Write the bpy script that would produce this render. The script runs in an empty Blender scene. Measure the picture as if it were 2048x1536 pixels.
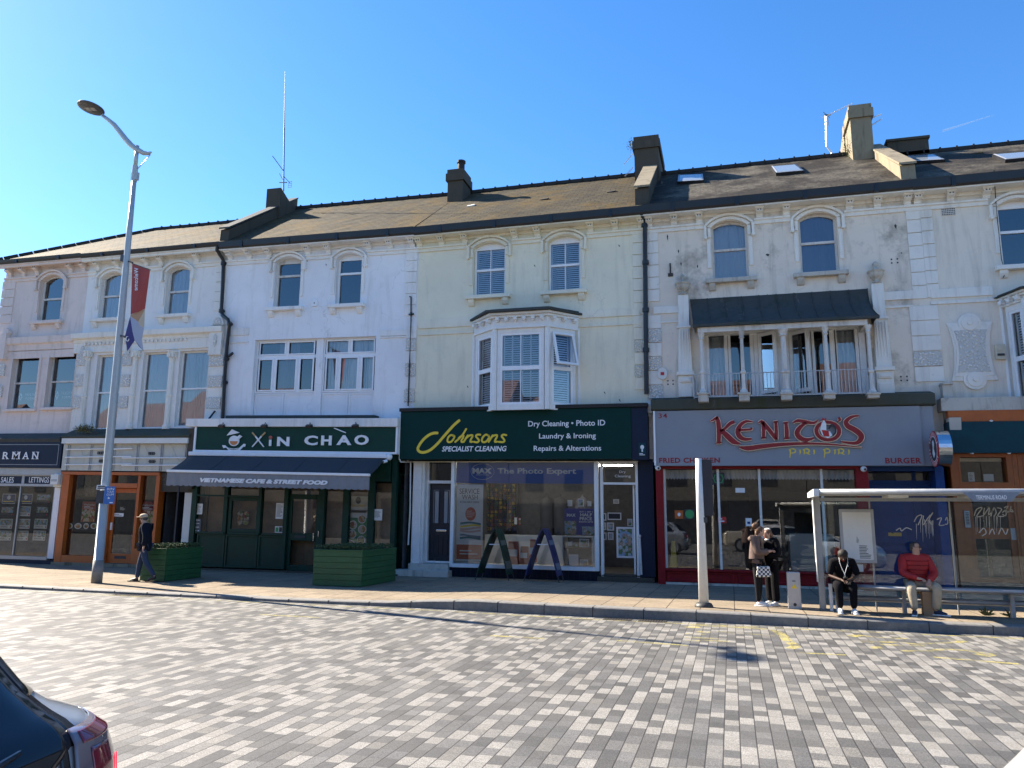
import bpy, math, random
from math import radians, sin, cos, tan, atan2, pi, sqrt
from mathutils import Vector, Matrix
random.seed(7)
SC = bpy.context.scene
COL = SC.collection
# ---------------------------------------------------------------- camera
F = 1500.0; P = radians(10.05); YAW = radians(16.11); ROLL = 0.008; H = 1.70
D = 20.87                                    # y of the terrace's wall face
_fw = Vector((-sin(YAW)*cos(P), cos(YAW)*cos(P), sin(P)))
_rt = Vector((cos(YAW), sin(YAW), 0)); _up = _rt.cross(_fw)
CR = cos(ROLL)*_rt + sin(ROLL)*_up; CU = cos(ROLL)*_up - sin(ROLL)*_rt
CAM = Vector((0, 0, H))
cd = bpy.data.cameras.new('camera'); cam = bpy.data.objects.new('camera', cd); COL.objects.link(cam)
cd.sensor_width = 36.0; cd.lens = F/2048*36.0; cd.clip_end = 9000; cd.clip_start = .05
M3 = Matrix((CR, CU, -_fw)).transposed()
cam.matrix_world = Matrix.Translation(CAM) @ M3.to_4x4()
SC.camera = cam
# ---------------------------------------------------------------- light
SUN_AZ = radians(16.0); SUN_EL = radians(36.5)      # sun stands to the left, a little behind the terrace
sd = Vector((-cos(SUN_AZ)*cos(SUN_EL), sin(SUN_AZ)*cos(SUN_EL), sin(SUN_EL)))   # towards the sun
W = bpy.data.worlds.new('World'); SC.world = W; W.use_nodes = True
wn = W.node_tree; bg = wn.nodes['Background']; sky = wn.nodes.new('ShaderNodeTexSky')
sky.sky_type = 'NISHITA'; sky.sun_disc = False; sky.sun_elevation = SUN_EL
sky.sun_rotation = atan2(sd.x, sd.y); sky.altitude = 0; sky.air_density = 1.0; sky.dust_density = .15; sky.ozone_density = 3.0
hs = wn.nodes.new('ShaderNodeHueSaturation'); hs.inputs['Saturation'].default_value = 1.28; hs.inputs['Hue'].default_value = .505; hs.inputs['Value'].default_value = 1.0
wn.links.new(sky.outputs[0], hs.inputs['Color']); wn.links.new(hs.outputs[0], bg.inputs[0]); bg.inputs[1].default_value = .081
sl = bpy.data.lights.new('sun', 'SUN'); sl.energy = 5.0; sl.angle = radians(.53); sl.color = (1, .89, .74)
so = bpy.data.objects.new('sun', sl); COL.objects.link(so); so.rotation_euler = (-sd).to_track_quat('-Z', 'Y').to_euler(); so.location = (-30, 10, 40)
SC.view_settings.view_transform = 'Standard'; SC.view_settings.look = 'None'; SC.view_settings.exposure = 1.8; SC.view_settings.gamma = 1
SC.cycles.max_bounces = 8; SC.cycles.transparent_max_bounces = 16; SC.cycles.use_denoising = True
SC.cycles.caustics_reflective = False; SC.cycles.caustics_refractive = False
# ---------------------------------------------------------------- measuring: photo point -> point on a real plane
def ray(px, py): return (_fw*F + CR*(px-1024) - CU*(py-768))
def onY(px, py, Y): d = ray(px, py); return CAM + d*((Y)/d.y)
def onZ(px, py, z=0.0): d = ray(px, py); return CAM + d*((z-H)/d.z)
def proj(p):
    d = Vector(p)-CAM; z = d.dot(_fw); return (1024+F*d.dot(CR)/z, 768-F*d.dot(CU)/z)
GK = [(-60, .9), (-26, .40), (-16.4, .235), (-9.15, .04), (-2.05, -.04), (4.85, -.11), (30, -.45)]
def g_(x):                                    # the courses of the terrace fall gently along the street
    for (a, u), (b, v) in zip(GK, GK[1:]):
        if x <= b: return u+(v-u)*(x-a)/(b-a)
    return GK[-1][1]
def wz(x, z): return z + g_(x)*min(1, max(0, z/2.8))
def uz(x, w):
    g = g_(x)
    return w-g if w >= 2.8+g else w/(1+g/2.8)
def A(px, py, dep=0.0):
    p = onY(px, py, D-dep); return p.x, uz(p.x, p.z)
# ---------------------------------------------------------------- mesh builder
def arc(xl, xr, zs, zc, n=14):
    w = (xr-xl)/2; r = max(zc-zs, 1e-4); R = (w*w+r*r)/(2*r); cx = (xl+xr)/2; cz = zc-R; a = math.asin(min(1, w/R))
    if r > w: a = pi-a
    return [(cx+R*sin(-a+2*a*i/n), cz+R*cos(-a+2*a*i/n)) for i in range(n+1)]
class MB:
    def __init__(s): s.v = []; s.f = []; s.m = []
    def add(s, vs, fs, m=0):
        k = len(s.v); s.v += [tuple(p) for p in vs]
        for f in fs: s.f.append(tuple(i+k for i in f)); s.m.append(m)
    def quad(s, a, b, c, d, m=0): s.add([a, b, c, d], [(0, 1, 2, 3)], m)
    def box(s, x0, x1, y0, y1, z0, z1, m=0):
        s.add([(x0,y0,z0),(x1,y0,z0),(x1,y1,z0),(x0,y1,z0),(x0,y0,z1),(x1,y0,z1),(x1,y1,z1),(x0,y1,z1)],
              [(0,3,2,1),(4,5,6,7),(0,1,5,4),(1,2,6,5),(2,3,7,6),(3,0,4,7)], m)
    def fb(s, x0, x1, z0, z1, d0, d1, m=0):       # facade box: depths measured out from the wall face
        if x0 > x1: x0, x1 = x1, x0
        if z0 > z1: z0, z1 = z1, z0
        a, b = min(d0, d1), max(d0, d1); s.box(x0, x1, D-b, D-a, z0, z1, m)
    def frame(s, x0, x1, z0, z1, t, d0, d1, m=0, tb=None):
        tb = t if tb is None else tb
        s.fb(x0, x0+t, z0, z1, d0, d1, m); s.fb(x1-t, x1, z0, z1, d0, d1, m)
        s.fb(x0+t, x1-t, z0, z0+tb, d0, d1, m); s.fb(x0+t, x1-t, z1-t, z1, d0, d1, m)
    def obox(s, c, ax, ay, az, m=0):              # box from centre and three half vectors
        c = Vector(c); ax, ay, az = Vector(ax), Vector(ay), Vector(az)
        vs = [c+i*ax+j*ay+k*az for k in (-1,1) for (i, j) in ((-1,-1),(1,-1),(1,1),(-1,1))]
        s.add(vs, [(0,3,2,1),(4,5,6,7),(0,1,5,4),(1,2,6,5),(2,3,7,6),(3,0,4,7)], m)
    def bar(s, a, b, w, h=None, m=0):
        a, b = Vector(a), Vector(b); d = b-a; h = h or w; n = d.normalized()
        u = n.cross(Vector((0,0,1))); u = Vector((1,0,0)) if u.length < 1e-4 else u.normalized(); v = n.cross(u)
        s.obox((a+b)/2, d/2, u*w/2, v*h/2, m)
    def prism(s, poly, y0, y1, m=0):              # polygon in x,z run between two y
        n = len(poly); ar = sum(poly[i][0]*poly[(i+1) % n][1]-poly[(i+1) % n][0]*poly[i][1] for i in range(n))
        if ar < 0: poly = poly[::-1]
        if y0 > y1: y0, y1 = y1, y0
        vs = [(x, y0, z) for x, z in poly]+[(x, y1, z) for x, z in poly]
        s.add(vs, [tuple(range(n)), tuple(range(2*n-1, n-1, -1))]+[(i, i+n, (i+1) % n+n, (i+1) % n) for i in range(n)], m)
    def fp(s, poly, d0, d1, m=0): s.prism(poly, D-d0, D-d1, m)
    def strip(s, pa, pb, d0, d1, m=0):            # ribbon between two equal polylines in x,z, given depth
        for i in range(len(pa)-1): s.fp([pa[i], pa[i+1], pb[i+1], pb[i]], d0, d1, m)
    def tube(s, pts, r, seg=8, m=0, cap=True):
        pts = [Vector(p) for p in pts]; n = len(pts); k = len(s.v); ref = None
        for i, p in enumerate(pts):
            t = (pts[min(i+1, n-1)]-pts[max(i-1, 0)]); t = t.normalized() if t.length > 1e-9 else Vector((0,0,1))
            if ref is None: ref = Vector((0,0,1)) if abs(t.z) < .9 else Vector((1,0,0))
            u = t.cross(ref).normalized(); v = t.cross(u); ref = -v if False else ref
            rr = r[i] if isinstance(r, (list, tuple)) else r
            for j in range(seg):
                a = 2*pi*j/seg; s.v.append(tuple(p+(u*cos(a)+v*sin(a))*rr))
        for i in range(n-1):
            for j in range(seg):
                s.f.append((k+i*seg+j, k+(i+1)*seg+j, k+(i+1)*seg+(j+1) % seg, k+i*seg+(j+1) % seg)); s.m.append(m)
        if cap:
            s.f.append(tuple(k+j for j in range(seg))); s.m.append(m)
            s.f.append(tuple(k+(n-1)*seg+j for j in range(seg-1, -1, -1))); s.m.append(m)
    def lathe(s, cx, cy, prof, seg=12, m=0):
        k = len(s.v)
        for r, z in prof:
            for j in range(seg): s.v.append((cx+r*cos(2*pi*j/seg), cy+r*sin(2*pi*j/seg), z))
        for i in range(len(prof)-1):
            for j in range(seg):
                s.f.append((k+i*seg+j, k+i*seg+(j+1) % seg, k+(i+1)*seg+(j+1) % seg, k+(i+1)*seg+j)); s.m.append(m)
        s.f.append(tuple(k+j for j in range(seg-1, -1, -1))); s.m.append(m)
        s.f.append(tuple(k+(len(prof)-1)*seg+j for j in range(seg))); s.m.append(m)
    def ell(s, c, rx, ry, rz, m=0, nu=10, nv=7):
        k = len(s.v)
        for i in range(nv+1):
            t = pi*i/nv
            for j in range(nu): a = 2*pi*j/nu; s.v.append((c[0]+rx*sin(t)*cos(a), c[1]+ry*sin(t)*sin(a), c[2]+rz*cos(t)))
        for i in range(nv):
            for j in range(nu):
                s.f.append((k+i*nu+j, k+(i+1)*nu+j, k+(i+1)*nu+(j+1) % nu, k+i*nu+(j+1) % nu)); s.m.append(m)
    def stroke(s, pts, w, d0, d1, m=0):           # pen stroke on the facade, widths per point
        n = len(pts); L = []; R = []
        for i in range(n):
            ax, az = pts[max(i-1, 0)]; bx, bz = pts[min(i+1, n-1)]; dx, dz = bx-ax, bz-az; l = sqrt(dx*dx+dz*dz) or 1
            ww = (w[i] if isinstance(w, (list, tuple)) else w)/2; L.append((pts[i][0]-dz/l*ww, pts[i][1]+dx/l*ww)); R.append((pts[i][0]+dz/l*ww, pts[i][1]-dx/l*ww))
        s.strip(L, R, d0, d1, m)
    def grid(s, G, m=0, flip=False):
        nx, ny = len(G)-1, len(G[0])-1; k = len(s.v); s.v += [tuple(p) for r in G for p in r]
        for i in range(nx):
            for j in range(ny):
                q = (k+i*(ny+1)+j, k+(i+1)*(ny+1)+j, k+(i+1)*(ny+1)+j+1, k+i*(ny+1)+j+1); s.f.append(q[::-1] if flip else q); s.m.append(m)
    def build(s, name, mats, parent=None, warp=False, smooth=False, bevel=0, uv=None, label=None, kind=None):
        vs = [(x, y, wz(x, z)) for x, y, z in s.v] if warp else s.v
        me = bpy.data.meshes.new(name); me.from_pydata(vs, [], s.f)
        if not isinstance(mats, (list, tuple)): mats = [mats]
        for mt in mats: me.materials.append(mt)
        for p, i in zip(me.polygons, s.m): p.material_index = i; p.use_smooth = smooth
        if uv:
            ul = me.uv_layers.new(name='UVMap')
            for lp in me.loops: ul.data[lp.index].uv = uv(s.v[lp.vertex_index])
        me.validate(); me.update()
        o = bpy.data.objects.new(name, me); COL.objects.link(o)
        if bevel:
            b = o.modifiers.new('bevel', 'BEVEL'); b.width = bevel; b.segments = 2; b.limit_method = 'ANGLE'
        if parent: attach(o, parent)
        if label: o['label'] = label
        if kind: o['kind'] = kind
        return o
def attach(o, parent):
    o.parent = parent; o.matrix_parent_inverse = WM(parent).inverted()
def WM(o):
    m = o.matrix_basis.copy()
    while o.parent: m = o.parent.matrix_basis @ (o.matrix_parent_inverse @ m); o = o.parent
    return m
def thing(name, label, cat, loc=(0, 0, 0), group=None):
    o = bpy.data.objects.new(name, None); COL.objects.link(o); o.location = loc; o.empty_display_size = .2
    return tag(o, label, cat, group)
def tag(o, label, cat, group=None):
    o['label'] = label; o['category'] = cat
    if group: o['group'] = group
    return o
def struct(o): o['kind'] = 'structure'; return o
# ---------------------------------------------------------------- lettering
_tc = {}
def text_mesh(txt, shear=0, bold=0, space=1.0):
    key = (txt, shear, bold, space)
    if key not in _tc:
        c = bpy.data.curves.new('t', 'FONT'); c.body = txt; c.shear = shear; c.space_character = space; c.offset = bold; c.resolution_u = 3; c.align_x = 'LEFT'
        o = bpy.data.objects.new('t', c); COL.objects.link(o); bpy.context.view_layer.update()
        me = bpy.data.meshes.new_from_object(o.evaluated_get(bpy.context.evaluated_depsgraph_get()))
        vs = [v.co.copy() for v in me.vertices]; fs = [tuple(p.vertices) for p in me.polygons]
        bpy.data.objects.remove(o); bpy.data.curves.remove(c); bpy.data.meshes.remove(me)
        x0, x1 = min(v.x for v in vs), max(v.x for v in vs); y0, y1 = min(v.y for v in vs), max(v.y for v in vs)
        _tc[key] = ([((v.x-x0)/(x1-x0), (v.y-y0)/(y1-y0)) for v in vs], fs)
    return _tc[key]
def put_text(mb, txt, x0, x1, z0, z1, d0, d1, m=0, shear=0, bold=0, space=1.0, mirror=False):
    vs, fs = text_mesh(txt, shear, bold, space); n = len(vs)
    X = lambda u: x1-(x1-x0)*u if mirror else x0+(x1-x0)*u
    P_ = [(X(u), D-d1, z0+(z1-z0)*v) for u, v in vs]
    mb.add(P_, [f[::-1] if mirror else f for f in fs], m)
    if abs(d1-d0) > .004:
        Q = P_+[(p[0], D-d0, p[2]) for p in P_]; cnt = {}
        for f in fs:
            for i in range(len(f)):
                a, b = f[i], f[(i+1) % len(f)]; cnt[(a, b)] = 1
        mb.add(Q, [(a, a+n, b+n, b) if mirror else (b, b+n, a+n, a) for (a, b) in cnt if (b, a) not in cnt], m)
def ptext(mb, txt, pa, pb, dep, th=.004, m=0, **k):   # fitted between two photo corners (top left, bottom right)
    x0, z1 = A(*pa, dep); x1, z0 = A(*pb, dep); put_text(mb, txt, x0, x1, z0, z1, dep, dep+th, m, **k)
# ---------------------------------------------------------------- materials
def newmat(name):
    m = bpy.data.materials.new(name); m.use_nodes = True; return m, m.node_tree, m.node_tree.nodes['Principled BSDF']
def rgb(c): return (c[0], c[1], c[2], 1) if isinstance(c, (list, tuple)) else (c, c, c, 1)
def N(t, ty, **k):
    n = t.nodes.new(ty)
    for a, b in k.items(): setattr(n, a, b)
    return n
def math_(t, op, a, b=None, c=None):
    n = N(t, 'ShaderNodeMath', operation=op)
    for i, v in enumerate((a, b, c)):
        if v is None: continue
        if isinstance(v, (int, float)): n.inputs[i].default_value = v
        else: t.links.new(v, n.inputs[i])
    return n.outputs[0]
def ramp(t, src, stops, interp='LINEAR'):
    n = N(t, 'ShaderNodeValToRGB'); n.color_ramp.interpolation = interp; e = n.color_ramp.elements
    while len(e) < len(stops): e.new(.5)
    for el, (p, c) in zip(e, stops): el.position = p; el.color = rgb(c)
    t.links.new(src, n.inputs[0]); return n.outputs[0]
def mixc(t, fac, a, b, mode='MIX'):
    n = N(t, 'ShaderNodeMix', data_type='RGBA', blend_type=mode)
    for i, v in ((0, fac), (6, a), (7, b)):
        if isinstance(v, (int, float)): n.inputs[i].default_value = v if i == 0 else 0
        elif isinstance(v, (tuple, list)): n.inputs[i].default_value = rgb(v)
        else: t.links.new(v, n.inputs[i])
    return n.outputs[2]
def noise(t, vec, scale, detail=4, rough=.6, dist=0):
    n = N(t, 'ShaderNodeTexNoise'); n.inputs['Scale'].default_value = scale; n.inputs['Detail'].default_value = detail; n.inputs['Roughness'].default_value = rough; n.inputs['Distortion'].default_value = dist
    t.links.new(vec, n.inputs['Vector']); return n.outputs[0]
def pos(t, scale=(1, 1, 1)):
    gm = N(t, 'ShaderNodeNewGeometry'); mp = N(t, 'ShaderNodeMapping'); mp.inputs['Scale'].default_value = scale; t.links.new(gm.outputs['Position'], mp.inputs[0]); return mp.outputs[0]
def obj(t, scale=(1, 1, 1)):
    gm = N(t, 'ShaderNodeTexCoord'); mp = N(t, 'ShaderNodeMapping'); mp.inputs['Scale'].default_value = scale; t.links.new(gm.outputs['Object'], mp.inputs[0]); return mp.outputs[0]
def bump(t, b, h, st=.2, dist=.02):
    n = N(t, 'ShaderNodeBump'); n.inputs['Strength'].default_value = st; n.inputs['Distance'].default_value = dist; t.links.new(h, n.inputs['Height']); t.links.new(n.outputs[0], b.inputs['Normal'])
def pm(name, col, rough=.55, metal=0, var=.12, scale=6, bmp=.05, coat=0, spec=.5):
    m, t, b = newmat(name); v = obj(t)
    n1 = noise(t, v, scale, 5); n2 = noise(t, v, scale*9, 3)
    f = math_(t, 'MULTIPLY_ADD', n1, .75, math_(t, 'MULTIPLY', n2, .25))
    c = rgb(col); lo = tuple(x*(1-var*1.6) for x in c[:3]); hi = tuple(min(1, x*(1+var*1.6)) for x in c[:3])
    t.links.new(ramp(t, f, [(.25, lo), (.75, hi)]), b.inputs['Base Color'])
    t.links.new(ramp(t, n1, [(.3, max(0, rough-.08)), (.7, min(1, rough+.1))]), b.inputs['Roughness'])
    b.inputs['Metallic'].default_value = metal; b.inputs['Coat Weight'].default_value = coat; b.inputs['Specular IOR Level'].default_value = spec
    if bmp: bump(t, b, n2, bmp, .01)
    return m
def stucco(name, col, stain=.35, stcol=(.30, .27, .22), bmp=.25, patch=0):
    m, t, b = newmat(name); v = pos(t); vs = pos(t, (1, 1, .12))
    big = noise(t, v, .55, 5, .65); med = noise(t, v, 3.2, 6, .7); fine = noise(t, v, 38, 3); strk = noise(t, vs, 3.0, 5, .7, .4)
    c0 = tuple(x*.90 for x in rgb(col)[:3]); base = mixc(t, ramp(t, big, [(.35, 0.), (.65, 1.)]), c0, col)
    base = mixc(t, math_(t, 'MULTIPLY', ramp(t, med, [(.55, 0.), (.75, 1.)]), stain*.5), base, stcol)
    base = mixc(t, math_(t, 'MULTIPLY', ramp(t, strk, [(.52, 0.), (.72, 1.)]), stain*.9), base, stcol)
    # hairline cracks
    vo = N(t, 'ShaderNodeTexVoronoi', feature='DISTANCE_TO_EDGE'); vo.inputs['Scale'].default_value = .42
    wob = N(t, 'ShaderNodeVectorMath', operation='ADD'); nv = N(t, 'ShaderNodeTexNoise'); nv.inputs['Scale'].default_value = 2.2; nv.inputs['Detail'].default_value = 5
    t.links.new(v, nv.inputs['Vector']); t.links.new(v, wob.inputs[0]); t.links.new(nv.outputs[1], wob.inputs[1]); t.links.new(wob.outputs[0], vo.inputs['Vector'])
    cr = math_(t, 'MULTIPLY', ramp(t, vo.outputs['Distance'], [(.0, 1.), (.006, 0.)]), ramp(t, big, [(.5, 0.), (.62, 1.)]))
    base = mixc(t, math_(t, 'MULTIPLY', cr, .35), base, (.28, .26, .24))
    # specks and flakes
    v2 = N(t, 'ShaderNodeTexVoronoi'); v2.inputs['Scale'].default_value = 3.2; t.links.new(wob.outputs[0], v2.inputs['Vector'])
    base = mixc(t, math_(t, 'MULTIPLY', ramp(t, v2.outputs['Distance'], [(.035, 1.), (.06, 0.)]), .55*min(1, stain*2)), base, (.12, .11, .10))
    if patch:
        pn = noise(t, v, patch, 6, .75); base = mixc(t, math_(t, 'MULTIPLY', ramp(t, pn, [(.56, 0.), (.68, 1.)]), .65), base, (.16, .14, .11))
    t.links.new(base, b.inputs['Base Color']); b.inputs['Roughness'].default_value = .85; b.inputs['Specular IOR Level'].default_value = .25
    bump(t, b, math_(t, 'MULTIPLY_ADD', fine, .5, med), bmp, .012); return m
def glass(name, tint=(.85, .9, .9), refl=1.0, base=.06, wave=0):
    m, t, b = newmat(name); t.nodes.remove(b); out = t.nodes['Material Output']
    tr = N(t, 'ShaderNodeBsdfTransparent'); tr.inputs[0].default_value = rgb(tint); gl = N(t, 'ShaderNodeBsdfGlossy'); gl.inputs['Roughness'].default_value = .0; gl.inputs[0].default_value = (.95, .97, 1, 1)
    fr = N(t, 'ShaderNodeFresnel'); fr.inputs[0].default_value = 1.5; mx = N(t, 'ShaderNodeMixShader')
    f = math_(t, 'MULTIPLY_ADD', fr.outputs[0], refl*1.7, base); t.links.new(f, mx.inputs[0]); t.links.new(tr.outputs[0], mx.inputs[1]); t.links.new(gl.outputs[0], mx.inputs[2])
    if wave:
        n = N(t, 'ShaderNodeBump'); n.inputs['Strength'].default_value = wave; n.inputs['Distance'].default_value = .02; t.links.new(noise(t, pos(t), .9, 2), n.inputs['Height']); t.links.new(n.outputs[0], gl.inputs['Normal'])
    t.links.new(mx.outputs[0], out.inputs[0]); return m
def flat(name, col, rough=.6): return pm(name, col, rough, var=.05, scale=3, bmp=0)
MT = {}
MT['wall_pink'] = stucco('pinkish painted render', (.76, .645, .585), .5)
MT['wall_white'] = stucco('white painted render', (.82, .80, .765), .35)
MT['wall_blue'] = stucco('cool white painted render', (.82, .82, .83), .25)
MT['wall_cream'] = stucco('cream painted render', (.82, .765, .59), .28)
MT['wall_grey'] = stucco('weathered greyish render', (.79, .70, .585), .55, patch=.32)
MT['wall_right'] = stucco('pale peach render', (.80, .725, .61), .4)
MT['trim'] = stucco('white painted stone trim', (.82, .79, .72), .4)
MT['trim_cream'] = stucco('cream painted stone trim', (.81, .76, .61), .35)
MT['trim_dirty'] = stucco('dirty painted stone', (.52, .49, .43), .9, (.10, .09, .07), .4)
MT['white_wood'] = pm('white painted timber', (.74, .74, .72), .45, var=.06)
MT['old_wood'] = stucco('flaking white timber', (.66, .64, .60), .7, (.18, .14, .11), .2)
MT['upvc'] = pm('white plastic frame', (.80, .81, .82), .35, var=.03)
MT['black'] = pm('black painted gutter', (.007, .008, .011), .4, var=.3)
MT['black_rough'] = pm('rough black', (.018, .017, .016), .8, var=.4)
MT['lead'] = stucco('weathered lead', (.06, .066, .066), .9, (.03, .045, .03), .3)
MT['mossy'] = stucco('mossy lead', (.07, .075, .06), .9, (.05, .06, .02), .5)
MT['stone_dark'] = stucco('dark chimney render', (.075, .065, .05), .8, (.02, .03, .025), .5)  # plain dark render shared by chimneys, piers and doorsteps
MT['stone_tan'] = stucco('tan coping stone', (.26, .22, .15), .9, (.06, .05, .035), .5)
MT['glass_up'] = glass('upper window glass', (.85, .88, .9), 1.0, .06, .03)
MT['glass_shop'] = glass('shop window glass', (.85, .89, .88), .95, .02, .03)
MT['glass_shelter'] = glass('shelter glass', (.88, .93, .92), .8, .02)
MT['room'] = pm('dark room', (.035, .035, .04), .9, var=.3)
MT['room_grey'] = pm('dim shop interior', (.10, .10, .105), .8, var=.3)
MT['metal'] = pm('galvanised metal', (.42, .43, .43), .45, .6, var=.12)
MT['alu'] = pm('grey aluminium', (.36, .375, .385), .4, .4, var=.08)
MT['chrome'] = pm('polished steel', (.65, .66, .68), .15, 1, var=.03)
MT['white'] = flat('white face', (.78, .79, .80)); MT['offwhite'] = flat('off white face', (.66, .66, .62))
MT['paper'] = flat('paper', (.72, .73, .72)); MT['ink'] = flat('dark print', (.03, .03, .035))
MT['red'] = flat('red print', (.45, .02, .02)); MT['yellow'] = flat('yellow print', (.82, .60, .045)); MT['navy'] = pm('navy paint', (.010, .019, .042), .5, var=.1, spec=.2)
MT['green'] = pm('dark green paint', (.005, .036, .024), .45, var=.14, spec=.25); MT['green_sign'] = pm('bottle green sign', (.007, .045, .032), .6, var=.08, spec=.2)
MT['jgreen'] = pm('deep green fascia', (.002, .032, .028), .6, var=.08, spec=.15); MT['orange'] = pm('orange paint', (.42, .10, .014), .5, var=.14)
MT['blue'] = pm('blue paint', (.009, .045, .17), .5, var=.12, spec=.25); MT['kred'] = pm('red shopfront paint', (.20, .005, .010), .45, var=.15, spec=.25)
MT['kgrey'] = stucco('grey fascia panel', (.27, .29, .325), .25, (.2, .2, .2), .03)
def curtain_mat(name, col, f=14, amp=.5):
    m, t, b = newmat(name); gm = N(t, 'ShaderNodeNewGeometry'); sx = N(t, 'ShaderNodeSeparateXYZ'); t.links.new(gm.outputs['Position'], sx.inputs[0])
    w = math_(t, 'SINE', math_(t, 'MULTIPLY_ADD', sx.outputs[0], f*3, math_(t, 'MULTIPLY', noise(t, pos(t, (1, 1, .2)), 2.5), 14)))
    b.inputs['Base Color'].default_value = rgb(col); b.inputs['Roughness'].default_value = .9; bump(t, b, w, amp, .05); return m
MT['net'] = curtain_mat('net curtain', (.60, .62, .64)); MT['curtain_dark'] = curtain_mat('grey curtain', (.16, .16, .19)); MT['curtain_white'] = curtain_mat('white curtain', (.72, .73, .74), 9, .8)
MT['purple'] = curtain_mat('patterned dark net', (.15, .15, .24), 6, .4)
# ================================================================ special surfaces
def road_mat():
    m, t, b = newmat('block paving in three greys'); gm = N(t, 'ShaderNodeNewGeometry'); sx = N(t, 'ShaderNodeSeparateXYZ'); t.links.new(gm.outputs['Position'], sx.inputs[0])
    x, y = sx.outputs[0], sx.outputs[1]; w = .128
    xs = math_(t, 'DIVIDE', x, w); row = math_(t, 'FLOOR', xs); fx = math_(t, 'FRACT', xs)
    wn1 = N(t, 'ShaderNodeTexWhiteNoise', noise_dimensions='1D'); t.links.new(row, wn1.inputs['W'])
    ln = math_(t, 'MULTIPLY_ADD', wn1.outputs[0], .10, .17)
    ys = math_(t, 'ADD', math_(t, 'DIVIDE', y, ln), math_(t, 'MULTIPLY', wn1.outputs[0], 37.7)); idx = math_(t, 'FLOOR', ys); fy = math_(t, 'FRACT', ys)
    cb = N(t, 'ShaderNodeCombineXYZ'); t.links.new(row, cb.inputs[0]); t.links.new(idx, cb.inputs[1])
    wn2 = N(t, 'ShaderNodeTexWhiteNoise', noise_dimensions='2D'); t.links.new(cb.outputs[0], wn2.inputs['Vector'])
    col = ramp(t, wn2.outputs[0], [(0, (.064, .064, .063)), (.30, (.088, .087, .083)), (.56, (.155, .148, .134)), (.66, (.235, .225, .203))], 'CONSTANT')
    wn3 = N(t, 'ShaderNodeSeparateColor'); t.links.new(wn2.outputs[1], wn3.inputs[0])
    col = mixc(t, .22, col, ramp(t, wn3.outputs[1], [(0, .05), (1, .27)]))
    v = pos(t); sp = noise(t, v, 170, 2); big = noise(t, v, .35, 5, .6); mid = noise(t, v, 2.2, 5, .65)
    col = mixc(t, .75, col, ramp(t, sp, [(.32, .08), (.5, .5), (.68, .97)]), 'OVERLAY')
    col = mixc(t, math_(t, 'MULTIPLY', ramp(t, mid, [(.5, 0.), (.72, 1.)]), .30), col, (.10, .097, .088))
    col = mixc(t, math_(t, 'MULTIPLY', ramp(t, big, [(.42, 0.), (.7, 1.)]), .18), col, (.26, .25, .22))
    # oily spots
    vo = N(t, 'ShaderNodeTexVoronoi'); vo.inputs['Scale'].default_value = .8; t.links.new(v, vo.inputs['Vector'])
    col = mixc(t, math_(t, 'MULTIPLY', ramp(t, math_(t, 'ADD', vo.outputs['Distance'], math_(t, 'MULTIPLY', mid, .12)), [(.075, 1.), (.11, 0.)]), .6), col, (.06, .055, .05))
    jx = math_(t, 'ABSOLUTE', math_(t, 'SUBTRACT', fx, .5)); jy = math_(t, 'MULTIPLY', math_(t, 'ABSOLUTE', math_(t, 'SUBTRACT', fy, .5)), 1)
    j1 = ramp(t, jx, [(.448, 0.), (.474, 1.)]); j2 = ramp(t, jy, [(.484, 0.), (.493, 1.)]); jn = math_(t, 'MAXIMUM', j1, math_(t, 'MULTIPLY', j2, .7))
    col = mixc(t, math_(t, 'MULTIPLY', jn, .85), col, (.030, .028, .026))
    t.links.new(col, b.inputs['Base Color']); b.inputs['Roughness'].default_value = .62; b.inputs['Specular IOR Level'].default_value = .3
    bump(t, b, math_(t, 'MULTIPLY_ADD', jn, -1.2, math_(t, 'MULTIPLY', sp, .35)), .35, .006); return m
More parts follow.
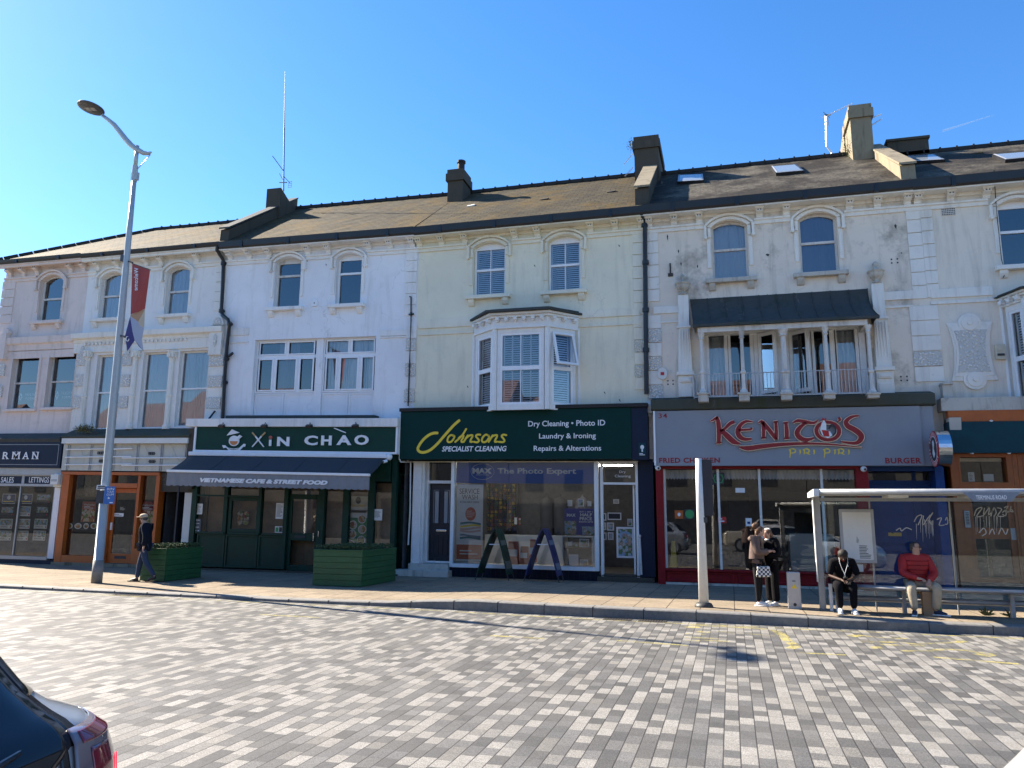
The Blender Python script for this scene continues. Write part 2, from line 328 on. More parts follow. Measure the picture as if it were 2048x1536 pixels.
def brick_mat(name, c1, c2, mort, sx_, sy_, msize=.008, dirt=.4, off=.5, swap=False, uv=False, scale=1.0, lichen=None, bmp=.4, rough=.8, warp_=0.0, gum=False):
    m, t, b = newmat(name)
    if uv: u = N(t, 'ShaderNodeUVMap'); src = u.outputs[0]; v = obj(t)
    else: src = pos(t); v = pos(t)
    mp = N(t, 'ShaderNodeMapping'); t.links.new(src, mp.inputs[0])
    if swap: mp.inputs['Rotation'].default_value = (0, 0, pi/2)
    vec = mp.outputs[0]
    if warp_:
        nz = N(t, 'ShaderNodeTexNoise'); nz.inputs['Scale'].default_value = 7; t.links.new(src, nz.inputs['Vector']); ad = N(t, 'ShaderNodeVectorMath', operation='MULTIPLY_ADD'); t.links.new(nz.outputs[1], ad.inputs[0]); ad.inputs[1].default_value = (warp_, warp_, 0); t.links.new(vec, ad.inputs[2]); vec = ad.outputs[0]
    bk = N(t, 'ShaderNodeTexBrick'); t.links.new(vec, bk.inputs['Vector']); bk.offset = off
    for k_, v_ in (('Color1', c1), ('Color2', c2), ('Mortar', mort)): bk.inputs[k_].default_value = rgb(v_)
    bk.inputs['Scale'].default_value = 1; bk.inputs['Brick Width'].default_value = sx_; bk.inputs['Row Height'].default_value = sy_; bk.inputs['Mortar Size'].default_value = msize; bk.inputs['Mortar Smooth'].default_value = .3
    n1 = noise(t, v, 1.1, 6, .7); n2 = noise(t, v, 14, 5, .7)
    col = mixc(t, .35, bk.outputs[0], ramp(t, n2, [(.3, .15), (.7, .85)]), 'OVERLAY')
    col = mixc(t, math_(t, 'MULTIPLY', ramp(t, n1, [(.45, 0.), (.7, 1.)]), dirt), col, tuple(x*.35 for x in rgb(c1)[:3]))
    if lichen:
        l = noise(t, v, .55, 6, .75); col = mixc(t, math_(t, 'MULTIPLY', math_(t, 'MULTIPLY', ramp(t, l, [(.48, 0.), (.62, 1.)]), ramp(t, n2, [(.35, .3), (.6, 1.)])), .75), col, lichen)
    if gum:
        vo = N(t, 'ShaderNodeTexVoronoi'); vo.inputs['Scale'].default_value = 2.6; t.links.new(v, vo.inputs['Vector']); col = mixc(t, math_(t, 'MULTIPLY', ramp(t, math_(t, 'ADD', vo.outputs['Distance'], math_(t, 'MULTIPLY', n2, .05)), [(.075, 1.), (.095, 0.)]), .55), col, (.07, .06, .05))
    t.links.new(col, b.inputs['Base Color']); b.inputs['Roughness'].default_value = rough; b.inputs['Specular IOR Level'].default_value = .12
    bump(t, b, math_(t, 'MULTIPLY_ADD', bk.outputs['Fac'], -1, math_(t, 'MULTIPLY', n2, .5)), bmp, .02); return m
MT['road'] = road_mat()
MT['paving'] = brick_mat('buff paving slabs', (.27, .22, .16), (.225, .185, .135), (.075, .06, .045), .9, .6, .010, .45, .5, True, scale=1, gum=True)
MT['kerb'] = pm('granite kerb', (.17, .165, .155), .75, var=.25, scale=14, bmp=.2)
MT['slate_gold'] = brick_mat('lichened slates', (.088, .072, .04), (.055, .046, .03), (.03, .026, .018), .30, .19, .014, .5, .5, uv=True, lichen=(.155, .095, .02), warp_=.035, bmp=.9)
MT['slate_brown'] = brick_mat('brown slates', (.05, .043, .033), (.031, .027, .023), (.03, .028, .025), .30, .17, .014, .45, .5, uv=True, lichen=(.19, .17, .13), warp_=.03, bmp=.9)
MT['vermic'] = None
def vermic(name, col):
    m, t, b = newmat(name); v = pos(t); vo = N(t, 'ShaderNodeTexVoronoi'); vo.inputs['Scale'].default_value = 15; t.links.new(v, vo.inputs['Vector'])
    n = noise(t, v, 3, 4); h = ramp(t, vo.outputs['Distance'], [(.25, 1.), (.55, 0.)])
    c = mixc(t, math_(t, 'MULTIPLY', math_(t, 'SUBTRACT', 1.0, h), .38), col, (.16, .15, .14)); t.links.new(c, b.inputs['Base Color']); b.inputs['Roughness'].default_value = .85
    bump(t, b, h, .8, .03); return m
MT['vermic'] = vermic('vermiculated white block', (.80, .78, .72)); MT['vermic_cream'] = vermic('vermiculated cream block', (.79, .75, .61))
def worn_yellow():
    m, t, b = newmat('worn yellow road paint'); out = t.nodes['Material Output']; tr = N(t, 'ShaderNodeBsdfTransparent'); mx = N(t, 'ShaderNodeMixShader')
    v = pos(t); f = ramp(t, math_(t, 'MULTIPLY_ADD', noise(t, v, 5, 6, .8), .7, math_(t, 'MULTIPLY', noise(t, v, 60, 3), .3)), [(.44, 0.), (.60, .75)])
    t.links.new(f, mx.inputs[0]); t.links.new(tr.outputs[0], mx.inputs[1]); t.links.new(b.outputs[0], mx.inputs[2]); t.links.new(mx.outputs[0], out.inputs[0])
    b.inputs['Base Color'].default_value = (.50, .43, .13, 1); b.inputs['Roughness'].default_value = .7; return m
MT['road_yellow'] = worn_yellow()
# ================================================================ ground
ZR = -.08
kt = [(0,1170.3),(128,1176.9),(340,1187.2),(468,1192.5),(560,1197.8),(690,1202.5),(770,1204.5),(860,1201.7),(949,1201.5),(1008,1204.8),(1180,1214),(1270,1218.5),(1375,1222.5),(1480,1228),(1600,1234.5),(1710,1240),(1830,1244.8),(1950,1250),(2048,1253.7)]
kb_ = [(0,1176.6),(128,1182.5),(340,1193),(468,1198.8),(560,1204),(690,1209.5),(770,1213),(860,1217.2),(949,1222),(1008,1225.5),(1180,1234),(1270,1238),(1375,1243),(1480,1248),(1600,1253.5),(1710,1258.5),(1830,1263.5),(1950,1268.6),(2048,1272.8)]
KB = [onZ(px, py, ZR) for px, py in kb_]
KB = [Vector((-90, KB[0].y+.025*90*.8, ZR)), Vector((-40, KB[0].y+.6, ZR))]+KB+[Vector((14, KB[-1].y-.25, ZR)), Vector((90, KB[-1].y-1.6, ZR))]
def kerb_xy(x):
    for a, b in zip(KB, KB[1:]):
        if x <= b.x: return a.y+(b.y-a.y)*(x-a.x)/(b.x-a.x)
    return KB[-1].y
KT = []
for i, p in enumerate(KB):
    j = i-2
    if 0 <= j < len(kt):
        q = onY(*kt[j], p.y+.012); KT.append(q.z)
    else: KT.append(0 if i < 2 else .09)
def kerb_z(x):
    for (a, za), (b, zb) in zip(zip(KB, KT), zip(KB[1:], KT[1:])):
        if x <= b.x: return za+(zb-za)*(x-a.x)/(b.x-a.x)
    return KT[-1]
def pz(x, y):                                  # height of the pavement
    k = kerb_xy(x)+.3; t = min(1, max(0, (y-k)/(19.6-k))); return kerb_z(x)*(1-t)
def onP(px, py, n=6):                          # photo point on the pavement
    z = 0
    for _ in range(n): p = onZ(px, py, z); z = pz(p.x, p.y)
    return onZ(px, py, z)
mb = MB(); xs = [-1500, -90, 90, 1500]; ys = [-1500, 30, 1500]
mb.quad((-1500,-1500,ZR), (1500,-1500,ZR), (1500,1500,ZR), (-1500,1500,ZR)); struct(mb.build('road', MT['road']))
mb = MB(); kk = MB(); fx = []
xx = sorted(set([p.x for p in KB]+[i*.75 for i in range(-60, 40)]))
for a, b in zip(xx, xx[1:]):
    for x0, x1 in ((a, b),):
        ya, yb = kerb_xy(x0), kerb_xy(x1)
        rows0 = [ya+.30, (ya+.3)*.5+19.6*.5, 19.6, 27]; rows1 = [yb+.30, (yb+.3)*.5+19.6*.5, 19.6, 27]
        for i in range(3):
            mb.quad((x0, rows0[i], pz(x0, rows0[i])), (x1, rows1[i], pz(x1, rows1[i])), (x1, rows1[i+1], pz(x1, rows1[i+1])), (x0, rows0[i+1], pz(x0, rows0[i+1])))
        za, zb = kerb_z(x0), kerb_z(x1); r = .014
        kk.quad((x0, ya, ZR-.02), (x1, yb, ZR-.02), (x1, yb, zb-r), (x0, ya, za-r)); kk.quad((x0, ya, za-r), (x1, yb, zb-r), (x1, yb+r*1.3, zb+.004), (x0, ya+r*1.3, za+.004))
        kk.quad((x0, ya+r*1.3, za+.004), (x1, yb+r*1.3, zb+.004), (x1, yb+.31, zb+.005), (x0, ya+.31, za+.005))
struct(mb.build('pavement', MT['paving']))
kx = -40
while kx < 14:                                 # joints between kerb stones
    y = kerb_xy(kx); kk.box(kx-.006, kx+.006, y-.003, y+.31, ZR-.02, kerb_z(kx)+.006, 1); kx += .915
struct(kk.build('kerb', [MT['kerb'], MT['black_rough']]))
# worn yellow lines and lettering on the blocks
ym = MB()
def yl(pts, w):
    q = [onZ(x, y, ZR+.004) for x, y in pts]; L = []; R = []
    for i, p in enumerate(q):
        d = (q[min(i+1, len(q)-1)]-q[max(i-1, 0)]).normalized(); n = Vector((-d.y, d.x, 0)); L.append(p+n*w/2); R.append(p-n*w/2)
    for i in range(len(q)-1): ym.quad(R[i], R[i+1], L[i+1], L[i])
yl([(0,1180),(128,1186),(340,1196.5),(690,1213),(860,1220.5),(1008,1229),(1180,1238),(1375,1247.5),(1480,1252.5),(1600,1258),(1830,1268),(2048,1277.5)], .08)
for s_ in ([(1232,1280.5),(1375,1291)], [(980,1271),(1090,1277)], [(520,1229),(640,1235)], [(1600,1305),(1692,1310)], [(1866,1314),(2040,1328)]): yl(s_, .10)
for s_, w in (([(1370,1254),(1400,1254.5)], .16), ([(1380,1249),(1384,1250),(1500,1256),(1545,1259)], .10), ([(1370,1267),(1410,1269)], .11), ([(1395,1262),(1420,1265)], .17), ([(1370,1274),(1405,1276),(1440,1277.5)], .10), ([(1370,1280),(1400,1281.5)], .09),
              ([(1545,1259),(1562,1268),(1574,1280),(1592,1293)], .15), ([(1592,1293),(1578,1297)], .15), ([(1400,1280),(1460,1283)], .07), ([(1430,1262),(1500,1268),(1550,1272)], .06),
              ([(1698,1270),(1720,1273)], .22), ([(1722,1283),(1745,1284)], .22), ([(1742,1295),(1765,1296)], .22), ([(1715,1270),(1760,1275),(1815,1277)], .09), ([(1740,1283),(1790,1284),(1830,1288),(1925,1284)], .12), ([(1760,1289),(1850,1292)], .09),
              ([(1805,1302),(1850,1302),(1890,1298),(1935,1301),(1965,1306)], .12), ([(1965,1306),(1975,1309),(1960,1311)], .22), ([(1925,1284),(1920,1281)], .16), ([(1860,1277),(1925,1281)], .09)): yl(s_, w)
struct(ym.build('yellow_road_marking', MT['road_yellow']))
MT['iron'] = pm('cast iron', (.05, .045, .04), .6, .3, var=.3)
for i, (x0, y0, x1, y1, lb) in enumerate(((1209,1236.5,1262,1241,'slotted iron gully grate left of the other, by the kerb'), (1278,1240,1332,1245,'slotted iron gully grate right of the other, in front of the grey post'), (225,1189.5,310,1192.5,'slotted iron gully grate by the kerb in front of the lamp post'))):
    a = onZ(x0, y0, ZR); b = onZ(x1, y1, ZR); cx, cy = (a.x+b.x)/2, (a.y+b.y)/2+.03; w, h = abs(b.x-a.x)/2, .17; g = MB()
    t = thing('gully_grate', lb, 'drain grate', (cx, cy, ZR), 'gully grates along the kerb')
    g.box(cx-w, cx+w, cy-h, cy-h+.04, ZR, ZR+.008); g.box(cx-w, cx+w, cy+h-.04, cy+h, ZR, ZR+.008); g.box(cx-w, cx-w+.03, cy-h+.04, cy+h-.04, ZR, ZR+.008); g.box(cx+w-.03, cx+w, cy-h+.04, cy+h-.04, ZR, ZR+.008)
    g.build('frame', MT['iron'], t); g = MB()
    n = 9
    for k in range(n): x = cx-w+.03+(2*w-.06)*(k+.5)/n; g.box(x-.014, x+.014, cy-h+.04, cy+h-.04, ZR+.001, ZR+.007)
    g.build('bars', MT['iron'], t); g = MB(); g.quad((cx-w+.03, cy-h+.04, ZR+.0006), (cx+w-.03, cy-h+.04, ZR+.0006), (cx+w-.03, cy+h-.04, ZR+.0006), (cx-w+.03, cy+h-.04, ZR+.0006)); g.build('pit_shade', MT['black_rough'], t)  # flat black sheet paints the shade below the bars
# ================================================================ terrace
def AX(px, py, dep=0): return A(px, py, dep)[0]
def AZ(px, py, dep=0): return A(px, py, dep)[1]
def prof_x(mb, x0, x1, prof, m=0):             # profile of (depth, z) run along x
    n = len(prof); ar = sum(prof[i][0]*prof[(i+1) % n][1]-prof[(i+1) % n][0]*prof[i][1] for i in range(n))
    if ar < 0: prof = prof[::-1]
    vs = [(x0, D-d, z) for d, z in prof]+[(x1, D-d, z) for d, z in prof]
    mb.add(vs, [tuple(range(n-1, -1, -1)), tuple(range(n, 2*n))]+[(i, (i+1) % n, (i+1) % n+n, i+n) for i in range(n)], m)
class Bld:
    def __init__(s, label, xl, xr, wall, trim):
        s.xl, s.xr, s.wall, s.trim = xl, xr, wall, trim; s.ops = []; s.W = MB(); s.T = MB()
        s.t = thing('terrace_building', label, 'building', ((xl+xr)/2, D, 0), 'terrace of shops along the far pavement'); s.gaps = []
    def opening(s, x0, x1, z0, z1): s.ops.append((x0, x1, z0, z1))
    def finish(s, z0, z1, thick=.32):
        xs = sorted(set([s.xl, s.xr]+[v for o in s.ops for v in o[:2] if s.xl < v < s.xr])); zs = sorted(set([z0, z1]+[v for o in s.ops for v in o[2:] if z0 < v < z1]))
        for a, b in zip(xs, xs[1:]):
            for c, d in zip(zs, zs[1:]):
                mx, mz = (a+b)/2, (c+d)/2
                if any(o[0] < mx < o[1] and o[2] < mz < o[3] for o in s.ops): continue
                s.W.quad((a, D, c), (b, D, c), (b, D, d), (a, D, d))
        for x0, x1, c, d in s.ops:
            y = D+thick
            s.W.quad((x0, D, c), (x0, D, d), (x0, y, d), (x0, y, c)); s.W.quad((x1, D, d), (x1, D, c), (x1, y, c), (x1, y, d))
            s.W.quad((x0, D, d), (x1, D, d), (x1, y, d), (x0, y, d)); s.W.quad((x1, D, c), (x0, D, c), (x0, y, c), (x1, y, c))
        s.W.build('wall', MT[s.wall], s.t, True)
        b = MB(); yb = D+8.0
        b.quad((s.xr, yb, 0), (s.xl, yb, 0), (s.xl, yb, z1), (s.xr, yb, z1)); b.quad((s.xl, D, 0), (s.xl, yb, 0), (s.xl, yb, z1), (s.xl, D, z1)); b.quad((s.xr, yb, 0), (s.xr, D, 0), (s.xr, D, z1), (s.xr, yb, z1))
        b.quad((s.xl, D+.34, 4.4), (s.xr, D+.34, 4.4), (s.xr, yb, 4.4), (s.xl, yb, 4.4))
        b.build('rear_wall', MT[s.wall], s.t, True)
        if s.T.v: s.T.build('stone_trim', MT[s.trim], s.t, True)
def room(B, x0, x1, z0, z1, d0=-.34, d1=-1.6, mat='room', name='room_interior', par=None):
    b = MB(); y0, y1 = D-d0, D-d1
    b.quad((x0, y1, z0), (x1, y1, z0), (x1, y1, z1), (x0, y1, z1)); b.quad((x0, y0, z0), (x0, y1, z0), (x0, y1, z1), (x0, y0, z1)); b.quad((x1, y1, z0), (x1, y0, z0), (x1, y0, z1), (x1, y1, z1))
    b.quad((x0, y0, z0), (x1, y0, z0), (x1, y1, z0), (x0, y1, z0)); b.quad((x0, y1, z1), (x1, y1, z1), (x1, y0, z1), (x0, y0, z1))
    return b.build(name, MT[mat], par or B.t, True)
def pane(par, x0, x1, z0, z1, dep, mat='glass_up'):
    m = MB(); m.quad((x0, D-dep, z0), (x1, D-dep, z0), (x1, D-dep, z1), (x0, D-dep, z1)); return m.build('pane', MT[mat], par, True)
def drape(par, x0, x1, z0, z1, dep, mat, name='curtain'):
    m = MB(); n = max(4, int((x1-x0)/.03)); 
    for i in range(n):
        a, b = x0+(x1-x0)*i/n, x0+(x1-x0)*(i+1)/n; ya, yb = (D-dep+.018*sin(a*38+2*sin(a*7)), D-dep+.018*sin(b*38+2*sin(b*7)))
        m.quad((a, ya, z0), (b, yb, z0), (b, yb, z1), (a, ya, z1))
    return m.build(name, MT[mat], par, True)
def slats(par, x0, x1, z0, z1, dep, mat='white', name='shutter', pitch=.062):
    m = MB(); w = .035; k = max(1, round((x1-x0)/.42)); seg = (x1-x0)/k
    for i in range(k):
        a, b = x0+i*seg, x0+(i+1)*seg; m.frame(a+.003, b-.003, z0, z1, w, dep, dep+.02, 0)
        z = z0+w+.01
        while z < z1-w-.03: m.add([(a+w, D-dep-.022, z), (b-w, D-dep-.022, z), (b-w, D-dep+.012, z+.046), (a+w, D-dep+.012, z+.046)], [(0, 1, 2, 3)]); z += pitch
    return m.build(name, MT[mat], par, True)
HOODW = .20
def arch_window(B, pxl, pxr, yc, ys, yb, fr='upvc', rail=None, bars=0, back=None, hood=True, frame_arch=True, ft=.06, sill=True, rail_y=None, glassm='glass_up', lowfill=None, trim=None):
    ym = (ys+yb)/2; x0, x1 = AX(pxl, ym), AX(pxr, ym); pc = (pxl+pxr)/2; zc, zs, zb = AZ(pc, yc), AZ(pc, ys), AZ(pc, yb); trim = trim or B.trim
    B.opening(x0, x1, zb, zc); a = arc(x0, x1, zs, zc)
    for (p, q) in zip(a, a[1:]): B.W.fp([p, q, (q[0], zc), (p[0], zc)], 0, -.32)
    h = MB(); o = HOODW
    if hood:
        ao = arc(x0-o, x1+o, zs+.03, zc+o*1.0); ai = arc(x0-o+.075, x1+o-.075, zs+.03, zc+o-.075); h.strip(ao, ai, 0, .11)
        am = arc(x0-o+.085, x1+o-.085, zs+.02, zc+o-.09); an = arc(x0-.015, x1+.015, zs-.02, zc+.02); h.strip(am, an, 0, .05)
        for xx in (x0-o, x1+o-.075):
            h.fb(xx, xx+.075, zs-.28, zs+.03, 0, .10); c = (xx+.0375, zs-.31)
            h.fp([(c[0]+.055*cos(i*pi/5), c[1]+.055*sin(i*pi/5)) for i in range(10)], 0, .12)
        for xx in (x0-.10, x1+.015): h.fb(xx, xx+.085, zs-.30, zs-.02, 0, .04)
        for xx in (x0-.13, x1+.03): h.fb(xx, xx+.10, zb+.35, zs-.36, 0, .035)
        h.build('hood_mould', MT[trim], B.t, True, bevel=.008); B.gaps.append((x0-o, x1+o))
    if sill:
        s = MB(); s.fb(x0-.20, x1+.20, zb-.115, zb-.002, -.12, .17)
        for xx in (x0-.12, x1-.06): prof_x(s, xx, xx+.18, [(0, zb-.115), (.13, zb-.115), (.12, zb-.2), (.06, zb-.30), (0, zb-.33)])
        s.build('sill', MT['trim_dirty' if B.wall == 'wall_grey' else trim], B.t, True, bevel=.008)
    w = MB(); dp = -.15; top = zc if frame_arch else zs+.02
    w.fb(x0, x0+ft, zb, zs if frame_arch else top-ft, dp-.05, dp); w.fb(x1-ft, x1, zb, zs if frame_arch else top-ft, dp-.05, dp); w.fb(x0+ft, x1-ft, zb, zb+ft*1.3, dp-.05, dp)
    if frame_arch:
        w.strip(arc(x0, x1, zs, zc), arc(x0+ft, x1-ft, zs, zc-ft), dp-.05, dp)
    else:
        w.fb(x0, x1, top-ft, top, dp-.05, dp)
        for p, q in zip(a, a[1:]): w.fp([p, q, (q[0], top+.001), (p[0], top+.001)], dp-.06, dp-.01) if q[1] > top and p[1] > top else None
    zr = AZ(pc, rail_y, dp) if rail_y else (zb+zs)/2
    w.fb(x0+ft, x1-ft, zr-.035, zr+.035, dp-.045, dp+.012)
    for k in range(bars): xx = x0+ft+(x1-x0-2*ft)*(k+1)/(bars+1); w.fb(xx-.012, xx+.012, zb+ft, top-ft, dp-.03, dp-.008)
    wo = w.build('window', MT[fr], B.t, True)
    pane(wo, x0+ft*.5, x1-ft*.5, zb+.02, zc-.01, dp-.03, glassm)
    if back:
        f = {'net': drape, 'curtain_dark': drape, 'curtain_white': drape, 'purple': drape}.get(back)
        if f: f(wo, x0+.01, x1-.01, zb, zc, -.235, back)
        elif back == 'shutter': slats(wo, x0+ft, x1-ft, zb+ft, zr-.03, -.25); slats(wo, x0+ft, x1-ft, zr+.03, top-ft, -.25)
        elif back == 'half': m = MB(); m.fb(x0+.02, x1-.02, zb+.02, zr, -.215, -.2); m.build('blind', MT['net'], wo, True); drape(wo, x0+.01, x1-.01, zr, zc, -.29, 'net')
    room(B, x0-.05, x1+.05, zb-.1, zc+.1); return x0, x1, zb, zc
def corbel_mesh(h, col):
    m = MB(); w = .085
    prof_x(m, -w, w, [(0, 0), (.07, 0), (.10, .06), (.09, h*.30), (.13, h*.42), (.24, h*.52), (.27, h*.62), (.25, h*.70), (.26, h-.06), (0, h-.06)]); m.fb(-w-.03, w+.03, h-.06, h, 0, .31)
    for s_ in (-1, 1): m.fb(s_*.036-.016, s_*.036+.016, h*.68, h*.80, .22, .263, 1)  # eye holes: dark blocks set proud, their shade put into the colour
    r = [(cos(i*pi/6)*.052, h*.30+sin(i*pi/6)*.075) for i in range(7)]; r2 = [(cos(i*pi/6)*.036, h*.30+sin(i*pi/6)*.055) for i in range(7)]
    m.v = [(x, y-D, z) for x, y, z in m.v]; me = m.build('corbel', [MT[col], MT['hole_shade_flake']]); d = me.data; bpy.data.objects.remove(me); return d
MT['hole_shade_flake'] = pm('hole shade and flaked spots', (.05, .05, .05), .9)  # dark tone painting the shade inside holes, also used for real flaked spots
_cm = {}
def corbels(B, pxs, ystr, h, col=None):
    col = col or B.trim
    if col not in _cm: _cm[col] = corbel_mesh(.40, col)
    for px in pxs:
        y = ystr(px); x, z = A(px, y-10, .2); z = B.zs
        o = bpy.data.objects.new('corbel', _cm[col]); COL.objects.link(o); o.location = (x, D, wz(x, z)); o.scale = (1, 1, h/.40); attach(o, B.t)
STR = [(0,557.4),(17,556),(400,524.4),(500,518),(780,498.1),(908,488.4),(1230,460.6),(1358,450),(1760,414.4),(1982,396.2),(2100,387)]
def ystr(px):
    for (a, u), (b, v) in zip(STR, STR[1:]):
        if px <= b: return u+(v-u)*(px-a)/(b-a)
    return 387
def eaves(B, top, bot, col='black', board=None):   # gutter and fascia from photo points ((px,py),(px,py))
    zt = sum(AZ(*p, .46) for p in top)/len(top); zb = sum(AZ(*p, .46) for p in bot)/len(bot); B.ze = zt
    g = MB(); prof_x(g, B.xl, B.xr, [(.33, zb), (.43, zb), (.47, zb+.05), (.485, zt-.03), (.49, zt), (.33, zt)])
    n = int((B.xr-B.xl)/1.6)
    for i in range(n): x = B.xl+(i+.5)*(B.xr-B.xl)/n; g.fb(x-.05, x+.05, zb-.004, zt-.01, .33, .497)
    g.build('gutter', MT[col], B.t, True)
    s = MB(); s.fb(B.xl, B.xr, zb-.04, zb-.003, 0, .40)
    if board: s.fb(B.xl, B.xr, zb-board, zb-.04, .26, .36)
    s.fb(B.xl, B.xr, zb-.13, zb-.041, 0, .06); s.build('soffit', MT[B.trim], B.t, True); B.zsof = zb-.04
def string(B):
    xs = sorted(B.gaps); c = B.xl
    for a, b in xs+[(B.xr, B.xr)]:
        if a > c: s = MB(); s.fb(c, a, B.zs-.055, B.zs, 0, .085); s.fb(c, a, B.zs-.16, B.zs-.055, 0, .045); s.build('string_course', MT[B.trim], B.t, True)
        c = max(c, b)
def quoins(B, px, w, y0, y1, hgt=.33, verm=None, d=.03, name='quoins', col=None):
    q = MB(); x, zt = A(px, y0); zb = AZ(px, y1); z = zt; i = 0; x0, x1 = (x-w, x) if w > 0 else (x, x-w)
    while z-hgt > zb: 
        v = 1 if verm and z < verm and i % 2 else 0; q.fb(x0, x1, z-hgt+.02, z, 0, d+(0 if not v else .01), v); z -= hgt; i += 1
    return q.build(name, [MT[col or B.trim], MT['vermic_cream' if B.wall == 'wall_cream' else 'vermic']], B.t, True, bevel=.006)
def roof(B, ze, zr, mat, dr=3.7, xl=None, xr=None, hipl=0, ridge=True, over=.44, backd=8.0):
    m = MB(); xl = B.xl if xl is None else xl; xr = B.xr if xr is None else xr; L = sqrt((dr+over)**2+(zr-ze)**2); nx, ny = max(6, int((xr-xl)/.4)), 12; rnd = random.Random(int(xl*10))
    def pt(i, j):
        t = j/ny; x = xl+hipl*t+(xr-xl-hipl*t)*i/nx; jz = rnd.uniform(-.012, .012) if 0 < i < nx and 0 < j < ny else 0
        return (x, D-over+(dr+over)*t, ze+(zr-ze)*t+jz)
    G = [[pt(i, j) for j in range(ny+1)] for i in range(nx+1)]
    for i in range(nx):
        for j in range(ny): m.quad(G[i][j], G[i+1][j], G[i+1][j+1], G[i][j+1])
    m.quad((xr, D+dr, zr), (xl+hipl, D+dr, zr), (xl, D+backd, ze), (xr, D+backd, ze))
    if hipl: m.add([(xl, D-over, ze), (xl+hipl, D+dr, zr), (xl, D+backd, ze)], [(0, 1, 2)])
    o = m.build('roof', MT[mat], B.t, True, uv=lambda p: (p[0], (p[1]-D+over)/(dr+over)*L))
    r = MB(); x = xl+hipl
    while x < xr-.1:
        x2 = min(xr, x+.46); r.fb(x, x2-.012, zr-.05, zr+.07, -dr-.10, -dr+.10); r.fb(x2-.05, x2-.002, zr-.02, zr+.10, -dr-.12, -dr+.12); x = x2
    if hipl:
        for k in range(12):
            a, b = k/12, (k+.94)/12; r.bar((xl+hipl*a, D-over+(dr+over)*a, ze+(zr-ze)*a+.03), (xl+hipl*b, D-over+(dr+over)*b, ze+(zr-ze)*b+.03), .2, .1)
    r.build('ridge_tiles', MT['black_rough'], o, True); return o
def parapet(B, px, zt_, ze, zr, w, h, dr, mat='stone_dark', cop='stone_tan', lo=.3, hi=None):
    x = px; m = MB(); hi = dr if hi is None else hi; over = .30; f = lambda d: ze+(zr-ze)*(d+.44)/(dr+.44)
    vs = []; 
    for xx in (x-w/2, x+w/2): vs += [(xx, D-over, f(-over)-.15), (xx, D+hi, f(hi)-.15), (xx, D+hi, f(hi)+h), (xx, D-over+.05, f(-over)+h)]
    m.add(vs, [(0, 1, 2, 3), (7, 6, 5, 4), (3, 2, 6, 7), (0, 3, 7, 4), (1, 5, 6, 2)])
    o = m.build('party_wall_parapet', MT[mat], B.t, True); c = MB(); vs = []
    for xx in (x-w/2-.03, x+w/2+.03): vs += [(xx, D-over-.03, f(-over)+h), (xx, D+hi, f(hi)+h), (xx, D+hi, f(hi)+h+.06), (xx, D-over-.03, f(-over)+h+.06)]
    c.add(vs, [(0, 1, 2, 3), (7, 6, 5, 4), (3, 2, 6, 7), (0, 3, 7, 4), (1, 5, 6, 2), (0, 4, 5, 1)]); c.build('coping', MT[cop], o, True); return o
def zroof(ze, zr, d, dr=3.7): return ze+(zr-ze)*(d+.44)/(dr+.44)
def ridge_z(pts, dr=3.7): return sum(uz(onY(*p, D+dr).x, onY(*p, D+dr).z) for p in pts)/len(pts)
# ---------------------------------------------------------------- the six fronts
xs_seam = AX(172, 600); x_23 = AX(444, 640); x_34 = AX(836, 560); x_45 = AX(1290, 620); x_56 = AX(1838, 600); x_l = AX(6, 600); x_r = 16.0
B1 = Bld('pinkish end terrace building with paired sash windows over the estate agent', x_l, xs_seam, 'wall_pink', 'wall_pink')
B2 = Bld('white terrace building with three tall columned windows above the orange shopfront', xs_seam, x_23, 'wall_white', 'trim')
B3 = Bld('bluish white terrace building with one wide casement window above the Vietnamese cafe', x_23, x_34, 'wall_blue', 'wall_white')
B4 = Bld('cream terrace building with a white canted bay window above the dry cleaner', x_34, x_45, 'wall_cream', 'trim_cream')
B5 = Bld('weathered grey terrace building with a canopied balcony above the piri piri takeaway', x_45, x_56, 'wall_grey', 'trim')
B6 = Bld('pale terrace building with a scrolled plaster shield above the orange and teal shopfront', x_56, x_r, 'wall_right', 'trim')
for B, p in ((B1, 80), (B2, 300), (B3, 640), (B4, 1060), (B5, 1560), (B6, 1930)): B.zs = AZ(p, ystr(p), .07)
eaves(B1, [(10,518),(128,511)], [(10,526),(128,518)], board=.12); eaves(B2, [(200,505),(400,486)], [(200,512),(400,494)], board=.12)
eaves(B3, [(460,482),(780,457)], [(460,495.5),(780,471)]); eaves(B4, [(908,447),(1230,416)], [(908,462),(1230,432)])
eaves(B5, [(1358,403.5),(1760,365)], [(1358,420.5),(1760,383)]); eaves(B6, [(1888,354),(2048,338)], [(1888,373),(2048,358)])
arch_window(B1, 78, 123, 551, 562, 642, 'old_wood', rail_y=599, back=None)
arch_window(B2, 199, 247, 545, 556, 637, 'old_wood', rail_y=593, back='net'); arch_window(B2, 331, 377, 533, 543, 629, 'old_wood', rail_y=584, back='net')
arch_window(B3, 549, 600, 515, 523, 615, 'old_wood', rail_y=553, bars=0, frame_arch=False); arch_window(B3, 672, 722, 507.5, 516, 609, 'upvc', rail_y=548, frame_arch=False)
arch_window(B4, 947, 1010, 484, 494, 591, 'upvc', rail_y=540.5, bars=1, back='shutter', frame_arch=False); arch_window(B4, 1096, 1161, 471, 481, 582, 'upvc', rail_y=530.5, bars=1, back='shutter', frame_arch=False)
arch_window(B5, 1424, 1496, 441, 452, 558, 'old_wood', rail_y=500, back='half'); arch_window(B5, 1599, 1676, 425, 437, 546, 'old_wood', rail_y=486, back='purple')
arch_window(B6, 2000, 2084, 398, 409, 531, 'upvc', rail_y=463, frame_arch=False)
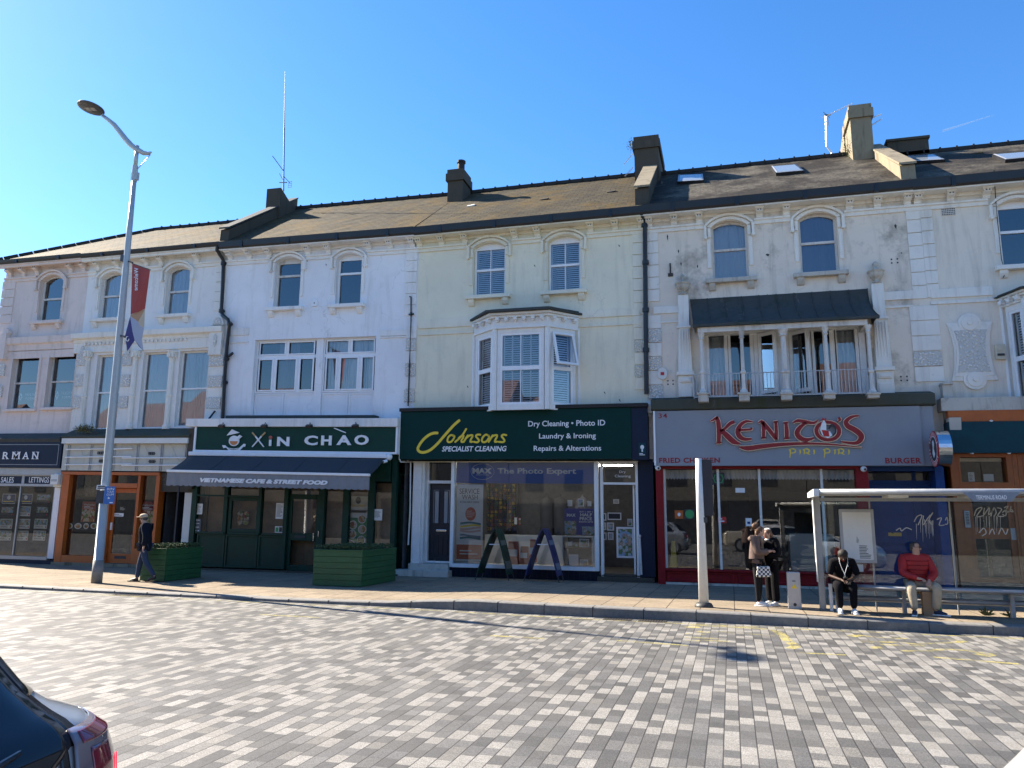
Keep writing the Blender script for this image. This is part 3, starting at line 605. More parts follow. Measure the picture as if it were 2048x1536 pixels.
for B, l in ((B1, (14,41,69,136,162)), (B2, (190,228,287,317,389,437)), (B3, (456,494,534,612,653,734,777,822)), (B4, (836,880,927,1027,1073,1179.5,1229,1281)), (B5, (1297.5,1347.5,1398,1519,1573,1700,1756,1816.5)), (B6, (1837,1903,1975.5,2110))):
    corbels(B, l, ystr, B.zsof-B.zs)
# ---- first floor of the two left fronts
def sash(B, pxl, pxr, yt, yb, rail_y, fr='old_wood', back=None, film=None, arch_=.09):
    ym = (yt+yb)/2; x0, x1 = AX(pxl, ym), AX(pxr, ym); pc = (pxl+pxr)/2; zt, zb = AZ(pc, yt), AZ(pc, yb); zr = AZ(pc, rail_y); B.opening(x0, x1, zb, zt); w = MB(); ft = .055
    w.frame(x0, x1, zb, zt, ft, -.20, -.14); w.fb(x0+ft, x1-ft, zr-.03, zr+.03, -.19, -.13); o = w.build('window', MT[fr], B.t, True); pane(o, x0+.02, x1-.02, zb+.02, zt-.02, -.17)
    if arch_:
        a = MB(); a.fb(x0-arch_, x0, zb, zt+arch_, 0, .04); a.fb(x1, x1+arch_, zb, zt+arch_, 0, .04); a.fb(x0, x1, zt, zt+arch_, 0, .04); a.fb(x0-arch_-.03, x1+arch_+.03, zb-.09, zb, -.12, .10); a.build('architrave', MT[B.trim], B.t, True, bevel=.006)
    if back: drape(o, x0+.01, x1-.01, zb, zt, -.235, back)
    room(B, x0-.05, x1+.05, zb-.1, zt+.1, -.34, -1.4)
    return o, x0, x1, zb, zr, zt
for l, r_, yt, yb, ry in ((22, 75, 708, 818, 765), (95, 149, 704.5, 815, 762)):
    o, x0, x1, zb, zr, zt = sash(B1, l, r_, yt, yb, ry); f = MB(); f.fb(x0+.05, x1-.05, zb+.05, zr-.03, -.215, -.21); fo = f.build('navy_film', MT['navy'], o, True)
    t_ = MB(); zc = (zb+zr)/2; w_ = x1-x0
    t_.fp([(x0+.17*w_, zc), (x0+.24*w_, zc+.17), (x0+.31*w_, zc), (x0+.24*w_, zc-.17)], -.21, -.204); t_.fp([(x0+.205*w_, zc), (x0+.24*w_, zc+.09), (x0+.275*w_, zc), (x0+.24*w_, zc-.09)], -.21, -.202, 1)
    put_text(t_, 'FREEMAN', x0+.40*w_, x0+.88*w_, zc+.03, zc+.12, -.21, -.206, space=1.3); put_text(t_, 'FORMAN', x0+.44*w_, x0+.88*w_, zc-.12, zc-.03, -.21, -.206, space=1.3); t_.build('lettering', [MT['white'], MT['navy']], o, True)
for l, r_, yt, yb, ry in ((188, 247, 709, 858, 784), (281, 333, 704, 856, 780), (354, 413, 701, 853, 776)): sash(B2, l, r_, yt, yb, ry, 'white_wood', 'net', arch_=.0)
c = MB(); z0, z1 = AZ(100, 687, .1), AZ(100, 672, .1); x0, x1 = B1.xl, AX(152, 680)
prof_x(c, x0, x1, [(0, z0-.2), (.05, z0-.2), (.07, z0), (.14, z0+.05), (.16, z1), (0, z1+.03)]); c.fb(x0, x1, z0-.50, z0-.24, 0, .03); c.build('cornice', MT['wall_pink'], B1.t, True)
c = MB(); zc1, zc0 = AZ(300, 659, .2), AZ(300, 672, .2); zf = AZ(300, 700, .05); x0, x1 = AX(150, 690), AX(449, 690)
prof_x(c, x0, x1, [(0, zc0-.10), (.08, zc0-.10), (.10, zc0), (.22, zc0+.05), (.24, zc1), (0, zc1+.05)]); c.fb(x0+.02, x1-.02, zf, zc0-.1, 0, .06)
n = 26
for i in range(n): x = AX(173, 683)+.17*i; c.fb(x, x+.08, zc0-.20, zc0-.11, .06, .12)
c.build('entablature', MT['trim'], B2.t, True, bevel=.008)
zb = AZ(300, 862)
for a, b in ((150, 169), (241, 262), (415, 447)):
    q = MB(); xa, xb = AX(a, 780), AX(b, 780); q.fb(xa, xb, zb, zf, 0, .05)
    for k, (u, v) in enumerate(((708, 732), (750, 774), (793, 817))):
        if a == 415: u, v = u+2, v+1
        q.fb(xa+.03, xb-.03, AZ((a+b)/2, v), AZ((a+b)/2, u), .05, .085, 1)
    z = AZ((a+b)/2, 695); cx = (xa+xb)/2; q.fp([(cx+.08*cos(i*pi/6), z-.15+.19*sin(i*pi/6)) for i in range(12)], .06, .10, 1)
    q.build('pilaster', [MT['trim'], MT['vermic']], B2.t, True, bevel=.006)
for px in (344, 271, 176):
    x, zt = A(px, 702, .1); k = MB(); zb_ = AZ(px, 858, .1); y = D-.06; r = .085
    k.lathe(x, y, [(.13, zb_), (.13, zb_+.12), (.10, zb_+.14), (r, zb_+.2), (r, zb_+1.1), (.10, zb_+1.12), (.10, zb_+1.17), (r, zb_+1.19), (r*.9, zt-.32), (.10, zt-.30), (.10, zt-.27), (.085, zt-.25), (.15, zt-.05), (.17, zt-.04), (.17, zt)], 12)
    for i in range(8): a = i*pi/4; k.fb(x+.13*cos(a)-.03, x+.13*cos(a)+.03, zt-.22, zt-.08, .06-.13*sin(a)-.03, .06-.13*sin(a)+.03)
    k.build('column', MT['trim'], B2.t, True)
m = MB(); x, z = A(435, 652, .1); m.fb(x-.26, x+.24, AZ(435, 710, .1), z, 0, .16); m.fp([(x+.24*cos(i*pi/8), z+.04+.34*sin(i*pi/8)) for i in range(9)], .0, .12); m.fp([(x+.17*cos(i*pi/8), z+.06+.24*sin(i*pi/8)) for i in range(9)], .12, .15, 1)
cx, cz = x, AZ(435, 681, .1); m.fp([(cx+.07*cos(i*pi/6), cz+.22*sin(i*pi/6)) for i in range(12)], .16, .19, 1); m.build('console_block', [MT['trim'], MT['vermic']], B2.t, True, bevel=.01)
m = MB(); x, z = A(8, 668, .1); m.fb(x-.05, x+.22, AZ(8, 720), z, 0, .2); m.fp([(x+.1+.18*cos(i*pi/8), z+.22*sin(i*pi/8)) for i in range(9)], 0, .16); m.build('console_block', MT['wall_pink'], B1.t, True, bevel=.01)
q = MB()
for u, v in ((729, 752), (772, 795), (812, 830)): q.fb(B1.xl-.02, AX(11, 740), AZ(6, v), AZ(6, u), 0, .06)
q.build('quoins', MT['vermic'], B1.t, True)
quoins(B1, 33, .62, 562, 660, .33); quoins(B2, 455, .42, 526, 640, .34)
quoins(B3, 836, .38, 500, 640, .36); quoins(B3, 834, .34, 652, 812, .40, verm=99); 
quoins(B5, 1292, -.33, 461, 615, .36); quoins(B5, 1293, -.40, 632, 800, .40, verm=99)
quoins(B4, 1289, .36, 462, 800, .36, verm=AZ(1289, 640))
quoins(B5, 1838, .33, 414, 600, .36); quoins(B6, 1838, -.28, 412, 600, .36); quoins(B5, 1846, .33, 612, 780, .40, verm=AZ(1850, 650)); quoins(B6, 1846, -.33, 612, 780, .40, verm=AZ(1850, 650))
# ---- bands between the storeys
def band(B, a, b, py_t, py_b, d=.04, px=None):
    px = px or (a+b)/2; m = MB(); m.fb(AX(a, py_t), AX(b, py_t), AZ(px, py_b), AZ(px, py_t), 0, d); return m
for B, l in ((B3, ((459, 499, 656, 671), (459, 497, 683, 686), (761, 815, 660, 672), (761, 815, 673, 676))), (B4, ((838, 948, 638, 655), (838, 948, 665, 669), (1158, 1280, 620, 634), (1158, 1284, 648, 652))),
             (B5, ((1307, 1356, 613, 627), (1307, 1356, 643, 646), (1765, 1826, 583, 600), (1765, 1826, 612, 616))), (B6, ((1860, 1985, 576, 594), (1860, 2010, 600, 606)))):
    for a, b, c_, d_ in l: band(B, a, b, c_, d_).build('plat_band', MT[B.trim], B.t, True, bevel=.006)
for B in (B1, B2, B3, B4, B5, B6): string(B)
# ---- cafe building: wide casement
x0, x1 = AX(506, 750), AX(749, 750); zt = (AZ(510, 681)+AZ(749, 671))/2; zb = AZ(630, 832); B3.opening(x0, x1, zb, zt); xm0, xm1 = AX(628, 740), AX(641, 740)
m = MB(); m.fb(xm0, xm1, zb, zt, -.32, -.10); m.build('mullion', MT['wall_blue'], B3.t, True)
zl, zs_ = AZ(630, 712, -.16), AZ(630, 785, -.16)
for a, b, br in ((x0, xm0, (.31, .70)), (xm1, x1, (.29, .69))):
    w = MB(); d0, d1 = -.22, -.15; t = .05; L = b-a
    w.frame(a, b, zs_, zt, t, d0, d1); w.fb(a+t, b-t, zl-.05, zl+.05, d0, d1); w.fb(a+L*.5-.05, a+L*.5+.05, zl+.05, zt-t, d0, d1)
    for k in br: w.fb(a+L*k-.05, a+L*k+.05, zs_+t, zl-.05, d0, d1)
    xs = [a+t, a+L*br[0], a+L*br[1], b-t]
    for p, q in zip(xs, xs[1:]): w.frame(p+.045, q-.045, zs_+t+.005, zl-.055, .045, d1, d1+.025)
    for p, q in ((a+t, a+L*.5), (a+L*.5, b-t)): w.frame(p+.04, q-.04, zl+.055, zt-t-.005, .04, d1, d1+.02)
    o = w.build('window', MT['upvc'], B3.t, True); pane(o, a+.02, b-.02, zs_+.02, zt-.02, -.185)
    if a == x0: drape(o, a+L*.33, a+L*.66, zs_, zt, -.32, 'curtain_dark')
    else: drape(o, a, b, zs_, zt, -.30, 'curtain_white')
    p_ = MB(); p_.fb(a, b, zb, zs_-.004, -.24, -.17)
    for k in range(2): u = a+L*k/2; p_.frame(u+.02, u+L/2-.02, zb, zs_-.02, .05, -.17, -.145)
    p_.build('lower_panel', MT['wall_blue'], B3.t, True)
room(B3, x0-.05, x1+.05, zs_-.05, zt+.1, -.36, -2.0)
m = MB(); x, z = A(630.5, 607); m.fb(x-.085, x+.085, z-.1, z+.1, 0, .06); m.fb(x-.02, x+.02, z-.02, z+.02, .06, .064, 1); tag(m.build('junction_box', [MT['white'], MT['ink']], None, True, bevel=.008), 'small square white box between the two upper windows of the bluish white front', 'wall box')
# ---- dry cleaner building: canted bay
PB = .66; xa, xb, xc, xd = AX(947, 740), AX(988, 740, PB), AX(1094, 740, PB), AX(1157, 740); zt = (AZ(988, 656, PB)+AZ(1094, 652, PB))/2; zb = AZ(1040, 812, PB)-.1
ztw = (AZ(1000, 667, PB)+AZ(1082, 662, PB))/2; zbw = (AZ(1000, 808, PB)+AZ(1080, 808, PB))/2; zmr = AZ(1040, 735, PB); B4.opening(xa+.12, xd-.12, zb, zt+.15)
def canted(B, xa, xb, xc, xd, zb, zt, zbw, ztw, zmr, PB, corn, openleaf=True, front_bars=1):
    pts = [Vector((xa, D, 0)), Vector((xb, D-PB, 0)), Vector((xc, D-PB, 0)), Vector((xd, D, 0))]; fr = MB()
    bay = thing_part('bay_window', B)
    for p, wd in zip(pts, (.07, .085, .085, .07)): post = MB(); post.lathe(p.x, p.y+.05, [(wd, zb), (wd, zt)], 8); post.build('corner_post', MT['white_wood'], bay, True)
    for i, (a, b) in enumerate(zip(pts, pts[1:])):
        d = (b-a).normalized(); n = Vector((d.y, -d.x, 0)); L = (b-a).length; up = Vector((0, 0, 1))
        def bx(mb, u0, u1, z0, z1, e0, e1, m=0):
            c = a+d*(u0+u1)/2+n*(e0+e1)/2+up*(z0+z1)/2; mb.obox(c, d*(u1-u0)/2, n*(e1-e0)/2, up*(z1-z0)/2, m)
        m = MB(); bx(m, .09, L-.09, zb, zbw, -.10, -.02); bx(m, .09, L-.09, ztw, zt, -.10, -.02); bx(m, .09, .17, zbw, ztw, -.10, -.02); bx(m, L-.17, L-.09, zbw, ztw, -.10, -.02); m.build('bay_panel', MT['white_wood'], bay, True)
        w = MB(); u0, u1 = .17, L-.17; t = .065; up_open = openleaf and i == 2
        bx(w, u0, u1, zbw, zbw+t, -.10, -.035); bx(w, u0, u1, ztw-t, ztw, -.10, -.035); bx(w, u0, u0+t, zbw+t, ztw-t, -.10, -.035); bx(w, u1-t, u1, zbw+t, ztw-t, -.10, -.035); bx(w, u0+t, u1-t, zmr-.06, zmr+.06, -.10, -.035)
        if i == 1 and front_bars: bx(w, L/2-.012, L/2+.012, zbw+t, zmr-.06, -.075, -.055); bx(w, L/2-.012, L/2+.012, zmr+.06, ztw-t, -.075, -.055)
        wo = w.build('window', MT['upvc'], bay, True)
        g = MB(); q = lambda u, z: tuple(a+d*u+n*-.07+up*z)
        g.quad(q(u0+.02, zbw+.02), q(u1-.02, zbw+.02), q(u1-.02, zmr), q(u0+.02, zmr))
        if not up_open: g.quad(q(u0+.02, zmr), q(u1-.02, zmr), q(u1-.02, ztw-.02), q(u0+.02, ztw-.02))
        g.build('pane', MT['glass_up'], wo, True)
        s = MB()
        for z0, z1 in ((zbw+.07, zmr-.07), (zmr+.07, ztw-.07)):
            ncol = 2 if i == 1 else 1
            for k in range(ncol):
                v0, v1 = u0+t+(u1-u0-2*t)*k/ncol+.005, u0+t+(u1-u0-2*t)*(k+1)/ncol-.005
                bx(s, v0, v0+.045, z0, z1, -.16, -.14); bx(s, v1-.045, v1, z0, z1, -.16, -.14)
                if i == 1: bx(s, (v0+v1)/2-.02, (v0+v1)/2+.02, z0, z1, -.16, -.14)
                z = z0+.02
                while z < z1-.05:
                    A0, A1 = a+d*(v0+.045)+n*-.135+up*z, a+d*(v1-.045)+n*-.135+up*z; off = n*-.04+up*.045; s.quad(A0, A1, A1+off, A0+off); z += .066
        s.build('shutter', MT['white'], wo, True)
        if up_open:
            h = MB(); ang = radians(17); hz = ztw-.02; R = Matrix.Rotation(-ang, 3, d); hl = hz-zmr-.0
            def hb(u0_, u1_, s0, s1, e0, e1):
                c = Vector(((u0_+u1_)/2, 0, 0)); base = a+up*hz+n*-.02; mid = base+d*((u0_+u1_)/2)+(R @ (up*-((s0+s1)/2)))+(R @ n)*((e0+e1)/2)
                h.obox(mid, d*(u1_-u0_)/2, (R @ n)*((e1-e0)/2), (R @ up)*((s1-s0)/2))
            R2 = R if (R @ (up*-1)).dot(n) > 0 else Matrix.Rotation(ang, 3, d); R = R2
            hb(u0, u0+t, 0, hl, 0, .06); hb(u1-t, u1, 0, hl, 0, .06); hb(u0+t, u1-t, 0, t, 0, .06); hb(u0+t, u1-t, hl-t, hl, 0, .06)
            lo = h.build('open_casement', MT['upvc'], wo, True); g = MB(); P0 = a+up*hz; cc = [P0+d*u+(R @ (up*-s)) for u, s in ((u0+t, t), (u1-t, t), (u1-t, hl-t), (u0+t, hl-t))]
            g.quad(*[tuple(p) for p in cc[::-1]]); gp = g.build('open_pane', MT['glass_up'], wo, True)
    # cornice, frieze brackets and flat roof
    def ring(e): return [(pts[0]+Vector((-e*.55, 0, 0))), pts[1]+Vector((-e*.6, -e, 0)), pts[2]+Vector((e*.6, -e, 0)), pts[3]+Vector((e*.55, 0, 0))]
    def slab(mb, e, z0, z1, m=0):
        r_ = ring(e); mb.add([(p.x, p.y, z0) for p in r_]+[(p.x, p.y, z1) for p in r_], [(3, 2, 1, 0), (4, 5, 6, 7), (0, 1, 5, 4), (1, 2, 6, 5), (2, 3, 7, 6)], m)
    z1, z2, z3 = corn
    c = MB(); slab(c, .02, zt, z1-.003); slab(c, .10, z1, z1+(z2-z1)*.5); slab(c, .19, z1+(z2-z1)*.5+.003, z2); slab(c, .06, zt-.03, zt+.03)
    for (a, b), k in zip(zip(ring(.02), ring(.02)[1:]), (3, 6, 3)):
        d = (b-a); L = d.length; d = d.normalized(); n = Vector((d.y, -d.x, 0))
        for i in range(k): ce = a+d*L*(i+.5)/k+n*.05; c.obox((ce.x, ce.y, (zt+z1)/2+.06), d*.035, n*.055, (0, 0, (z1-zt)/2-.10)); c.obox((ce.x+n.x*.03, ce.y+n.y*.03, z1-.05), d*.05, n*.07, (0, 0, .045))
    c.build('cornice', MT['white_wood'], bay, True, bevel=.006)
    r_ = MB(); slab(r_, .30, z2+.003, z3); slab(r_, .12, z3, z3+.06); r_.build('bay_roof', MT['lead'], bay, True)
    return bay
def thing_part(name, B):
    o = bpy.data.objects.new(name, None); COL.objects.link(o); o.location = (0, D, 0); o.empty_display_size = .1; attach(o, B.t); return o
canted(B4, xa, xb, xc, xd, zb, zt, zbw, ztw, zmr, PB, (AZ(1040, 633, PB+.1), AZ(1040, 623.5, PB+.15), AZ(1040, 616, PB+.3)))
room(B4, xa+.1, xd-.1, zb, zt+.15, -.34, -2.0)
# ---- right hand building: its bay (only the near cheek shows), plaster shield, air brick
xa, xb = AX(2012, 700), AX(2062, 700, PB); canted(B6, xa, xb, xb+1.75, xb+2.4, AZ(2030, 815, .3)-.1, AZ(2040, 604, .4), AZ(2035, 800, .4), AZ(2040, 618, .4), AZ(2040, 715, .4), PB, (AZ(2040, 590, PB), AZ(2040, 582, PB), AZ(2040, 575, PB+.2)), openleaf=False); B6.opening(xa+.12, xb+2.3, AZ(2030, 815)-.1, AZ(2040, 604)+.1); room(B6, xa+.1, xb+2.35, AZ(2030, 815)-.1, AZ(2040, 604)+.1, -.34, -2)
cx, cz = A(1943, 703); hw = (AX(1990, 703)-AX(1897, 703))/2; hh = (AZ(1943, 645)-AZ(1943, 762))/2
def shield(k):
    o = []
    for i in range(13): u = i/12; o.append((hw*k*(.78+.22*(2*u-1)**2)*1.0, hh*(k-.0)*(1-2*u)))
    R_ = [(cx+x, cz+z) for x, z in o]; L_ = [(cx-x, cz+z) for x, z in o[::-1]]; return R_+L_
m = MB(); m.fp(shield(1), 0, .05); m.fp(shield(.86), .05, .07); m.fp(shield(.72), .07, .085, 1)
for s_ in (1, -1):
    for r_, d in ((.26, .075), (.19, .10), (.06, .13)): m.fp([(cx+r_*cos(i*pi/10), cz+s_*hh*.96+r_*sin(i*pi/10)) for i in range(20)], .0, d)
m.build('plaster_shield', [MT['trim'], MT['vermic']], B6.t, True, bevel=.012)
m = MB(); x0, zt = A(1881, 411); x1, zb = A(1911, 430); m.fb(x0, x1, zb, zt, 0, .02)
for i in range(8):
    for j in range(6): u, v = x0+(i+.5)*(x1-x0)/8, zb+(j+.5)*(zt-zb)/6; m.fb(u-.014, u+.014, v-.014, v+.014, .02, .024, 1)  # openings as raised dark squares, the shade in them painted
m.build('air_brick', [MT['trim'], MT['hole_shade_flake']], B6.t, True)
m = MB(); x, z = A(2000, 703, .05); m.fb(x-.11, x+.11, z-.20, z+.18, 0, .10); m.fp([(x+.06*cos(i*pi/8), z+.06+.06*sin(i*pi/8)) for i in range(16)], .10, .12); m.fb(x-.08, x+.08, z-.12, z-.06, .10, .115, 1); tag(m.build('alarm_box', [pm('yellowed plastic', (.55, .50, .38), .5), MT['ink']], None, True, bevel=.02), 'yellowed square alarm box beside the plaster shield', 'alarm box')
m = MB(); x, z = A(1325, 751, .05); m.fp([(x+.14*cos(i*pi/8), z+.05+.17*sin(i*pi/8)) for i in range(16)], 0, .09); m.fb(x-.05, x+.05, z+.0, z+.09, .09, .096, 1); tag(m.build('alarm_box', [MT['offwhite'], MT['red']], None, True, bevel=.01), 'rounded white alarm box with a red mark left of the balcony', 'alarm box')
# ---- balcony of the weathered building
x0, x1 = AX(1404, 720, 0), AX(1736, 720, 0); zt = (AZ(1404, 661)+AZ(1736, 648))/2; zb = AZ(1560, 795); B5.opening(x0, x1, zb, zt); bal = thing_part('balcony', B5)
w = MB(); d0, d1 = -.16, -.08; zt2 = zt-.12
def vb(px, wd, dd=0, z0=None, z1=None): x = AX(px, 725, -.1); w.fb(x-wd/2, x+wd/2, z0 or zb+.1, z1 or zt2, d0, d1+dd)
w.fb(x0, x1, zt2, zt, -.2, .02); w.fb(x0, x1, zb, zb+.1, -.2, .0)
for px, wd in ((1409, .12), (1416, .08), (1453, .09), (1460, .07), (1505, .09), (1513, .10), (1553, .10), (1566, .22), (1576, .08), (1622, .08), (1627, .09), (1651, .07), (1668, .15), (1674, .06), (1716, .08), (1727, .16)): vb(px, wd)
wo = w.build('balcony_windows', MT['white_wood'], bal, True)
for a, b in ((1418, 1450), (1462, 1502), (1630, 1664), (1677, 1713)): pane(wo, AX(a, 725, -.12), AX(b, 725, -.12), zb+.08, zt2+.02, -.125)
for a, b, mt in ((1412, 1454, 'curtain_white'), (1676, 1716, 'curtain_white'), (1500, 1512, 'curtain_dark'), (1585, 1600, 'curtain_dark')): drape(wo, AX(a, 725, -.25), AX(b, 725, -.25), zb, zt2, -.30, mt)
for ph, pe, nm in ((1552, 1519, 0), (1581, 1618, 1)):   # two casements standing open
    xh, xe = AX(ph, 725, -.05), AX(pe, 725, .1); a = Vector((xh, D+.08, 0)); b = Vector((xe, D-.32, 0)); d = (b-a).normalized(); L = (b-a).length; n = Vector((d.y, -d.x, 0)); c = MB(); z0, z1 = zb+.11, zt2-.02
    if nm == 0: a, b = Vector((xh, D-.30, 0)), Vector((xe, D+.06, 0)); d = (b-a).normalized(); L = (b-a).length; n = Vector((d.y, -d.x, 0))
    for u0, u1, v0, v1 in ((0, .09, z0, z1), (L-.09, L, z0, z1), (.09, L-.09, z0, z0+.1), (.09, L-.09, z1-.09, z1)): c.obox(a+d*(u0+u1)/2+Vector((0, 0, (v0+v1)/2)), d*(u1-u0)/2, n*.022, (0, 0, (v1-v0)/2))
    co = c.build('open_casement', MT['white_wood'], bal, True); g = MB(); q = lambda u, z: tuple(a+d*u+Vector((0, 0, z))); g.quad(q(.08, z0+.09), q(L-.08, z0+.09), q(L-.08, z1-.08), q(.08, z1-.08)); g.build('pane', MT['glass_up'], co, True)
room(B5, x0-.05, x1+.05, zb-.1, zt+.1, -.36, -2.2)
# lead canopy with a concave flare
c = MB(); xt0, zt_ = A(1381, 599, 0); xt1, zt2_ = A(1734, 578, 0); PC = .95; xb0, zb0 = A(1387, 651, PC); xb1, zb1 = A(1757, 630, PC); zT = (zt_+zt2_)/2; zB = (zb0+zb1)/2; n = 10; nx = 30; rnd = random.Random(3); G = []
for i in range(nx+1):
    col = []
    for j in range(n+1):
        t = j/n; dpt = PC*(t**1.9); zz = zT+(zB-zT)*(1-(1-t)**1.0*1.0)*1.0; zz = zT+(zB-zT)*(t**.85); xl = xt0+(xb0-xt0)*t; xr = xt1+(xb1-xt1)*t**2
        col.append((xl+(xr-xl)*i/nx, D-dpt-.02+rnd.uniform(-.008, .008), zz))
    G.append(col)
for i in range(nx):
    for j in range(n): c.quad(G[i][j+1], G[i+1][j+1], G[i+1][j], G[i][j])
for col, s_ in ((G[0], 0), (G[-1], 1)):
    for j in range(n): q = [col[j], col[j+1], (col[j+1][0], D, col[j+1][2]), (col[j][0], D, col[j][2])]; c.quad(*(q if s_ else q[::-1]))
for i in range(0, nx+1, 3):
    c.tube([(p[0], p[1]-.008, p[2]+.006) for p in G[i]], .012, 5)
c.fb(xb0-.02, xb1+.02, zB-.06, zB+.01, PC-.06, PC+.03); c.build('lead_canopy', MT['lead'], bal, True)
b = MB(); b.fb(xb0+.1, xb1-.25, zB-.20, zB-.063, PC-.16, PC-.06); b.fb(xb0+.1, xb0+.18, zB-.20, zB-.063, 0, PC-.16); b.fb(xb1-.33, xb1-.25, zB-.20, zB-.063, 0, PC-.16)
b.build('canopy_beam', MT['old_wood'], bal, True)
PP = .80; zf = AZ(1570, 801, PP); zsl = AZ(1570, 803, PP)
for px, wide in ((1405, .05), (1486, .05), (1570, .075), (1655, .05), (1742, .05)):
    p = MB(); k = MB(); x = AX(px, 740, PP); y = D-PP; z0 = AZ(px, 786, PP); p.lathe(x, y, [(wide*1.9, z0), (wide*1.9, z0+.06), (wide*1.2, z0+.10), (wide, z0+.25), (wide, z0+.50), (wide*1.5, z0+.53), (wide*1.5, z0+.57), (wide, z0+.60), (wide*.85, zB-.40), (wide*1.5, zB-.37), (wide, zB-.33), (wide*1.8, zB-.22), (wide*1.8, zB-.20)], 10)
    k.fb(x-.13, x+.13, zf, z0, PP-.13, PP+.13); k.fb(x-.16, x+.16, z0-.06, z0-.001, PP-.16, PP+.16)
    p.build('post', MT['old_wood'], bal, True); k.build('post_pedestal', MT['trim_dirty'], bal, True, bevel=.012)
r_ = MB(); zr = (AZ(1400, 749, PP)+AZ(1740, 738, PP))/2; zl = zf+.14; xa, xb = AX(1386, 745, PP), AX(1748, 745, PP)
r_.fb(xa, xb, zr-.012, zr+.012, PP-.015, PP+.015); r_.fb(xa, xb, zl-.01, zl+.01, PP-.012, PP+.012); n = 52
for i in range(n+1): x = xa+(xb-xa)*i/n; r_.fb(x-.008, x+.008, zl, zr, PP-.008, PP+.008)
for x in (xa, xb):
    r_.fb(x-.012, x+.012, zr-.012, zr+.012, 0, PP)
    for i in range(6): r_.fb(x-.007, x+.007, zl, zr, PP*i/6, PP*i/6+.014)
r_.build('railing', MT['metal'], bal, True)
# urns on panelled pilasters either side
for pl, pr, yt, yb_, ur in ((1354, 1378, 590, 795, 570), (1740, 1768, 567, 790, 545)):
    m = MB(); pc = (pl+pr)/2; xc = AX(pc, yt, .12); zt_ = AZ(pc, yt, .12); zbm = AZ(pc, yb_, .12); zmid = zt_-(zt_-zbm)*.31; zcap = zt_-(zt_-zbm)*.76; hw = .15
    m.add([(xc-hw, D-.16, zmid), (xc+hw, D-.16, zmid), (xc+hw, D, zmid), (xc-hw, D, zmid), (xc-hw*.95, D-.16, zt_), (xc+hw*.95, D-.16, zt_), (xc+hw*.95, D, zt_), (xc-hw*.95, D, zt_)], [(4, 5, 6, 7), (0, 1, 5, 4), (1, 2, 6, 5), (3, 0, 4, 7)])
    m.fb(xc-hw-.04, xc+hw+.04, zmid-.06, zmid, 0, .21); hw2 = hw*1.25
    m.add([(xc-hw2, D-.22, zcap), (xc+hw2, D-.22, zcap), (xc+hw2, D, zcap), (xc-hw2, D, zcap), (xc-hw, D-.16, zmid-.06), (xc+hw, D-.16, zmid-.06), (xc+hw, D, zmid-.06), (xc-hw, D, zmid-.06)], [(0, 1, 5, 4), (1, 2, 6, 5), (3, 0, 4, 7)])
    for i in range(4): u = xc-hw*.7+i*hw*.47; m.fb(u-.012, u+.012, zcap+.1, zmid-.12, .18, .215)
    m.fb(xc-.23, xc+.23, zcap-.10, zcap, 0, .28); m.fb(xc-.2, xc+.2, zbm, zcap-.1, 0, .20); m.fb(xc-.16, xc+.16, zcap-.30, zcap-.16, .20, .24); m.fb(xc-.12, xc+.12, zcap-.27, zcap-.19, .24, .26); m.fb(xc-.16, xc+.16, zbm, zcap-.42, .20, .23)
    m.build('pilaster', MT['trim'], B5.t, True, bevel=.01)
    u = MB(); z = zt_; y = D-.10; u.lathe(xc, y, [(.10, z), (.12, z+.03), (.06, z+.07), (.06, z+.12), (.15, z+.17), (.185, z+.25), (.175, z+.31), (.215, z+.325), (.215, z+.345), (.12, z+.38), (.05, z+.42), (.045, z+.47), (.075, z+.51), (.075, z+.55), (.03, z+.60), (.0, z+.61)], 16); u.build('urn', MT['trim_dirty'], B5.t, True, smooth=True)
m = MB(); x, z = A(1341, 545, 0); m.fb(x-.02, x+.02, z-.05, z+.26, .02, .06); m.fb(x-.07, x+.07, z-.12, z-.03, 0, .03); m.build('iron_bracket', MT['iron'], B5.t, True)
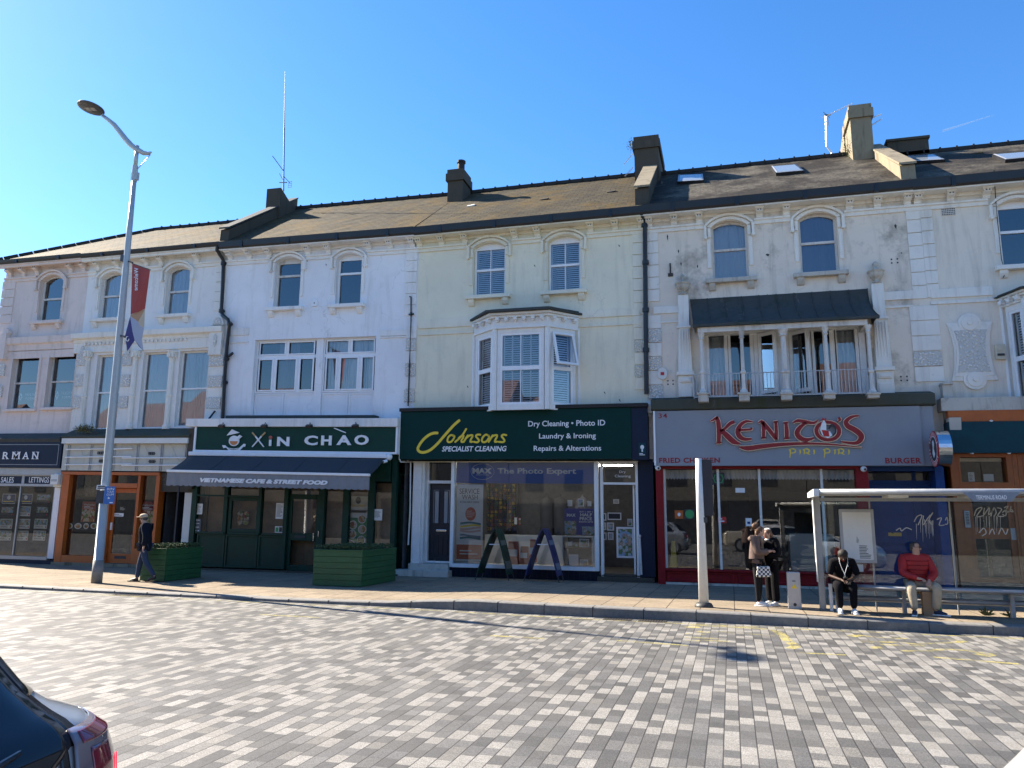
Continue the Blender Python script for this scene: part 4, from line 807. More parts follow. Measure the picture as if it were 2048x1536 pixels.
# ---- roofs, parapets, chimneys
zr = ridge_z([(260,466),(500,441)]); roof(B2, B2.ze, zr, 'slate_gold', xl=B1.xl-.4, hipl=3.6); R1 = zr
zr3 = ridge_z([(700,404),(1150,369)]); roof(B3, B3.ze, zr3, 'slate_gold'); roof(B4, B4.ze, zr3, 'slate_gold')
zr5 = ridge_z([(1340,345),(1660,317)]); roof(B5, B5.ze, zr5, 'slate_brown'); zr6 = ridge_z([(1880,301),(2040,290)]); roof(B6, B6.ze, zr6, 'slate_brown')
parapet(B3, B3.xl+.05, 0, B3.ze, zr3, .34, .42, 3.7, 'stone_dark', 'lead'); parapet(B5, B5.xl+.02, 0, B5.ze, zr5, .40, .52, 3.7); parapet(B6, B6.xl-.05, 0, B6.ze, zr6, .36, .42, 3.7, 'stone_tan')
def chimney(B, foot, pxl, pxr, pyt, d0, d1, cap=True, slope=0, mat='stone_dark', pots=(), flat_=.0):
    d0, d1 = -d0, -d1; xl, zt = uz2(pxl, pyt, d0); xr, _ = uz2(pxr, pyt, d0); zb = foot; m = MB(); hi = zt
    if slope: m.add([(xl, D-d0, zb), (xr, D-d0, zb), (xr, D-d1, zb), (xl, D-d1, zb), (xl+flat_, D-d0, zt), (xr-flat_, D-d0, zt), (xr-flat_, D-d1, zt-slope), (xl+flat_, D-d1, zt-slope)], [(0, 1, 5, 4), (1, 2, 6, 5), (2, 3, 7, 6), (3, 0, 4, 7), (4, 5, 6, 7)])
    else: m.fb(xl+flat_, xr-flat_, zb, zt, d1, d0)
    if cap: m.fb(xl-.06, xr+.06, zt-.42, zt-.14, d1-.06, d0+.06); m.fb(xl-.02, xr+.02, zt-.139, zt+.02, d1-.02, d0+.02)
    o = m.build('chimney', MT[mat], B.t, True)
    for fx, fd, h, r_ in pots:
        q = MB(); q.lathe(xl+(xr-xl)*fx, D-(d0+(d1-d0)*fd), [(r_, zt), (r_, zt+h*.8), (r_*1.25, zt+h*.82), (r_*1.25, zt+h)], 10); q.build('chimney_pot', MT['black_rough'], o, True)
    return xl, xr, zt
def uz2(px, py, dep): p = onY(px, py, D-dep); return p.x, uz(p.x, p.z)
chimney(B3, zroof(B3.ze, zr3, 2.2)-.2, 534, 562, 378, 2.4, 3.9, cap=False, slope=.75)
xl, xr, zt = chimney(B3, zroof(B3.ze, zr3, 2.6)-.3, 896, 926, 341, 2.6, 3.4, pots=((.72, .3, .42, .13),))
m = MB(); f = MB(); m.add([(xl+.05, D+3.4, zt-.5), (xr-.05, D+3.4, zt-.2), (xr-.05, D+5.2, zr3-.2), (xl+.05, D+5.2, zr3-.2), (xl+.05, D+3.4, zr3-.6), (xr-.05, D+3.4, zr3-.6)], [(0, 1, 2, 3), (1, 5, 2), (4, 0, 3), (5, 4, 3, 2)]); m.build('chimney_buttress', MT['stone_dark'], B3.t, True)
chimney(B4, zroof(B4.ze, zr3, 2.4)-.3, 1268, 1316, 276, 2.7, 4.6, mat='stone_dark')
xl, xr, zt = chimney(B5, zroof(B5.ze, zr5, 2.5)-.3, 1698, 1741, 213, 2.8, 3.9, mat='stone_tan')
m = MB(); m.add([(xl-.03, D+3.9, zt-.15), (xr, D+3.9, zt-.15), (xr, D+6.3, zr5+.1), (xl-.03, D+6.3, zr5+.1), (xl-.03, D+3.9, zr5-.4), (xr, D+3.9, zr5-.4), (xl-.03, D+6.3, zr5-.4), (xr, D+6.3, zr5-.4)], [(0, 1, 2, 3), (0, 3, 6, 4), (1, 5, 7, 2), (3, 2, 7, 6)]); m.build('chimney_buttress', MT['stone_tan'], B5.t, True)
x0, zt = uz2(1776, 300, -3.6); x1, _ = uz2(1858, 293, -3.6); m = MB(); m.fb(x0, x1, zr6-.8, zr6+.45, -4.6, -3.6); m.fb(x0-.04, x1+.04, zr6+.45, zr6+.53, -4.65, -3.55); m.build('roof_box', MT['stone_dark'], B6.t, True)
# moss and grass tuft on the tan chimney and on the broken one
MT['moss'] = pm('moss tuft', (.13, .14, .06), .95, var=.5, scale=20, bmp=.6)
def tuft(name, c, r, n, par, hgt=1.0, col='moss', seed=1, flat_=.5):
    rn = random.Random(seed); m = MB()
    for i in range(n):
        a = rn.uniform(0, 2*pi); q = Vector((c[0]+rn.gauss(0, r[0]), c[1]+rn.gauss(0, r[1]), c[2]+rn.gauss(0, r[2]))); d = Vector((cos(a)*.7, sin(a)*.7, rn.uniform(-.2, 1)))*rn.uniform(.05, .12)*hgt; s_ = Vector((-d.y, d.x, .02)).normalized()*.016
        m.add([q-s_, q+s_, q+d], [(0, 1, 2)])
    return m.build(name, MT[col], par, True)
p = uz2(1692, 300, -3.1); tuft('moss', (xl-.06, D+3.4, p[1]), (.05, .25, .28), 350, B5.t, .6, seed=2)
p = uz2(1285, 277, -2.7); tuft('moss', (p[0]-.12, D+3.0, p[1]-.02), (.22, .15, .025), 260, B4.t, .5, seed=4); p = uz2(1262, 292, -2.7); tuft('moss', (p[0], D+2.7, p[1]), (.04, .1, .10), 120, B4.t, .5, seed=5)
# rooflights
def rooflight(B, zr, pts, dr=3.7):
    # pts: photo corners bl, br, tr, tl ; solved on the roof plane
    n = Vector((0, -(zr-B.ze), dr+.44)).normalized(); q = []
    for px, py in pts:
        x = onY(px, py, D+1.5).x; p0 = Vector((x, D-.44, wz(x, B.ze))); r_ = ray(px, py); tt = (p0-CAM).dot(n)/r_.dot(n); q.append(CAM+r_*tt)
    c = sum(q, Vector())/4; up = n*.09; m = MB(); m.add([p+n*-.05 for p in q]+[p+up for p in q], [(0, 1, 5, 4), (1, 2, 6, 5), (2, 3, 7, 6), (3, 0, 4, 7)]+[(4, 5, 6, 7)]); o = m.build('rooflight', MT['black'], B.t)
    k = [c+(p-c)*.86+n*.10 for p in q]; g = MB(); g.quad(*k); g.build('pane', MT['glass_roof'], o); f = MB(); g2 = [c+(p-c)*.97+n*.094 for p in q]; h = [c+(p-c)*.88+n*.108 for p in q]
    for i in range(4): f.quad(g2[i], g2[(i+1) % 4], h[(i+1) % 4], h[i])
    f.build('frame', MT['alu'], o)
m, t, b = newmat('rooflight glass'); b.inputs['Base Color'].default_value = (.25, .3, .34, 1); b.inputs['Roughness'].default_value = .08; b.inputs['Specular IOR Level'].default_value = 1; MT['glass_roof'] = m
rooflight(B5, zr5, [(1355,369),(1408,366),(1406,353),(1357,355)]); rooflight(B5, zr5, [(1552,352),(1608,347),(1592,334),(1542,338)]); rooflight(B6, zr6, [(1826,329),(1890,325),(1868,314),(1814,318)]); rooflight(B6, zr6, [(2010,326),(2076,320),(2050,310),(1984,315)])
# slipped slates / patches
for B, zr, px, py, mt in ((B4, zr3, 1089, 399, 'black_rough'), (B4, zr3, 1223, 384, 'black_rough'), (B3, zr3, 942, 412, 'trim'), (B6, zr6, 1955, 307, 'slate_gold')):
    n = Vector((0, -(zr-B.ze), 4.14)).normalized(); x = onY(px, py, D+1.5).x; p0 = Vector((x, D-.44, wz(x, B.ze))); r_ = ray(px, py); c = CAM+r_*((p0-CAM).dot(n)/r_.dot(n)); m = MB(); s_ = Vector((0, n.z, -n.y)); m.obox(c+n*.012, Vector((.13, 0, .01)), s_*.06, n*.02); m.build('slipped_slate', MT[mt], B.t)
# ---- pipes
def pipe(B, pts, dep, r, name='downpipe', mat='black', clips=()):
    q = []
    for i, (px, py) in enumerate(pts): dd = dep[i] if isinstance(dep, (list, tuple)) else dep; q.append(tuple(onY(px, py, D-dd)))
    m = MB(); m.tube(q, r, 8)
    for px, py in clips: c = onY(px, py, D-(dep if not isinstance(dep, (list, tuple)) else dep[-1])); m.lathe(c.x, c.y, [(r*1.45, c.z-.06), (r*1.45, c.z+.06)], 8); m.box(c.x-.09, c.x+.09, c.y+.03, c.y+.06, c.z-.03, c.z+.03)
    return m.build(name, MT[mat], B.t, smooth=False)
pipe(B3, [(435,492),(434,500),(440,510),(446,519),(447,526),(445,580),(442.5,624),(446,631),(456,639),(459,648),(457,665),(454,690),(450,740),(445,838)], [.40,.38,.25,.14,.09,.09,.09,.12,.20,.22,.12,.10,.09,.09], .06, clips=((447,527),(443,622),(459,648),(452,718),(449,765)))
m = MB(); p = onY(457, 713, D-.1); m.tube([p, p+Vector((.18, -.03, .10))], .045, 8); m.build('pipe_branch', MT['black'], B3.t)
pipe(B4, [(1281,421),(1283,428),(1288,437),(1290,446),(1290,470),(1291,600),(1292,700),(1293,788)], [.42,.38,.22,.12,.10,.10,.10,.10], .065, clips=((1289,450),(1291,525),(1291.5,620),(1292,700)))
pipe(B3, [(819,593),(822,593.5),(822,640),(819,730),(816,812)], .06, .022, clips=((822,628),(819,731)))
m = MB(); a = onY(430, 822, D-.1); b = onY(416, 840, D-.3); m.tube([a, b], .03, 6); m.build('pipe_stub', MT['black'], B2.t)
m = MB(); x, z = A(1300, 815, .15); m.fb(x-.09, x+.06, z-.16, z+.16, .1, .25); m.tube([(x-.02, D-.16, z-.16), (x-.02, D-.16, z-.25)], .035); m.build('rainwater_head', MT['offwhite'], B5.t, True, bevel=.01)
pts = [(1988,340),(1991,395),(1995,440),(2003,520),(2012,545),(2006,556)]; m = MB(); m.tube([onY(px, py, D-(.46 if py < 360 else .08)) for px, py in pts], .012, 5); m.build('loose_cable', MT['black'], B6.t)
# sets of dark raised discs, the shade of fixing holes put in colour
for px, py in ((1789, 522), (1808, 757), (1341, 765)):
    x, z = A(px, py); m = MB()
    for i, j in ((-1, -1), (1, -1), (1, 1), (-1, 1)): m.fp([(x+i*.07+.022*cos(k*pi/4), z+j*.05+.022*sin(k*pi/4)) for k in range(8)], 0, .008)
    m.build('fixing_holes', MT['hole_shade_flake'], B5.t, True)
m = MB()
for px, py, w_, h_ in ((1791, 453, .03, .07), (1803, 506, .02, .02), (1324, 365, .02, .05), (1335, 475, .02, .10), (1357, 503, .02, .06), (1362, 528, .02, .06), (1535, 510, .05, .04), (1395, 533, .02, .05)): x, z = A(px, py); m.fp([(x-w_, z+h_*.3), (x-.2*w_, z+h_), (x+w_, z+.4*h_), (x+.5*w_, z-h_), (x-.4*w_, z-.5*h_)], 0, .004)
m.build('flaked_patches', MT['hole_shade_flake'], B5.t, True)
m = MB()
for px, py in ((1238, 491), (1069, 531), (1165, 507), (1165, 533), (935, 773), (1239, 800), (1209, 785), (614, 521), (652, 529)): x, z = A(px, py); m.fp([(x-.02, z+.03), (x+.015, z+.01), (x+.03, z-.05), (x-.005, z-.02)], 0, .004)
m.build('flaked_patches', MT['hole_shade_flake'], B4.t, True)
for B in (B1, B2, B3, B4, B5, B6): B.finish(3.25, B.zsof)
# ================================================================ ground floor: shopfronts
def slab(name, B, mat, x0, x1, z0, z1, d0, d1, bevel=0, par=None): m = MB(); m.fb(x0, x1, z0, z1, d0, d1); return m.build(name, MT[mat], par or B.t, True, bevel=bevel)
MT['tile_dark'] = brick_mat('navy glazed tile', (.012, .016, .03), (.010, .014, .026), (.04, .04, .045), .15, .15, .004, .1, 0, rough=.25, bmp=.1)
MT['wood_brown'] = pm('brown boards', (.14, .075, .04), .6, var=.3); MT['floor'] = pm('shop floor', (.16, .14, .12), .5, var=.2); MT['recess'] = pm('dark recessed paint', (.012, .014, .022), .5, var=.2)
MT['orange_boards'] = pm('orange boards', (.30, .078, .012), .5, var=.18); MT['teal'] = pm('teal hoarding', (.004, .045, .06), .5, var=.12, spec=.2)
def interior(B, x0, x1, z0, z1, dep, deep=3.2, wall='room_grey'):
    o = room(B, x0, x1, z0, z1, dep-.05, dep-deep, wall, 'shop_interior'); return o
def glazing(B, quads, dep, name='shop_window', mat='glass_shop', par=None):
    for (x0, x1, z0, z1) in quads: m = MB(); m.quad((x0, D-dep, z0), (x1, D-dep, z0), (x1, D-dep, z1), (x0, D-dep, z1)); m.build(name, MT[mat], par or B.t, True)
def R4(tl, br, dep): x0, z1 = A(*tl, dep); x1, z0 = A(*br, dep); return x0, x1, z0, z1
def poster(name, label, cat, tl, br, dep, draw=None, base='paper', group=None, th=.006):
    x0, x1, z0, z1 = R4(tl, br, dep); t = thing(name, label, cat, ((x0+x1)/2, D-dep, wz((x0+x1)/2, z0)), group); m = MB(); m.fb(x0, x1, z0, z1, dep, dep+th); m.build('sheet', MT[base], t, True)
    if draw:
        m = MB(); draw(m, x0, x1, z0, z1, dep+th); m.build('print', [MT['ink'], MT['red'], MT['white'], MT['yellow'], MT['photo'], MT['blue'], MT['grn']], t, True)
    return t
MT['grn'] = flat('print green', (.03, .25, .08))
def photo_mat(name, cols, sc=9):
    m, t, b = newmat(name); v = pos(t); n = N(t, 'ShaderNodeTexVoronoi'); n.inputs['Scale'].default_value = sc; t.links.new(v, n.inputs['Vector']); s_ = N(t, 'ShaderNodeSeparateColor'); t.links.new(n.outputs['Color'], s_.inputs[0])
    c = ramp(t, s_.outputs[0], [(i/len(cols), c) for i, c in enumerate(cols)], 'CONSTANT'); c = mixc(t, .5, c, ramp(t, noise(t, v, sc*2.3, 4), [(.3, .1), (.7, .8)]), 'OVERLAY'); t.links.new(c, b.inputs['Base Color']); b.inputs['Roughness'].default_value = .5; return m
MT['photo'] = photo_mat('house photograph', [(.25, .38, .55), (.45, .5, .5), (.12, .2, .07), (.4, .3, .22)], 14); MT['food'] = photo_mat('food photograph', [(.5, .2, .05), (.65, .5, .3), (.2, .25, .05), (.6, .55, .45), (.35, .06, .03)], 11)
def lines(m, x0, x1, z0, z1, d, n, mi=0, fill=.5, seed=1):
    rn = random.Random(seed)
    for i in range(n): z = z1-(z1-z0)*(i+.5)/n; m.fb(x0, x0+(x1-x0)*rn.uniform(.55, 1), z-(z1-z0)/n*fill/2, z+(z1-z0)/n*fill/2, d, d+.002, mi)
# ---------------------------------------------------------------- estate agent
d = .15; xr = AX(120, 1000, d); B = B1
m = MB(); prof_x(m, B1.xl, AX(122, 868, .3), [(0, AZ(60, 884, .3)), (.30, AZ(60, 884, .3)), (.34, AZ(60, 878, .3)), (.30, AZ(60, 874, .3)), (0, AZ(60, 866, .1))]); m.build('lead_ledge', MT['lead'], B.t, True)
x0, x1, z0, z1 = R4((-130, 885), (119, 936), .30); xc = (x0+x1)/2
t = thing('shop_sign', 'navy estate agent fascia sign with spaced white serif letters RMAN', 'sign', (xc, D-.3, wz(xc, z0)), 'fascia signs above the shops'); m = MB(); x0 = max(x0, B1.xl+.05); m.fb(x0, x1, z0, z1, .02, .30); m.build('board', MT['navy'], t, True)
m = MB(); m.frame(x0+.08, x1-.12, z0+.10, z1-.08, .015, .30, .306); m.build('border', MT['alu'], t, True); m = MB()
for ch, a, b in (('R', 6, 18), ('M', 25, 40), ('A', 46, 58), ('N', 65, 77)):
    ptext(m, ch, (a+1, 904), (b-1, 918), .306, .012, bold=.008)
    u0, u1, v0, v1 = R4((a, 903.7), (b, 918.3), .306); sw = (u1-u0)*.42
    for zz in (v0, v1-.016):
        for uu in ((u0, u1-sw) if not (ch == 'A' and zz > v0) and not (ch == 'R' and zz > v0) else ()): m.fb(uu, uu+sw, zz, zz+.018, .306, .316)
m.build('lettering', MT['white'], t, True)
m = MB(); m.fb(B1.xl, x1, AZ(60, 950, d), z0-.004, .0, .22); m.fb(B1.xl, AX(108, 960, d), AZ(60, 951, d)-.02, AZ(60, 950, d)-.002, .0, d); zs0 = AZ(60, 967.5, d); zs1 = AZ(60, 951, d)-.022
m.fb(AX(43.5, 960, d), AX(48.5, 960, d), zs0, zs1, 0, d); m.fb(AX(106, 960, d), AX(112, 960, d), zs0, zs1, 0, d); m.fb(B1.xl, AX(112, 960, d), AZ(60, 972.5, d), zs0-.002, 0, d+.03)
zb = AZ(50, 1112, d); zt = AZ(60, 972.5, d)-.002; xw0, xw1 = B1.xl+.1, AX(101, 1045, d)
m.fb(xw1, xw1+.07, zb, zt, 0, d); m.fb(xw0-.1, xw0, zb, zt, 0, d); xm = AX(31, 1045, d); m.fb(xm-.025, xm+.025, zb, zt, .04, d-.03); m.fb(xw0-.1, xw1+.07, zb-.10, zb-.002, 0, d+.06); m.build('shopfront', MT['alu'], B.t, True)
slab('pilaster', B, 'wall_blue', xw1+.08, AX(112, 1045, d+.06)+.02, AZ(100, 1117, d), AZ(115, 975, d), 0, d+.05); slab('plinth', B, 'navy', B.xl, AX(108, 1120, d), 0, zb-.104, 0, d+.04)
slab('pilaster_cap', B, 'offwhite', AX(108, 955, .3), AX(124, 955, .3), AZ(115, 974, .3), AZ(115, 947, .3), 0, .3, .01)
for txt, a, b, c_, e in (('SALES', 3, 27, 0, 43), ('LETTINGS', 59, 97.5, 49, 106)):
    xa, xb = (max(B1.xl+.1, AX(c_-30 if c_ == 0 else c_, 960, d)), AX(e, 960, d)); m = MB(); m.fb(xa, xb, zs0+.002, zs1-.002, d-.06, d-.02); o = m.build('name_panel', MT['navy'], B.t, True); m = MB(); ptext(m, txt, (a, 954), (b, 965.5), d-.02, .004, bold=.006); m.build('lettering', MT['white'], o, True)
interior(B, B1.xl+.05, xw1+.1, 0, zt, d); glazing(B, [(xw0, xm, zb, zt), (xm, xw1, zb, zt)], d-.06)
rn = random.Random(5); cols_ = ((25, 120, 160, 255, 300, 400), (15, 105, 150, 240, 295, 385), (5, 95, 140, 235, 280, 375), (0, 85, 130, 220, 270, 360)); rws = ((750, 830), (850, 930), (950, 1030), (1045, 1125))
for r_, (row, (ya, yb)) in enumerate(zip(cols_, rws)):
    for k in range(3):
        a, b = row[2*k]/4, row[2*k+1]/4
        def dr(m, x0, x1, z0, z1, dd, r_=r_, k=k):
            if r_ == 0 and k < 2: m.fb(x0+.02, x1-.02, z0+.02, z1-.02, dd, dd+.002, 5); m.fp([((x0+x1)/2+.08*cos(i*pi/6), (z0+z1)/2+.04+.07*sin(i*pi/6)) for i in range(12)], dd+.002, dd+.004, 2); m.fb(x0+.06, x1-.06, z0+.05, z0+.08, dd+.002, dd+.004, 3)
            else: m.fb(x0+.02, x1-.02, z0+(z1-z0)*.36, z1-.02, dd, dd+.002, 4); lines(m, x0+.04, x1-.1, z0+.03, z0+(z1-z0)*.3, dd, 3, 0, .4, r_*5+k); m.fb(x1-.08, x1-.03, z0+.03, z0+.07, dd, dd+.002, 1)
        q = ('left', 'middle', 'right')[k]; dk = (r_ == 0 and k == 2) or (r_ == 1 and k != 1)
        poster('property_card', '%s %s in the %s row, %s column of the estate agent window' % ('dark' if dk else ('blue' if r_ == 0 else 'white'), 'notice' if r_ == 0 or dk else 'house photo card', ('top', 'second', 'third', 'bottom')[r_], q), 'card', (a, 800+ya/4), (b, 800+yb/4), d-.14, dr, 'navy' if dk else 'paper', 'property cards in the estate agent window')
m = MB(); xa, za = A(115, 960, .32); m.fb(xa-.17, xa+.15, za-.14, za+.16, .305, .45); m.fb(xa-.13, xa+.11, za-.05, za+.02, .45, .456, 1); tag(m.build('vent_box', [MT['offwhite'], MT['alu']], None, True, bevel=.02), 'off white vent box at the top of the pilaster beside the orange shopfront', 'vent box')
# ---------------------------------------------------------------- orange shop
d = .35; B = B2; xL, xR = AX(123, 960, d), AX(379, 920, d)
m = MB(); z1, z0 = AZ(250, 861, .5), AZ(250, 876, .5); prof_x(m, xL, xR+.05, [(0, z0), (.5, z0), (.55, z0+.05), (.5, z0+.12), (0, z1+.12)]); m.build('lead_ledge', MT['mossy'], B.t, True)
slab('beam', B, 'offwhite', xL, xR, AZ(250, 886.5, .52), z0-.003, 0, .52); p = onY(170, 878, D-.5); tuft('moss', (p.x, D-.52, p.z+.02), (.22, .03, .06), 500, B.t, 1.2, seed=9)
x0, x1, z0, z1 = R4((126, 888), (376, 943), .40); xc = (x0+x1)/2; t = thing('shop_sign', 'stripped cream sign board with bare light tubes above the orange shopfront', 'sign', (xc, D-.4, wz(xc, z0)), 'fascia signs above the shops')
m = MB(); m.fb(x0, x1, z0, z1, .02, .36); m.build('board', stucco('aged cream board', (.55, .545, .48), .5), t, True)
for k in range(6): x = x0+.25+(x1-x0-.4)*k/5; m = MB(); m.fb(x-.045, x-.02, z0+.01, z1-.02, .36, .385); m.fb(x+.02, x+.045, z0+.01, z1-.02, .36, .385); m.build('rail', MT['alu'], t, True)
for (a, ya), (b, yb) in (((132, 899), (265, 897)), ((130, 914.5), (262, 913)), ((130, 929.5), (264, 928)), ((244, 916), (375, 915.5)), ((243, 931), (374, 930)), ((215, 899), (264, 897))):
    m = MB(); m.tube([onY(a, ya, D-.43), onY(b, yb, D-.43)], .019, 8); m.build('light_tube', MT['white'], t)
m = MB()
for px, py in ((201, 906), (204, 922), (303, 907), (304, 923)):
    x, z = A(px, py, .37)
    for k in range(3): m.frame(x-.12+k*.085, x-.05+k*.085, z-.05, z+.05, .018, .36, .375)
    m.fb(x-.14, x+.16, z-.012, z+.012, .375, .38)
m.build('peeled_lettering', MT['ink'], t, True)
rn = random.Random(8); m = MB()
for k in range(6):
    px = 160+k*36; pts = [onY(px+i*7, 895+18*sin(i*.9+k)+rn.uniform(-3, 3)+k*2, D-.40) for i in range(6)]; m.tube(pts, .006, 4)
m.build('cables', MT['alu'], t)
fr = MB(); zt, zb = AZ(220, 944, d), 0.0
def vpost(pt, pb, yt, yb, dd=.0, dep=d): xa = AX(pt[0], yt, dep); xb = AX(pt[1], yt, dep); fr.fb(xa, xb, AZ(pb[0], yb, dep), AZ(pt[0], yt, dep), 0, dep+dd)
zhead = AZ(220, 950, d); fr.fb(xL, AX(321, 947, d), zhead, zt, 0, d+.04)
vx = {n: (AX(a, 960, d), AX(b, 960, d)) for n, a, b in (('a', 126, 139.5), ('b', 203, 211), ('c', 276, 281), ('e', 313, 320.5))}
xdoorL, xdoorR = AX(222, 960, d), AX(276, 960, d)
for k in ('a', 'c', 'e'): fr.fb(vx[k][0], vx[k][1], zb, zhead, 0, d+(.02 if k != 'c' else 0))
fr.fb(vx['b'][0]+.15, xdoorL+.03, zb, zhead, 0, d); zsill = AZ(155, 1111, d); fr.fb(vx['a'][1], vx['b'][0]+.15, zb, zsill, 0, d+.01); fr.fb(vx['c'][1], vx['e'][0], zb, zsill+.25, 0, d+.01)
ztr = AZ(250, 972, d); fr.fb(xdoorL+.03, xdoorR, ztr-.06, ztr+.08, 0, d+.01); so_ = fr.build('shopfront', MT['orange'], B.t, True, bevel=.006)
xd0, xd1 = xdoorL+.04, xdoorR-.01; dr = MB(); dd = d-.12; zdt = ztr-.07; zdb = .10
dr.fb(xd0, xd0+.11, zdb, zdt, dd-.05, dd); dr.fb(xd1-.11, xd1, zdb, zdt, dd-.05, dd); dr.fb(xd0+.11, xd1-.11, zdt-.13, zdt, dd-.05, dd); dr.fb(xd0+.11, xd1-.11, zdb, AZ(240, 1108, d), dd-.05, dd); do = dr.build('door', MT['orange'], B.t, True, bevel=.005)
zl = AZ(232, 1115, d); m = MB(); m.fb(xd0+.3, xd1-.3, zl-.04, zl+.04, dd, dd+.012); m.build('letter_plate', MT['ink'], do, True); m = MB(); m.fb(xd0+.02, xd0+.09, AZ(217, 1060, d), AZ(217, 1045, d), dd, dd+.03); m.build('handle', MT['white'], do, True)
glazing(B, [(xd0+.08, xd1-.08, .3, zdt-.1)], dd-.03, 'door_pane', par=do); glazing(B, [(vx['a'][1]-.02, vx['b'][0]+.17, zsill-.02, zhead+.01), (vx['c'][1]-.02, vx['e'][0]+.02, .4, zhead+.01), (xdoorL, xdoorR, ztr+.06, zhead+.01)], d-.14)
interior(B, xL, vx['e'][1], 0, zt, d-.2); slab('step', B, 'stone_tan', xL, vx['e'][1], -.05, .09, 0, d+.06)
slab('recess_wall', B, 'recess', vx['e'][1]+.002, AX(362, 1000, .1), 0, zt, -.6, -.5); slab('recess_cheek', B, 'recess', AX(362, 1000, .1), AX(365, 1000, .1), 0, zt, -.6, .3)
slab('side_door', B, 'offwhite', AX(365, 1030, .25), AX(383, 1030, .25), .05, AZ(372, 985, .25), .1, .22); slab('side_door_head', B, 'stone_dark', vx['e'][1]+.002, xR+.3, AZ(372, 984, .25), zt, -.1, .28)
slab('pier', B, 'stone_dark', AX(376, 900, .4), AX(392, 900, .4), 2.3, AZ(380, 857, .4), 0, .45)
def big_food(mt):
    def f(m, x0, x1, z0, z1, dd): m.fb(x0+.01, x1-.01, z0+.01, z0+(z1-z0)*.62, dd, dd+.002, 4); put_text(m, 'Welcome', x0+.06, x1-.06, z1-(z1-z0)*.2, z1-(z1-z0)*.1, dd, dd+.003, 2); lines(m, x0+.08, x1-.08, z0+(z1-z0)*.65, z0+(z1-z0)*.78, dd, 2, 2)
    return f
MT['posterred'] = flat('red orange poster', (.42, .10, .05)); keep = MT['photo']; MT['photo'] = MT['food']
poster('food_poster', 'red food poster left of the lamp post in the orange shop window', 'poster', (166, 1003), (189, 1044), d-.2, big_food(1), 'posterred'); poster('food_poster', 'dark red food poster in the narrow window behind the walker', 'poster', (282, 1003), (308, 1050), d-.2, big_food(1), 'kred')
for k, (a, b) in enumerate(((132, 146), (149, 164), (167, 178), (181, 195))):
    poster('food_sticker', ('round', 'square white', 'oval dark', 'yellow green')[k]+' food picture sticker in the row at the bottom of the orange shop window', 'sticker', (a, 1045), (b, 1059), d-.2, lambda m, x0, x1, z0, z1, dd: (m.fp([((x0+x1)/2+(x1-x0)*.44*cos(i*pi/8), (z0+z1)/2+(z1-z0)*.44*sin(i*pi/8)) for i in range(16)], dd, dd+.002, 2), m.fp([((x0+x1)/2+(x1-x0)*.3*cos(i*pi/8), (z0+z1)/2+(z1-z0)*.3*sin(i*pi/8)) for i in range(16)], dd+.002, dd+.004, 4)), 'ink', 'food stickers in the orange shop window')
MT['photo'] = keep
poster('notice', 'white notice across the glass of the orange shop door', 'notice', (226, 1026), (247, 1033), dd-.02, lambda m, *a: lines(m, a[0]+.03, a[1]-.03, a[2]+.02, a[3]-.02, a[4], 2)); poster('notice', 'small opening hours card inside the orange shop door', 'notice', (240, 1013), (251, 1022), dd-.1, lambda m, *a: lines(m, a[0]+.02, a[1]-.02, a[2]+.02, a[3]-.02, a[4], 3, 2), 'ink')
for k, px in enumerate((160, 172, 184)):
    x, z = A(px, 952, -.3); t = thing('pendant_lamp', ('first', 'second', 'third')[k]+' wicker lamp from the left hanging inside the orange shop window', 'lamp', (x, D+.5, wz(x, z)-.5), 'wicker lamps inside the orange shop'); m = MB(); m.tube([(x, D+.5, z), (x, D+.5, z-.3)], .006, 5); m.build('cord', MT['ink'], t, True); m = MB(); m.lathe(x, D+.5, [(.04, z-.3), (.14, z-.38), (.17, z-.52), (.12, z-.62), (.05, z-.64)], 12); m.build('lamp_shade', pm('wicker', (.32, .24, .15), .8, var=.4, scale=30), t, True)
# ---------------------------------------------------------------- Vietnamese cafe
d = .35; B = B3; xl, xr = AX(381, 1000, d), AX(801, 1000, d)
m = MB(); zt = (AZ(371, 841, .6)+AZ(795, 832, .6))/2; zb = (AZ(371, 856, .6)+AZ(795, 850, .6))/2; x0, x1 = AX(371, 848, .6), AX(795, 842, .6); m.fb(x0, x1, zb, zt, 0, .60); m.build('cornice_board', MT['wall_white'], B.t, True, bevel=.008)
slab('lead_flashing', B, 'lead', AX(450, 835, .3), AX(750, 830, .3), zt+.002, zt+.14, 0, .3, .03)
x0, x1, z0, z1 = R4((394, 860), (791, 903), .52); z1 = zb-.005; xc = (x0+x1)/2; t = thing('shop_sign', 'green cafe fascia sign with XIN CHAO in raised white letters and a soup bowl logo', 'sign', (xc, D-.5, wz(xc, z0)), 'fascia signs above the shops')
m = MB(); m.fb(x0, x1, z0, z1, .1, .52); m.build('board', MT['green_sign'], t, True); m = MB(); m.fb(x0-.07, x0-.002, z0-.02, z1, .1, .55); m.fb(x1+.002, x1+.06, z0-.02, z1, .1, .55); m.fb(x0-.07, x1+.06, z0-.08, z0-.022, .1, .56); m.build('edging', MT['white'], t, True)
def zp(x, y): return (340+x/4, 800+y/4)
S = lambda pts, dep=.54: [A(*zp(*p), dep) for p in pts]
m = MB()
for txt, a, b in (('N', (863, 295), (955, 370)), ('C', (1080, 285), (1182, 363)), ('H', (1215, 285), (1293, 363)), ('A', (1338, 282), (1452, 361)), ('O', (1480, 280), (1590, 360))): ptext(m, txt, zp(*a), zp(*b), .54, .03, bold=.035)
